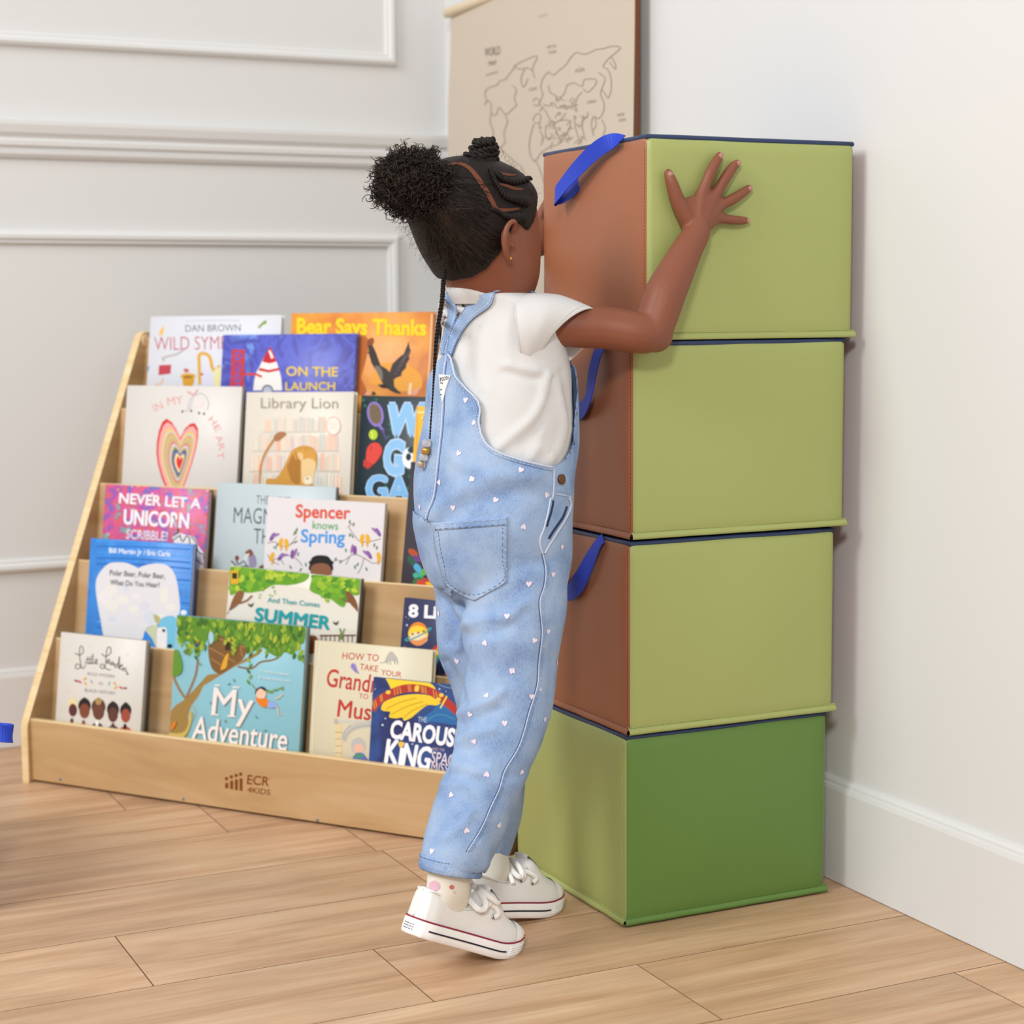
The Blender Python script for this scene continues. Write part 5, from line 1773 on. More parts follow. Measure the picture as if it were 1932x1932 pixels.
    e = MB(); e.tube([hd(.0875, -.013, -.0540), hd(.0915, 0, -.0535), hd(.0875, .013, -.0540)], [.001, .0016, .001], mat('lip_line', '#4A241C', .4), n=8)
    e.build('mouth', body)
    return body, hd, HC


# trouser legs: (py, left px, right px, r)
LEG_R = [(1060, 878, 1074, .040), (1100, 880, 1071, .043), (1150, 879, 1067, .045), (1200, 876, 1063, .046), (1250, 880, 1054, .046), (1300, 872, 1047, .047), (1350, 864, 1036, .048), (1400, 856, 1021, .049), (1450, 841, 1002, .050), (1500, 826, 983, .050), (1550, 811, 958, .050), (1600, 797, 932, .050), (1640, 789, 911, .050)]
LEG_L = [(1060, 806, 985, -.040), (1100, 815, 990, -.043), (1150, 822, 988, -.044), (1190, 822, 985, -.044), (1240, 830, 982, -.044), (1290, 848, 985, -.044), (1345, 866, 990, -.043), (1400, 880, 995, -.042), (1450, 890, 995, -.042), (1490, 897, 991, -.042), (1540, 893, 983, -.042), (1580, 889, 971, -.042), (1628, 884, 956, -.042)]

body, HD, HC = build_body()


# ------------------------------------------------------------------ t-shirt
def sculpt(pts, px_folds):
    """pushes points outward along soft cloth folds; folds given as the photo shows them"""
    lines = [(catmull(f, 8), a, w) for f, a, w in px_folds]
    out = []
    for p, n in pts:
        k = 0.0
        if n.dot(CAM - p) > 0:
            x, y = proj(p)
            for q, a, w in lines:
                d = min((x - u) ** 2 + (y - v) ** 2 for u, v in q)
                if d < 9 * w * w: k += a * math.exp(-d / (w * w))
        out.append(k)
    return out


SHIRT_FOLDS = [([(1034, 708), (1024, 752), (1002, 790), (966, 822), (934, 848)], .0042, 8), ([(1046, 715), (1038, 762), (1018, 804), (984, 838)], -.0026, 7), ([(1040, 712), (1036, 770), (1022, 815), (1010, 862)], .0016, 4),
               ([(1052, 730), (1064, 790), (1056, 840), (1036, 868)], .0032, 7), ([(955, 688), (985, 694), (1015, 700)], .0026, 7), ([(950, 702), (985, 712), (1012, 716)], -.0022, 6), ([(1000, 865), (1012, 845), (1028, 848), (1040, 866)], .0030, 5),
               ([(905, 640), (912, 690), (922, 735)], .0016, 9), ([(880, 640), (884, 700), (902, 745)], -.003, 8), ([(960, 600), (955, 640), (962, 680)], .0014, 8), ([(1060, 700), (1072, 750), (1074, 800)], -.0024, 6)]
DENIM_FOLDS = [([(850, 1118), (866, 1150), (886, 1172), (870, 1194), (866, 1222)], .0048, 9), ([(838, 1120), (852, 1156), (862, 1180), (850, 1210)], -.0050, 9), ([(886, 1176), (915, 1168), (960, 1164), (985, 1140)], .0036, 10), ([(890, 1200), (925, 1196), (960, 1185)], -.0026, 10),
               ([(866, 1346), (890, 1336), (925, 1322), (948, 1306)], .0040, 8), ([(876, 1366), (910, 1352), (944, 1338)], -.0032, 8), ([(862, 1398), (895, 1385), (930, 1376)], .0028, 8), ([(862, 1420), (900, 1408)], -.0020, 8), ([(840, 1250), (862, 1290), (876, 1330)], -.0045, 9),
               ([(800, 985), (850, 940), (900, 915), (960, 898), (1010, 900)], .0034, 16), ([(812, 1010), (870, 960), (930, 940), (1000, 930)], -.0022, 16), ([(850, 860), (880, 880), (930, 895)], .0020, 12),
               ([(1040, 1180), (1045, 1240), (1036, 1310)], -.0022, 9), ([(1000, 1140), (1010, 1200), (1004, 1270)], .0018, 12), ([(840, 1580), (870, 1560), (890, 1530)], .0028, 9), ([(905, 1590), (918, 1615), (910, 1640)], .0030, 7), ([(925, 1560), (935, 1590), (928, 1620)], -.0024, 7), ([(860, 1480), (890, 1462), (925, 1450)], .0020, 10),
               ([(955, 1470), (972, 1500), (965, 1540)], -.0022, 8), ([(835, 1090), (900, 1150), (990, 1110)], -.0018, 14)]


def build_shirt():
    mb = MB()
    S_ = [(545, 853, 980, .98), (551, 848, 992, .82), (559, 843, 1008, .68), (569, 839, 1024, .61), (582, 836, 1037, .60), (600, 834, 1050, .65), (620, 832, 1058, .72), (650, 829, 1066, .80), (690, 824, 1074, .86), (740, 814, 1080, .9), (800, 806, 1082, .91), (870, 797, 1078, .90), (920, 794, 1074, .88)]
    rows = [ring(*trow(*r), n=110) for r in catmull(S_, 9)]
    # soft folds
    out = []
    for r in rows:
        rr = []
        c = sum(r, V()) / len(r)
        ks = sculpt([(p, p - c) for p in r], SHIRT_FOLDS)
        for p, kf in zip(r, ks):
            d = (p - c); d.z = 0
            k = noise.noise(V((p.x * 22, p.y * 22, p.z * 10))) * .0030 + noise.noise(V((p.x * 9 + p.z * 20, p.y * 9, p.z * 14))) * .0036
            rr.append(p + d.normalized() * (k * .6 + kf * 1.15))
        out.append(rr)
    mb.grid(out, cotton, True, True)
    shirt = mb.build('shirt', girl, fix=True)
    # sleeves
    YE = lambda px, py, y: on_plane(px, py, (0, y, 0), V((0, 1, 0)))
    UPc = -DOWN
    def sleeve(cs, Us, Ws):
        m2 = MB()
        q = catmull([tuple(c) + tuple(u) + tuple(w) for c, u, w in zip(cs, Us, Ws)], 8)
        R1, R2 = [], []
        for i, a in enumerate(q):
            c, u, w = V(a[:3]), V(a[3:6]), V(a[6:9])
            rg = ring(c, u, w, n=36)
            t = i / (len(q) - 1)
            o1, o2 = [], []
            for p in rg:
                d = (p - c).normalized()
                k = noise.noise(V((p.x * 30, p.y * 30, p.z * 24)) ) * .0026 * math.sin(PI * min(1, t * 1.1 + .1))
                o1.append(p + d * k); o2.append(p + d * (k - .0012))
            R1.append(o1); R2.append(o2)
        hem = [[a.lerp(b, .5) + (a - b) * .3 for a, b in zip(R1[-1], R2[-1])]]
        m2.grid(R1 + hem + R2[::-1], cotton, True, True)
        s = m2.build('sleeve', shirt, fix=True)
        m3 = MB()
        for back in (3,):
            m3.tube([p for p in R1[-back]], .0005, cotton_dk, n=4, closed=True)
        m3.build('hem_stitching', s)
        m3 = MB()
        m3.tube([p for p in R1[1]], .0006, cotton_dk, n=4, closed=True)
        m3.build('armhole_seam', s)
        return s
    sh_ = atr(1000, 608, .058); el_ = YE(1226, 622, 1.942)
    pn = (el_ - sh_).cross(ZU).normalized()
    OP = lambda px, py, o=0.0: on_plane(px, py, sh_ + pn * o, pn)
    cs = [atr(975, 624, .050), OP(1000, 622), OP(1034, 623), OP(1076, 640)]
    u = lambda a, s: (RIGHT * math.cos(math.radians(a)) + UPc * math.sin(math.radians(a))) * s
    Us = [u(97, .040), u(92, .044), u(70, .0450), u(49, .0480)]
    Ws = [FWD * .036, FWD * .041 + RIGHT * .004, FWD * .041 + RIGHT * .009, FWD * .036 + RIGHT * .019 - UPc * .006]
    sleeve(cs, Us, Ws)
    # far sleeve, along the left arm
    sh = C0 - ER * .060 + ZU * .762 ; el = V((1.020, 2.235, .775))
    ax = (el - sh).normalized(); wv = ax.cross(ZU).normalized(); uv = wv.cross(ax)
    sleeve([sh - ax * .012, sh + ax * .02, sh + ax * .055, sh + ax * .09], [uv * s for s in (.038, .040, .040, .043)], [wv * s for s in (.034, .034, .035, .036)])
    return shirt


shirt = build_shirt()


# ------------------------------------------------------------------ overalls
def build_overalls():
    mb = MB()
    rings = []
    for r in OVi:
        rings.append(ring(*trow(*r), n=40, e=2.15))
    c, U, W_ = trow(*OV[-1])
    rings.append(ring(c - ZU * .018, U * .8, W_ * .86, n=40)); rings.append(ring(c - ZU * .026, U * .45, W_ * .55, n=40))
    loft(mb, rings, denim)
    for leg, tiltv in ((LEG_R, .16), (LEG_L, .1)):
        q = catmull([(py, L, R, r) for py, L, R, r in leg], 3)
        rr = []
        for i, (py, L, R, r) in enumerate(q):
            c = atr((L + R) / 2, py, r)
            h = (R - L) / 2 / px_per_m(c)
            t = i / (len(q) - 1)
            tl = tiltv * smoothstep(.55, 1, t) * 1.6
            rr.append(ring(c, (EF - ZU * tl) * h * 1.03, ER * h * .97, n=32))
        loft(mb, rr, denim)

    zero = [0.0]

    def zc(p):           # torso centre and angle from the back for a point
        best = None
        for (py, L, R, q) in OVi:
            c = atr((L + R) / 2, py, 0)
            if best is None or abs(c.z - p.z) < abs(best.z - p.z): best = c
        d = p - best
        return math.degrees(math.atan2(d.dot(ER), -d.dot(EF))) - zero[0]
    tmp = BVHTree.FromPolygons([tuple(v) for v in mb.v], mb.f)
    pz = cast(tmp, 843, 662)
    zero[0] = zc(pz)
    edge = [(844, 662), (855, 685), (862, 710), (881, 732), (898, 749), (906, 768), (905, 790), (909, 815), (919, 836), (939, 851), (978, 865), (1020, 876), (1044, 880)]
    prof = []
    for px, py in edge:
        p = cast(tmp, px, py)
        if p: prof.append((zc(p), p.z))
    print('OPROF', zero, [(round(a), round(b, 3)) for a, b in prof])
    prof.sort()
    zf = prof[-1][1]
    last = prof[-1][0]
    ztop = OV and atr(940, 690, 0).z
    prof += [(max(last + 6, 112), zf + .004), (124, zf + .02), (134, zf + .075), (142, ztop - .01), (150, ztop), (181, ztop)]
    prof = [(0, prof[0][1])] + prof
    top = lambda th: interp(prof, abs(th))
    zmax = atr(940, 1000, 0).z

    def post(bm, org):
        # wrinkles
        bm.normal_update()
        fk = sculpt([(v.co + org, v.normal) for v in bm.verts], DENIM_FOLDS)
        for v, kf in zip(bm.verts, fk):
            p = v.co + org
            n = v.normal
            zr = p.z
            k = noise.noise(V((p.x * 14, p.y * 14, p.z * 20))) * .0032 + noise.noise(V((p.x * 36, p.y * 36, p.z * 30))) * .0011
            # gathers behind the knee and towards the cuff
            kn = math.exp(-((zr - .235) / .05) ** 2) + .8 * math.exp(-((zr - .09) / .03) ** 2) + .55 * math.exp(-((zr - .40) / .05) ** 2)
            k += kn * .0026 * math.sin(zr * 150 + p.x * 90 - p.y * 40 + 6 * noise.noise(V((p.x * 14, p.y * 14, p.z * 16)))) * (.4 + noise.noise(V((p.x * 20 + 5, p.y * 20, p.z * 14))) * 1.2)
            v.co += n * (k + kf)
        bm.normal_update()
        kill = []
        for f in bm.faces:
            if all((v.co + org).z > zmax for v in f.verts):
                if all((v.co + org).z > top(zc(v.co + org)) for v in f.verts): kill.append(f)
        # open cuffs
        for f in bm.faces:
            c = f.calc_center_median() + org
            if c.z < .14 and f.normal.z < -.75: kill.append(f)
        bmesh.ops.delete(bm, geom=list(set(kill)), context='FACES')
        for v in bm.verts:
            if v.is_boundary:
                p = v.co + org
                if p.z > zmax:
                    v.co.z += top(zc(p)) - p.z
    o = realize(mb, 'overalls', girl, .0036, 9, post)
    bv0 = bvh_of(o)
    sm = o.modifiers.new('thick', 'SOLIDIFY'); sm.thickness = .0018; sm.offset = -1
    dg = bpy.context.evaluated_depsgraph_get()
    me = bpy.data.meshes.new_from_object(o.evaluated_get(dg))
    o.modifiers.clear(); old = o.data; o.data = me; bpy.data.meshes.remove(old); me.name = 'overalls'
    me.polygons.foreach_set('use_smooth', [True] * len(me.polygons))
    return o, bv0, prof, zc


overalls, OBV, OPROF, ZC = build_overalls()


def line_on(bv, pts, off, rad, material, name, parent, n=6, flat=1.0, step=4):
    q = catmull(pts, step)
    P = [cast(bv, *p, off) for p in q]
    P = [p for p in P if p is not None]
    mb = MB()
    mb.tube(P, rad, material, n=n)
    return mb.build(name, parent)


def dashes_on(bv, pts, off, rad, material, name, parent, dash=3.2, gap=1.6):
    q = catmull(pts, 12)
    out = []
    acc = 0; cur = [q[0]]
    mb = MB()
    on = True
    lim = dash
    for a, b in zip(q, q[1:]):
        acc += math.hypot(b[0] - a[0], b[1] - a[1])
        if on: cur.append(b)
        if acc > lim:
            if on and len(cur) > 1:
                P = [cast(bv, *c, off) for c in (cur[0], cur[-1])]
                if None not in P: mb.tube(P, rad, material, n=4)
            on = not on; acc = 0; cur = [b]; lim = dash if on else gap
    return mb.build(name, parent)


def patch_on(bv, left, right, nrow, ncol, off, thick, material, name, parent, edge_m=None):
    lq, rq = left, right
    def along(pl, t):
        d = [0]
        for a, b in zip(pl, pl[1:]): d.append(d[-1] + math.hypot(b[0] - a[0], b[1] - a[1]))
        s = t * d[-1]
        for i in range(len(pl) - 1):
            if s <= d[i + 1] + 1e-9:
                u = (s - d[i]) / (d[i + 1] - d[i] or 1)
                return (pl[i][0] + (pl[i + 1][0] - pl[i][0]) * u, pl[i][1] + (pl[i + 1][1] - pl[i][1]) * u)
        return pl[-1]
    top, bot = [], []
    for i in range(nrow + 1):
        t = i / nrow
        a, b = along(lq, t), along(rq, t)
        r1, r2 = [], []
        for j in range(ncol + 1):
            u = j / ncol
            p = (a[0] + (b[0] - a[0]) * u, a[1] + (b[1] - a[1]) * u)
            r1.append(sure(bv, *p, off + thick)); r2.append(sure(bv, *p, off - .0008))
        top.append(r1); bot.append(r2)
    mb = MB()
    mb.grid(top, material, True); mb.grid(bot, material, True)
    rim_t = top[0] + [r[-1] for r in top[1:]] + top[-1][-2::-1] + [r[0] for r in top[-2:0:-1]]
    rim_b = bot[0] + [r[-1] for r in bot[1:]] + bot[-1][-2::-1] + [r[0] for r in bot[-2:0:-1]]
    mb.grid([rim_t + [rim_t[0]], rim_b + [rim_b[0]]], edge_m or material, False)
    return mb.build(name, parent, weld=True)


def overall_details():
    ov = overalls
    c4 = lambda x, y: (740 + x / 4.83, 900 + y / 4.83)
    c3 = lambda x, y: (740 + x / 4.83, 540 + y / 4.83)
    # hearts printed on the denim
    hs = [c3(670, 1040), c3(605, 1525), c3(725, 1755), c3(1170, 1675), c3(748, 1240), c3(430, 1790)]
    hs += [c4(x, y) for x, y in ((725, 20), (555, 280), (940, 210), (1195, 450), (252, 275), (262, 530), (355, 555), (450, 1000), (1245, 975), (1045, 1270), (425, 1245), (845, 1510), (1295, 1490), (590, 1680), (1090, 1765), (1465, 890), (1420, 1410), (1500, 1690), (1545, 640), (1405, 165))]
    hs += [(700 + x / 3.22, 1240 + y / 3.22) for x, y in ((858, 82), (520, 22), (703, 232), (600, 348), (812, 402), (628, 513), (702, 710), (487, 838), (580, 1050), (370, 1180), (915, 695), (778, 1022), (1055, 380), (975, 240), (1020, 190))]
    rnd = random.Random(21)
    HP = [(0, .42), (.18, .72), (.45, .8), (.75, .6), (.78, .2), (.5, -.3), (0, -.85), (-.5, -.3), (-.78, .2), (-.75, .6), (-.45, .8), (-.18, .72)]
    mb = MB()
    def heart(p, n, up, s, rot):
        x = up.cross(n).normalized(); y = n.cross(x)
        ca, sa = math.cos(rot), math.sin(rot)
        vs = []
        for a, b in HP:
            q = p + (x * (a * ca - b * sa) + y * (a * sa + b * ca)) * s
            h = OBV.find_nearest(q)
            nn = h[1] if h[1].dot(n) > 0 else -h[1]
            vs.append(h[0] + nn * .0007)
        t = tessellate_polygon([vs])
        mb.add(vs, [list(k) for k in t], heart_m)
    for px, py in hs:
        d = ray(px, py).normalized()
        h = OBV.ray_cast(CAM, d)
        if h[0] is None: continue
        n = h[1] if h[1].dot(d) < 0 else -h[1]
        heart(h[0], n, ZU, .0042, rnd.choice([0, 0, .5, -.5, 2.9, 3.3]))
    for k in range(60):      # the sides the photo does not show
        ang = rnd.uniform(0, 2 * PI); z = rnd.uniform(.12, .66)
        o = C0 + V((math.cos(ang), math.sin(ang), 0)) * .6 + ZU * z
        dirv = (C0 + ZU * z - o).normalized()
        h = OBV.ray_cast(o, dirv)
        if h[0] is None or (h[0] - CAM).normalized().dot(h[1]) < .15 and h[1].dot(CAM - h[0]) > 0: continue
        n = h[1] if h[1].dot(dirv) < 0 else -h[1]
        heart(h[0], n, ZU, .0042, rnd.choice([0, .5, -.5, 3]))
    join_into(ov, mb)
    # seat pocket with double stitching
    left = [c4(380, 414), c4(392, 620), c4(432, 800), c4(490, 990), c4(620, 1062), c4(755, 1124)]
    right = [c4(1052, 366), c4(1050, 560), c4(1048, 760), c4(1045, 962), c4(900, 1042), c4(757, 1125)]
    pk = patch_on(OBV, left, right, 22, 18, .0012, .0011, denim, 'seat_pocket', ov, denim_pale)
    PB = bvh_of(pk)
    hem = patch_on(PB, [c4(384, 416), c4(392, 488)], [c4(1050, 370), c4(1046, 440)], 4, 26, .0002, .0006, denim_seam, 'pocket_hem', pk, denim_pale)
    HB = bvh_of(hem)
    for y in (8, 56, 66):
        dashes_on(HB if y < 60 else PB, [c4(392, 420 + y), c4(720, 396 + y), c4(1040, 372 + y)], .0005, .00028, stitch_d if y != 8 else stitch_m, 'stitching', pk)
    for d in (14, 38):
        dashes_on(PB, [c4(384 + d, 500), c4(400 + d, 640), c4(436 + d, 800), c4(494 + d * .7, 982 - d * .3), c4(755, 1110 - d), c4(1036 - d * .5, 952 - d * .5), c4(1042 - d, 760), c4(1046 - d, 460)], .0004, .00028, stitch_d if d == 38 else stitch_m, 'stitching', pk, 3, 1.2)
    # mirrored pocket on her left seat: same patch pushed round the back
    cz = atr(935, 1040, 0)
    m2 = MB()
    me = pk.data; org = V(pk['_o'])
    vs = []
    for v in me.vertices:
        p = v.co + org
        d = p - cz
        q = cz + EF * d.dot(EF) - ER * d.dot(ER) + ZU * d.z
        h = OBV.find_nearest(q)
        nn = (q - cz); nn.z = 0
        n2 = h[1] if h[1].dot(nn) > 0 else -h[1]
        vs.append(h[0] + n2 * .0020)
    m2.add(vs, [list(p.vertices) for p in me.polygons], denim, True)
    m2.build('seat_pocket', ov)
    # seams: side seam, centre back seam, waist
    side = [c4(1370, 700), c4(1400, 850), c4(1385, 1000), c4(1345, 1130), c4(1358, 1300), c4(1365, 1450), c4(1335, 1700), c4(1322, 1900)]
    side += [(700 + x / 3.22, 1240 + y / 3.22) for x, y in ((962, 330), (930, 450), (890, 560), (812, 690), (780, 800), (732, 900), (690, 1000), (642, 1090), (584, 1180))]
    sl = [(x + 7, y) for x, y in side]
    m_ = MB()
    qa, qb = catmull(side, 4), catmull(sl, 4)
    ra = [cast(OBV, *p, .0012) for p in qa]; rb = [cast(OBV, *p, .0006) for p in qb]
    ok = [(a, b) for a, b in zip(ra, rb) if a and b]
    m_.grid([[a for a, b in ok], [b for a, b in ok]], denim_seam, True)
    m_.build('side_seam', ov, fix=False)
    line_on(OBV, side, .0004, .0009, denim_pale, 'seam_ridge', ov)
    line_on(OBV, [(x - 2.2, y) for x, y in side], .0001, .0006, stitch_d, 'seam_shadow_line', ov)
    back = [(843, 672), (838, 700), (836, 757), (833, 809), (826, 871), (819, 935), (805, 972), (800, 1012), (807, 1045), (826, 1080), (838, 1104)]
    line_on(OBV, back, .0004, .0010, denim_pale, 'back_seam', ov)
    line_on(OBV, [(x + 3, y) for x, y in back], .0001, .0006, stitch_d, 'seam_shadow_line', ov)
    dashes_on(OBV, [(x - 4, y) for x, y in back], .0004, .0003, stitch_m, 'stitching', ov)
    # bound armhole edge
    edge = [(848, 668), (855, 685), (862, 710), (881, 732), (898, 749), (906, 768), (905, 790), (909, 815), (919, 836), (939, 851), (978, 865), (1020, 876), (1042, 880)]
    low = [(842, 676), (848, 690), (856, 714), (875, 737), (891, 754), (898, 770), (897, 791), (901, 818), (912, 841), (934, 858), (975, 873), (1018, 884), (1042, 888)]
    m_ = MB()
    A, B_ = [], []
    for a, b in zip(catmull(edge, 5), catmull(low, 5)):
        pb = cast(OBV, *b, .0010)
        pa = cast(OBV, a[0] * .8 + b[0] * .2, a[1] * .8 + b[1] * .2, .0012)
        if pa and pb: A.append(pa); B_.append(pb)
    m_.grid([A, B_], denim_seam, True)
    bd = m_.build('armhole_binding', ov, fix=False)
    m_ = MB(); m_.tube(A, .0012, denim_pale, n=8); m_.build('binding_edge', bd)
    for w in (.35, .75):
        dashes_on(OBV, [(a[0] + (b[0] - a[0]) * w, a[1] + (b[1] - a[1]) * w) for a, b in zip(edge, low)], .0017, .0003, stitch_m, 'stitching', bd, 2.6, 1.4)
    # back label
    lab = patch_on(OBV, [c3(432, 805), c3(440, 930), c3(462, 1065)], [c3(540, 812), c3(496, 930), c3(464, 1066)], 10, 6, .0012, .0006, mat('label_white', '#E9E7E4', .8), 'back_label', ov)
    LB = bvh_of(lab)
    m_ = MB()
    vs, fs = text_mesh('OSHKOSH', .01)
    vs, fs = text_mesh("B'GOSH", .012)
    xa, xb = min(v[0] for v in vs), max(v[0] for v in vs)
    pv = []
    for v in vs:
        t = (v[0] - xa) / (xb - xa)
        x, y = 437 + t * 78, 868 - t * 20 - v[1] / .729 * 36
        pv.append(cast(LB, *c3(x, y), .0004) or sure(OBV, *c3(x, y), .0022))
    m_.add(pv, fs, mat('label_ink', '#30343E', .8)); m_.build('label_print', lab, fix=False)
    for p in ([(440, 885), (455, 878), (462, 892)], [(440, 945), (455, 940)], [(440, 990), (452, 984)]):
        line_on(LB, [c3(*q) for q in p], .0004, .0005, MATS['label_ink'], 'label_print', lab)
    # side placket, button, slanted front pocket
    pl_l = [c3(1500, 1560), c3(1490, 1700), c3(1475, 1880), c4(1470, 200), c4(1425, 330), c4(1372, 470)]
    pl_r = [c3(1640, 1570), c3(1640, 1750), c3(1630, 1900), c4(1610, 200), c4(1530, 400), c4(1440, 520)]
    line_on(OBV, [c3(1468, 1640), c3(1470, 1800), c3(1458, 1930), c4(1440, 200), c4(1415, 330), c4(1380, 470), c4(1345, 560), c4(1350, 640), c4(1372, 700)], .0008, .0012, denim_pale, 'placket_edge', ov)
    line_on(OBV, [c4(1468, 215), c4(1450, 310), c4(1422, 400), c4(1408, 450)], .0000, .0015, mat('slit_shade_navy', '#24365E', .9), 'pocket_slit_shade', ov)  # dark strip on uncut denim, its colour stands for shade in the slit
    line_on(OBV, [c4(1608, 190), c4(1622, 260), c4(1580, 370), c4(1500, 500), c4(1420, 630), c4(1385, 695)], .0010, .0016, denim_pale, 'front_pocket_edge', ov)
    line_on(OBV, [c4(1590, 270), c4(1550, 370), c4(1475, 480), c4(1425, 560)], .0000, .0018, MATS['slit_shade_navy'], 'pocket_slit_shade', ov)
    dashes_on(OBV, [c3(1510, 1860), c3(1570, 1866), c3(1630, 1880)], .0008, .0004, stitch_m, 'stitching', ov)
    line_on(OBV, [c3(1490, 1895), c3(1560, 1905), c3(1640, 1925)], .0006, .0008, denim_pale, 'belt_edge', ov)
    p = cast(OBV, *c3(1535, 1760), .002)
    if p:
        d = (OBV.find_nearest(p)[1]); d = d if d.dot(CAM - p) > 0 else -d
        m_ = MB(); br = mat('button_copper', '#6E4630', .4, .5, metal=.6)
        m_.tube([p - d * .002, p + d * .0008, p + d * .0016, p + d * .0018], [.0058, .0062, .0052, .0030], br, n=18)
        m_.build('button', ov)
    # cuffs: folded hems
    for leg, tl in ((LEG_R, .16), (LEG_L, .1)):
        py, L, R, r = leg[-1]
        c = atr((L + R) / 2, py, r); h = (R - L) / 2 / px_per_m(c)
        Uv, Wv = (EF - ZU * tl * 1.6), ER
        m_ = MB()
        rows = []
        for dz, g in ((.0165, -.0006), (.0160, .0010), (.011, .0014), (.004, .0016), (-.003, .0014), (-.0045, .0002), (-.003, -.0014), (.006, -.0014)):
            rg = ring(c + ZU * dz, Uv * (h * 1.03 + g), Wv * (h * .97 + g), n=48)
            rows.append([c + (p - c) * (.90 + .04 * (dz < .010)) + (p - c).normalized() * noise.noise(V((p.x * 60, p.y * 60, p.z * 20))) * .0012 for p in rg])
        m_.grid(rows, denim_seam, True, True)
        cf = m_.build('cuff', ov)
        m_ = MB()
        rg = ring(c + ZU * .0125, Uv * (h * 1.03 + .0016), Wv * (h * .97 + .0016), n=60)
        for k in range(0, 60):
            a, b = c + (rg[k] - c) * .912, c + (rg[(k + 1) % 60] - c) * .912
            m_.tube([a, a.lerp(b, .6)], .00035, stitch_d, n=4)
        m_.build('stitching', cf)


overall_details()


# straps over both shoulders
def build_straps():
    SBV = bvh_of(shirt)
    def drape(pts, wd, name, off=.0028):
        q = catmull([tuple(p) for p in pts], 6)
        P, A = [], []
        for i, a in enumerate(q):
            p = V(a)
            h = SBV.find_nearest(p)
            c = C0 + ZU * p.z
            n = h[1] if h[1].dot(p - atr(935, 680, 0)) > 0 else -h[1]
            P.append((h[0] + n * off, n))
        mb = MB()
        rows = []
        for i, (p, n) in enumerate(P):
            t = (P[min(i + 1, len(P) - 1)][0] - P[max(i - 1, 0)][0]).normalized()
            w = t.cross(n).normalized()
            k = wd[0] + (wd[1] - wd[0]) * i / (len(P) - 1)
            prof = []
            for s, hh in ((-1, -.0004), (-1, .0010), (-.7, .0013), (0, .0013), (.7, .0013), (1, .0010), (1, -.0004)):
                q_ = p + w * (k * s / 2)
                hn = SBV.find_nearest(q_)
                n2 = hn[1] if hn[1].dot(n) > 0 else -hn[1]
                prof.append(hn[0] + n2 * (off * .9 + hh))
            rows.append(prof)
        mb.grid(rows, denim, True, True)
        st = mb.build(name, overalls)
        for s in (1, 5, 2, 4):
            m2 = MB()
            if s in (1, 5):
                m2.tube([r[s] for r in rows], .0009, denim_seam, n=6); m2.build('strap_edge', st)
            else:
                for a, b in zip(rows[::1], rows[1::1]):
                    nn = V((0, 0, 0))
                    m2.tube([a[s] + (a[3] - a[0]).normalized() * 0, a[s].lerp(b[s], .55)], .0006, stitch_m, n=4)
                m2.build('stitching', st)
        return rows
    # right strap: back px points on the shirt, then over the shoulder and down the chest
    bp = [cast(SBV, x, y) for x, y in ((848, 668), (858, 640), (872, 614), (892, 588), (915, 566))]
    bp = [p for p in bp if p]
    sh = atr(938, 549, .030)
    front = [G(.055, .045, .775), G(.085, .045, .73), G(.094, .044, .69)]
    rt = bp + [sh] + front
    drape(rt, (.019, .021), 'strap')
    c = atr(935, 660, 0)
    cr = (rt[0] - c).dot(ER) - .005
    lf = [c + EF * (p - c).dot(EF) + ER * (2 * cr * smoothstep(1, 0, i / 5) - (p - c).dot(ER)) + ZU * (p - c).z for i, p in enumerate(rt)]
    drape(lf, (.019, .021), 'strap')
    return SBV


SBV = build_straps()


# lattice bands and keyhole at the back of the shirt neck
def shirt_neck():
    c3 = lambda x, y: (740 + x / 4.83, 540 + y / 4.83)
    def band(pts, w, name='lattice_band', off=.0022):
        q = catmull(pts, 5)
        rows = []
        P = [cast(SBV, *p, off) or atr(p[0], p[1], 0) for p in q]
        for i, p in enumerate(P):
            h = SBV.find_nearest(p)
            n = h[1] if h[1].dot(CAM - p) > 0 else -h[1]
            t = (P[min(i + 1, len(P) - 1)] - P[max(i - 1, 0)]).normalized()
            s = t.cross(n).normalized()
            rows.append([p - s * w / 2 - n * .0008, p - s * w / 2 + n * .0006, p + n * .001, p + s * w / 2 + n * .0006, p + s * w / 2 - n * .0008])
        mb = MB(); mb.grid(rows, cotton, True, True)
        return mb.build(name, shirt)
    kp = patch_on(SBV, [c3(470, 215), c3(470, 300), c3(510, 390)], [c3(640, 190), c3(600, 290), c3(520, 395)], 8, 8, .0008, .0004, skin, 'neck_keyhole', shirt)
    band([c3(450, 130), c3(520, 165), c3(600, 195), c3(670, 230)], .0085)
    band([c3(650, 165), c3(560, 205), c3(480, 260)], .0075)
    band([c3(480, 230), c3(545, 280), c3(600, 300)], .0070)
    band([c3(610, 225), c3(540, 300), c3(478, 345)], .0070)
    band([c3(440, 150), c3(440, 250), c3(462, 330), c3(505, 395), c3(530, 410)], .0065, 'keyhole_edge')
    # neckband
    mb = MB()
    cc, U, W_ = trow(545, 853, 980, .98)
    rows = []
    for dz, g in ((-.016, -.0060), (-.009, -.0015), (-.003, .0012), (.002, .0022), (.006, .0010), (.0065, -.0006), (.001, -.001)):
        rows.append(ring(cc + ZU * (dz - .002) - EF * .002, U * 1.06 + EF * g, W_ * 1.05 + ER * g, n=40))
    mb.grid(rows, cotton, True, True)
    mb.build('neckband', shirt)


shirt_neck()


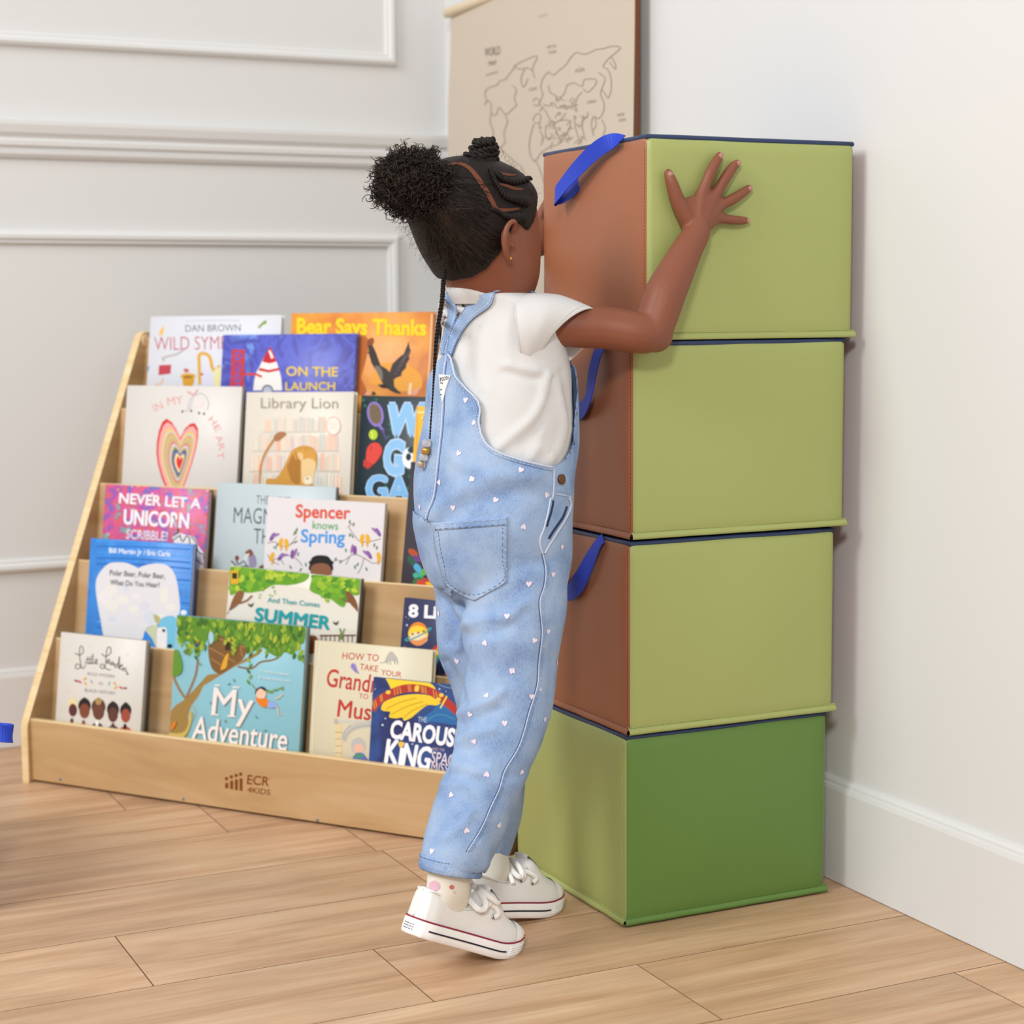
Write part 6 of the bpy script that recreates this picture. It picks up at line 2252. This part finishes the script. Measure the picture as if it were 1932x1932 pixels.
# ------------------------------------------------------------------ hair
def build_hair():
    R_ = [(.0905, -.008, .006, .006), (.088, -.008, .020, .018), (.084, -.008, .038, .032), (.071, -.008, .0655, .053), (.048, -.008, .0855, .066), (.018, -.008, .0925, .0712), (-.008, .001, .0870, .0705), (-.034, .010, .0790, .0675), (-.054, .019, .0690, .0635), (-.070, .025, .060, .056), (-.085, .030, .050, .048)]
    R_ = [(z - .0065 * smoothstep(.02, .09, z), fc + .002, af, ar) for z, fc, af, ar in R_]
    rr = catmull(R_, 6)
    n = 160
    def hairline(th):      # th 0 front .. 180 back: lowest z of the hair
        return interp([(0, .058), (30, .055), (48, .040), (62, .012), (76, -.004), (86, .004), (98, -.012), (112, -.036), (130, -.054), (150, -.064), (180, -.068)], th)
    mb = MB()
    rows = []
    for z, fc, af, ar in rr:
        row = []
        for k in range(n):
            a = 2 * PI * k / n
            th = math.degrees(a if a <= PI else 2 * PI - a)
            zl = hairline(th)
            zz = max(z, zl)
            # radius from the profile at that height
            f_, a_, r_ = fc, af, ar
            if zz > z:
                for (z0, f0, a0, r0), (z1, f1, a1, r1) in zip(rr, rr[1:]):
                    if z1 <= zz <= z0:
                        t = (z0 - zz) / (z0 - z1 or 1); f_, a_, r_ = f0 + (f1 - f0) * t, a0 + (a1 - a0) * t, r0 + (r1 - r0) * t
                        break
                sh = min(.0042, (zz - z) * .5)
                a_ -= sh; r_ -= sh
            row.append(HD(f_ + a_ * math.cos(a), r_ * math.sin(a), zz))
        rows.append(row)
    mb.grid(rows, hair_m, True, True)
    cap = mb.build('hair', girl, fix=True)
    CB = bvh_of(cap)
    c1 = lambda x, y: (640 + x / 3.864, 220 + y / 3.864)
    scalp = mat('scalp_skin', '#6A3D29', .6, .2)
    def strip(pts, w, name, material, off=.0006):
        q = catmull(pts, 5)
        A, B_ = [], []
        for i in range(len(q)):
            a, b = q[max(i - 1, 0)], q[min(i + 1, len(q) - 1)]
            tx, ty = b[0] - a[0], b[1] - a[1]; l = math.hypot(tx, ty) or 1
            t = i / (len(q) - 1)
            ww = w * (.35 + .65 * math.sin(PI * min(1, max(0, t))))
            pa = cast(CB, q[i][0] - ty / l * ww / 2, q[i][1] + tx / l * ww / 2, off); pb = cast(CB, q[i][0] + ty / l * ww / 2, q[i][1] - tx / l * ww / 2, off)
            if pa and pb: A.append(pa); B_.append(pb)
        m_ = MB(); m_.grid([A, B_], material, True)
        return m_.build(name, cap, fix=False)
    strip([c1(790, 350), c1(880, 345), c1(950, 380), c1(1010, 450), c1(1070, 540), c1(1115, 620), c1(1150, 675), c1(1230, 680), c1(1310, 670)], 9, 'hair_parting', scalp)
    strip([c1(1160, 490), c1(1220, 505), c1(1280, 525), c1(1340, 530)], 6, 'hair_parting', scalp)
    strip([c1(1160, 405), c1(1230, 425), c1(1300, 425)], 4, 'hair_parting', scalp)
    # slick strands running from the hairline to the puff
    rnd = random.Random(31)
    puffc = atr(779, 346, .004)
    mb = MB()
    for k in range(230):
        t = rnd.random()
        if t < .5: s = (rnd.uniform(850, 955), rnd.uniform(440, 515))
        elif t < .8: s = (rnd.uniform(800, 940), rnd.uniform(400, 500))
        else: s = (rnd.uniform(880, 930), rnd.uniform(345, 420))
        e = (rnd.uniform(790, 850), rnd.uniform(330, 405))
        pts = []
        bend = rnd.uniform(-12, 12)
        for i in range(9):
            u = i / 8
            x = s[0] + (e[0] - s[0]) * u; y = s[1] + (e[1] - s[1]) * u + bend * math.sin(PI * u) + 14 * math.sin(PI * u) * (1 if s[1] > 430 else -.6)
            p = cast(CB, x, y, .0004 + .0007 * rnd.random())
            if p: pts.append(p)
        if len(pts) > 3: mb.tube(pts, .00042, hair_curl if rnd.random() < .4 else hair_m, n=4)
    tag(mb.build('slicked_strands', cap, fix=False), kind='stuff')

    # the big puff: core with hundreds of springy curls
    mb = MB()
    ax = (SIDE * .96 + ZU * -.12).normalized()
    M3 = Matrix((SIDE, ZU, SIDE.cross(ZU))).transposed()
    rad = V((.0455, .0370, .042))
    rows = []
    for i in range(25):
        th = PI * i / 24
        row = []
        for j in range(40):
            ph = 2 * PI * j / 40
            q = V((math.sin(th) * math.cos(ph), -math.cos(th), math.sin(th) * math.sin(ph)))
            k = 1 + .10 * noise.noise(q * 2.3) + .07 * noise.noise(q * 6)
            k *= .9
            row.append(puffc + M3 @ V((q.x * rad.x * k, q.y * rad.y * k, q.z * rad.z * k)))
        rows.append(row)
    mb.grid(rows, hair_m, True, True)
    # neck of the puff into the head
    mb.ball(puffc.lerp(HC, .40), (.040, .036, .034), hair_m)
    puff = mb.build('hair_puff', cap)
    mb = MB()
    def curl(p, d, L_, cr, turns, r, m_, n=26):
        d = d.normalized(); x = d.orthogonal().normalized(); y = d.cross(x)
        ph = rnd.uniform(0, 6.28)
        pts = []
        bd = V((rnd.uniform(-1, 1), rnd.uniform(-1, 1), rnd.uniform(-1, .6))) * .5
        for i in range(n + 1):
            u = i / n
            c = p + (d + bd * u).normalized() * (L_ * u)
            a = ph + turns * 2 * PI * u
            pts.append(c + (x * math.cos(a) + y * math.sin(a)) * cr * (.35 + .65 * u))
        mb.tube(pts, [r * (1 - .6 * i / n) for i in range(n + 1)], m_, n=4, caps=False)
    for k in range(900):
        q = V((rnd.gauss(0, 1), rnd.gauss(0, 1), rnd.gauss(0, 1))).normalized()
        if q.x > .75 and q.y < .3: continue
        p = puffc + M3 @ V((q.x * rad.x, q.y * rad.y, q.z * rad.z)) * rnd.uniform(.84, 1.0)
        out = (M3 @ q)
        tan = out.cross(V((rnd.gauss(0, 1), rnd.gauss(0, 1), rnd.gauss(0, 1)))).normalized()
        curl(p, tan * rnd.uniform(.6, 1.2) + out * rnd.uniform(-.05, .5), rnd.uniform(.012, .024), rnd.uniform(.0020, .0040), rnd.uniform(1.5, 3.2), rnd.uniform(.0006, .0011), hair_curl if rnd.random() < .55 else hair_m)
    for k in range(420):
        out = (-FWD + V((rnd.gauss(0, .7), rnd.gauss(0, .7), rnd.gauss(0, .7)))).normalized()
        q = M3.transposed() @ out
        p = puffc + M3 @ V((q.x * rad.x, q.y * rad.y, q.z * rad.z)) * rnd.uniform(.86, .97)
        tan = out.cross(V((rnd.gauss(0, 1), rnd.gauss(0, 1), rnd.gauss(0, 1)))).normalized()
        curl(p, tan + out * rnd.uniform(-.1, .35), rnd.uniform(.010, .020), rnd.uniform(.0022, .0042), rnd.uniform(1.5, 3.0), rnd.uniform(.0007, .0012), hair_curl if rnd.random() < .6 else hair_m)
    for k in range(150):
        q = V((rnd.gauss(-.3, 1), rnd.gauss(0, 1), rnd.gauss(0, 1))).normalized()
        if q.x > .6: continue
        p = puffc + M3 @ V((q.x * rad.x, q.y * rad.y, q.z * rad.z))
        curl(p, M3 @ q + V((rnd.uniform(-.6, .6), rnd.uniform(-.6, .6), rnd.uniform(-.6, .6))), rnd.uniform(.007, .014), rnd.uniform(.0015, .003), rnd.uniform(1, 2), .00022, hair_curl)
    tag(mb.build('puff_curls', puff, fix=False), kind='stuff')
    # wispy flyaways at the nape and over the crown
    mb = MB()
    for k in range(130):
        t = rnd.random()
        x, y = 768 + t * 84, 408 + t * 112 + rnd.uniform(-6, 8)
        p = atr(x + 6, y, rnd.uniform(-.02, .03))
        d = -SIDE * rnd.uniform(.3, 1) - ZU * rnd.uniform(.0, .9) + EF * rnd.uniform(-.3, .2)
        curl(p, d, rnd.uniform(.010, .026), rnd.uniform(.0015, .0034), rnd.uniform(1, 2.4), .00020, hair_curl, 22)
    for k in range(90):
        t = rnd.random()
        x, y = 860 + t * 145, 300 - 10 * math.sin(PI * t) + 60 * max(0, t - .6) / .4
        p = cast(CB, x, y + 8, 0) or atr(x, y + 6, 0)
        curl(p, ZU * rnd.uniform(.4, 1) + SIDE * rnd.uniform(-.2, .8), rnd.uniform(.006, .013), rnd.uniform(.001, .002), rnd.uniform(.8, 1.6), .00018, hair_curl, 14)
    tag(mb.build('flyaway_hairs', cap, fix=False), kind='stuff')

    # two-strand twists and the little top knot
    def twist(P, r, name, parent, turns=9, m_=hair_m):
        mb2 = MB()
        for s in (0, PI):
            pts, rads = [], []
            N = len(P)
            for i in range(N):
                t_ = (P[min(i + 1, N - 1)] - P[max(i - 1, 0)]).normalized()
                x = t_.cross(FWD).normalized(); y = t_.cross(x)
                a = s + turns * 2 * PI * i / (N - 1)
                rr_ = r[i] if hasattr(r, '__len__') else r
                pts.append(P[i] + (x * math.cos(a) + y * math.sin(a)) * rr_ * .62); rads.append(rr_ * .66)
            mb2.tube(pts, rads, m_, n=7)
        return mb2.build(name, parent, fix=False)
    def on_cap(pts, off, n=10):
        q = catmull(pts, n)
        return [p for p in (cast(CB, *a, off) for a in q) if p]
    twist(on_cap([c1(1385, 455), c1(1290, 480), c1(1200, 465), c1(1140, 420)], .002), [.0032 + .0006 * (i > 8) for i in range(60)][:len(on_cap([c1(1385, 455), c1(1290, 480), c1(1200, 465), c1(1140, 420)], .002))], 'flat_twist', cap, 6)
    P = on_cap([c1(1350, 620), c1(1270, 600), c1(1200, 575), c1(1150, 510), c1(1118, 440), c1(1100, 380)], .002, 12)
    twist(P, [.0068 - .0042 * min(1, i / (len(P) * .5)) for i in range(len(P))], 'flat_twist', cap, 9)
    P = on_cap([c1(1325, 735), c1(1250, 735), c1(1190, 715), c1(1150, 690), c1(1105, 672)], .002, 12)
    twist(P, [.0068 - .0046 * min(1, i / (len(P) * .55)) for i in range(len(P))], 'flat_twist', cap, 7)
    P = on_cap([c1(780, 300), c1(850, 285), c1(930, 285), c1(985, 300)], .0015, 12)
    twist(P, .0030, 'flat_twist', cap, 7)
    kc = atr(*c1(1048, 285), .022)
    P = []
    for i in range(150):
        t = i / 149
        lat = -.75 + 1.75 * t
        R2 = .0145 * math.sqrt(max(.04, 1 - (max(-1, min(1, lat * .78))) ** 2))
        a = t * 2 * PI * 4.6
        jit = V((noise.noise(V((t * 21, 1, 2))), noise.noise(V((t * 21, 5, 2))), noise.noise(V((t * 23, 9, 2))))) * .0045
        P.append(kc + (SIDE * math.cos(a) + FWD * math.sin(a)) * R2 + ZU * (lat * .0185 + .004 * math.sin(a + 1)) + jit)
    mbk = MB(); mbk.ball(kc, (.012, .012, .019), hair_m); knot = mbk.build('top_knot', cap)
    twist(P, .0046, 'coiled_twist', knot, 40)

    # long thin braid with clear beads
    pts = [(838, 512), (836, 540), (834, 568), (828, 606), (823, 646), (820, 690), (818, 720), (816, 755), (813, 795), (811, 828)]
    P = []
    for x, y in catmull(pts, 14):
        p = cast(OBV, x, y, .004) or cast(SBV, x, y, .0045)
        base = atr(x, y, .012)
        if p is None or (p - CAM).length > (base - CAM).length + .05: p = base
        P.append(p)
    for _ in range(8):
        P = [P[0]] + [(a + b * 2 + c) / 4 for a, b, c in zip(P, P[1:], P[2:])] + [P[-1]]
    N = len(P)
    twist(P, [.0026 * (1 - .62 * smoothstep(.35, .75, i / (N - 1))) for i in range(N)], 'thin_braid', cap, 26)
    glass = bpy.data.materials.new('bead_clear'); glass.use_nodes = True
    gb = glass.node_tree.nodes['Principled BSDF']
    gb.inputs['Base Color'].default_value = rgb('#F4EFEA'); gb.inputs['Roughness'].default_value = .08; gb.inputs['Transmission Weight'].default_value = .75; gb.inputs['IOR'].default_value = 1.45
    gold = mat('bead_gold', '#C79A4E', .25, .5, metal=.8)
    for i, (x, y, m_) in enumerate(((812, 837, glass), (811, 851, gold), (806, 863, glass), (802, 876, glass))):
        p = (cast(OBV, x, y, .0055) or atr(x, y, .01))
        b = MB()
        b.tube([p + ZU * .0045, p + ZU * .0040, p + ZU * .002, p - ZU * .002, p - ZU * .0040, p - ZU * .0045], [.0024, .0042, .0056, .0056, .0042, .0024], m_, n=14)
        bo = b.build('hair_bead', cap)
        if i == 3: b2 = MB(); b2.ball(p, .0032, gold, nu=10, nv=6); b2.build('bead_core', bo)
    # stud earring
    p = HD(-.0095, .0745, -.0405)
    b = MB(); b.ball(p, .0018, mat('gold', '#D9B25A', .2, .5, metal=1.0), nu=10, nv=6); b.build('earring', body)


build_hair()


# ------------------------------------------------------------------ sneakers and socks
def build_shoe(toe, dirv, pitch, spring, eye_px, lace_px, sock_px):
    L_ = .178
    X = V(dirv).normalized()
    Yv = ZU.cross(X)
    R_ = Matrix.Rotation(pitch, 3, Yv)
    X2, Z2 = R_ @ X, R_ @ ZU
    ball = V(toe) - X * .034                       # contact under the ball of the foot
    O = ball - X2 * (L_ - .034 - .006)
    def s(x, y, z): return O + X2 * x + Yv * y + Z2 * z
    hw = lambda t: interp([(0, .0008), (.008, .0085), (.03, .0165), (.1, .0215), (.3, .0215), (.45, .0225), (.65, .0262), (.8, .0265), (.9, .0222), (.96, .0150), (.99, .007), (1, .001)], t)
    off = lambda t: .0015 * math.sin(PI * t)
    T = [0, .004, .008, .014, .02, .03, .04, .055, .07] + [.1 + .04 * k for k in range(20)] + [.89, .92, .945, .965, .98, .99, .997, 1]
    toe_up = lambda t: spring * max(0, (t - .70) / .30) ** 1.7
    def outline(g, z):
        a = [s(t * L_ + (g if t > .98 else -g if t < .02 else 0), hw(t) + g + off(t), z + toe_up(t)) for t in T]
        b = [s(t * L_ + (g if t > .98 else -g if t < .02 else 0), -hw(t) - g + off(t), z + toe_up(t)) for t in T[::-1]]
        return a + b
    mb = MB()
    rows = [outline(g, z) for g, z in ((-.004, .0), (.0006, .0), (.0022, .0012), (.0026, .006), (.0026, .017), (.0018, .0198), (.0004, .0205), (-.004, .0205))]
    mb.grid(rows, rubber, True, True)
    mb.add(rows[0], [list(range(len(rows[0])))], rubber)
    top = lambda t: interp([(0, .031), (.02, .0365), (.06, .0375), (.14, .034), (.25, .029), (.34, .0275), (.42, .031), (.5, .044), (.56, .0545), (.60, .055), (.66, .0485), (.74, .036), (.82, .0262), (.9, .0185), (.96, .0105), (1, .001)], t)
    up = MB()
    rows = []
    for t in T:
        w, h = hw(t), top(t)
        row = []
        for k in range(19):
            a = PI * k / 18
            e = .40 + .52 * smoothstep(.46, .8, t)
            cy = math.cos(a); sz = math.sin(a)
            yy = w * (abs(cy) ** e) * (1 if cy > 0 else -1)
            nar = 1 - (.16 if t < .62 else .16 * (1 - smoothstep(.62, .8, t))) * sz
            row.append(s(t * L_, yy * nar + off(t), .020 + toe_up(t) + h * sz ** (.34 + .5 * smoothstep(.46, .8, t)) + noise.noise(V((t * 9, k * .4, pitch * 9))) * .0008 * sz))
        rows.append(row)
    up.grid(rows, canvas, True)
    shoe = up.build('sneaker', girl)
    UB = bvh_of(shoe)
    sole = mb.build('rubber_sole', shoe)
    m_ = MB(); m_.tube(outline(.0016, .0203), .0011, mat('stripe_red', '#8E1F33', .5), n=6, closed=True); m_.build('red_stripe', shoe)
    for sg in (1, -1):
        m_ = MB()
        tt = [.07 + (.77 - .07) * k / 24 for k in range(25)]
        m_.tube([s(t * L_, sg * (hw(t) + .0026) + off(t), .0100 + toe_up(t)) for t in tt], [.0011] * 25, mat('stripe_navy', '#171A26', .5), n=6)
        m_.build('dark_stripe', sole)
    # toe cap and ridged bumper
    m_ = MB()
    rows = []
    for i in range(15):
        t = .84 + .16 * i / 14
        w, h = hw(t) + .0006, top(t) + .0008
        rows.append([s(t * L_ + .0006, (w * abs(math.cos(PI * k / 16)) ** .92 * (1 if k < 8 else -1)) + off(t), .0205 + toe_up(t) + h * math.sin(PI * k / 16) ** .85) for k in range(17)])
    m_.grid(rows, rubber, True); cap = m_.build('toe_cap', shoe, fix=False)
    m_ = MB()
    for zz in (.0055, .0085, .0115, .0145):
        tt = [.80 + .2 * k / 10 for k in range(11)]
        a = [s(t * L_ + (.0028 if t > .98 else 0), hw(t) + .0028 + off(t), zz + toe_up(t)) for t in tt]
        b = [s(t * L_ + (.0028 if t > .98 else 0), -hw(t) - .0028 + off(t), zz + toe_up(t)) for t in tt[::-1]]
        m_.tube(a + b, .0009, rubber, n=5)
    m_.build('toe_bumper', sole)
    # heel tab with tiny print
    m_ = MB()
    rows = [[s(-.0034 + .006 * abs(k - 3) / 3 * .55, (k - 3) / 3 * .0125, z) for k in range(7)] for z in (.004, .017)]
    m_.grid(rows, rubber, True); hl = m_.build('heel_label', sole)
    m_ = MB(); ik = mat('heel_print', '#8A8494', .7)
    for zz in (.0065, .0095, .0125):
        for k in range(5):
            y0 = -.009 + k * .0038
            m_.tube([s(-.0042 + .0035 * abs(y0) / .0125, y0, zz), s(-.0042 + .0035 * abs(y0 + .0024) / .0125, y0 + .0024, zz)], .0006, ik, n=4)
    m_.build('label_print', hl)
    # heel strip, collar edge
    m_ = MB()
    m_.tube([s(-.0008 + .0015 * k / 8, 0, .021 + .034 * k / 8) for k in range(9)], .0028, canvas, n=8, flat=.5)
    m_.build('heel_strip', shoe)
    for sg in (1, -1):
        m_ = MB()
        tt = [.02 + .5 * k / 22 for k in range(23)]
        P = []
        for t in tt:
            P.append(s(t * L_, sg * hw(t) * .80 + off(t), .0195 + top(t) * .96))
        m_.tube(P, .0012, canvas, n=6); m_.build('collar_edge', shoe)
    # tongue
    m_ = MB()
    rows = [[s(t * L_, y + off(t), .020 + hgt - abs(y) * 14 * abs(y)) for y in (-.012, -.006, 0, .006, .012)] for t, hgt in ((.72, .038), (.66, .049), (.60, .056), (.555, .060), (.545, .059), (.56, .052), (.6, .046))]
    m_.grid(rows, canvas, True); m_.build('tongue', shoe)
    # eyelets and laces
    for px, py in eye_px:
        h = UB.ray_cast(CAM, ray(px, py).normalized())
        if h[0] is None: continue
        n = h[1] if h[1].dot(CAM - h[0]) > 0 else -h[1]
        x = n.orthogonal().normalized(); y = n.cross(x)
        m_ = MB()
        m_.tube([h[0] + n * .0006 + (x * math.cos(2 * PI * k / 16) + y * math.sin(2 * PI * k / 16)) * .0026 for k in range(16)], .0010, chrome, n=6, closed=True)
        ey = m_.build('eyelet', shoe)
        m_ = MB(); m_.tube([h[0] + n * .0001, h[0] + n * .0005], .0019, mat('eyelet_hole', '#8C8784', .8), n=12); m_.build('hole', ey)
    for pts, lift, w in lace_px:
        P, N_ = [], []
        for px, py, l in catmull([(a[0], a[1], a[2]) for a in pts], 6):
            h = UB.ray_cast(CAM, ray(px, py).normalized())
            if h[0] is None: h = (on_plane(px, py, s(.6 * L_, 0, .05), -FWD), -FWD)
            n = h[1] if h[1].dot(CAM - V(h[0])) > 0 else -h[1]
            P.append(V(h[0]) + (n * .5 - FWD * .6 + ZU * .2) * (l * .001 + .0012))
        for _ in range(2):
            P = [P[0]] + [(a + b * 2 + c) / 4 for a, b, c in zip(P, P[1:], P[2:])] + [P[-1]]
        m_ = MB(); m_.tube(P, w, lace_m, n=10, flat=.45, nrm=-FWD); m_.build('lace', shoe)
    # sock
    m_ = MB()
    sk = mat('sock_cream', '#E6E2D6', .95, .1, bump=(1400, .3))
    top_c = V(sock_px)
    base = s(.27 * L_, 0, .036)
    rows = []
    for k in range(9):
        u = k / 8
        c = s(.29 * L_, 0, .034).lerp(top_c + ZU * .022, u)
        a, b = .0285 + (.0250 - .0285) * u, .0170 + (.0250 - .0170) * smoothstep(0, .5, u)
        rows.append(ring(c, X * a, Yv * b, n=28))
    m_.grid(rows, sk, True, True); sock = m_.build('sock', girl)
    SB_ = bvh_of(sock)
    return shoe, sock, SB_


def floor_pt(px, py): return on_plane(px, py, (0, 0, 0), ZU)


c6 = lambda x, y: (700 + x / 4.83, 1580 + y / 4.83)
def L6(*pts): return [(c6(x, y)[0], c6(x, y)[1], l) for x, y, l in pts]
dR = (EF * math.cos(math.radians(-3)) + ER * math.sin(math.radians(3))).normalized()
cuffR = atr(848, 1650, .05); cuffL = atr(921, 1632, -.042)
shoeR, sockR, SKR = build_shoe(floor_pt(962, 1790), dR, math.radians(24.5), .016, [c6(825, 530), c6(897, 605), c6(1015, 675), c6(1115, 725)],
    [(L6((825, 525, 2), (860, 490, 5), (900, 420, 6), (930, 390, 5)), 0, .0032), (L6((905, 420, 6), (890, 500, 9), (900, 600, 11), (950, 670, 11), (1010, 665, 10), (1030, 610, 9), (990, 520, 8), (930, 430, 7)), 0, .0036),
     (L6((925, 425, 8), (980, 490, 10), (1040, 550, 11), (1095, 590, 11), (1135, 615, 10)), 0, .0032), (L6((1015, 675, 2), (1050, 630, 5), (1085, 600, 4), (1040, 580, 2)), 0, .0030), (L6((1115, 728, 2), (1145, 700, 5), (1120, 640, 4), (1080, 620, 2)), 0, .0030)], cuffR)
shoeL, sockL, SKL = build_shoe(floor_pt(1044, 1712), EF, math.radians(12), .010, [c6(1162, 338), c6(1247, 365), c6(1365, 392), c6(1470, 412)],
    [(L6((1160, 335, 2), (1190, 270, 5), (1225, 210, 5)), 0, .0032), (L6((1225, 215, 6), (1245, 300, 9), (1260, 380, 9), (1275, 430, 8)), 0, .0030), (L6((1250, 215, 7), (1285, 310, 10), (1330, 380, 11), (1365, 350, 10), (1340, 270, 9), (1260, 215, 7)), 0, .0034),
     (L6((1365, 392, 2), (1390, 350, 5), (1360, 310, 3)), 0, .0030), (L6((1470, 412, 2), (1490, 370, 5), (1440, 330, 4), (1380, 310, 2)), 0, .0030)], cuffL)
for (x, y, rx, ry, col) in ((580, 440, 50, 46, '#DDB2C2'), (735, 452, 22, 20, '#C8706A'), (760, 500, 14, 12, '#E3BFCB')):
    rows = []
    for f_ in (.02, .35, .7, 1.0):
        rows.append([cast(SKR, *c6(x + rx * f_ * math.cos(2 * PI * k / 20), y + ry * f_ * math.sin(2 * PI * k / 20)), .0007) for k in range(20)])
    if all(p is not None for r_ in rows for p in r_):
        m_ = MB(); m_.grid(rows, mat('sock_dot_' + col[1:], col, .95, .1), True, True); join_into(sockR, m_)
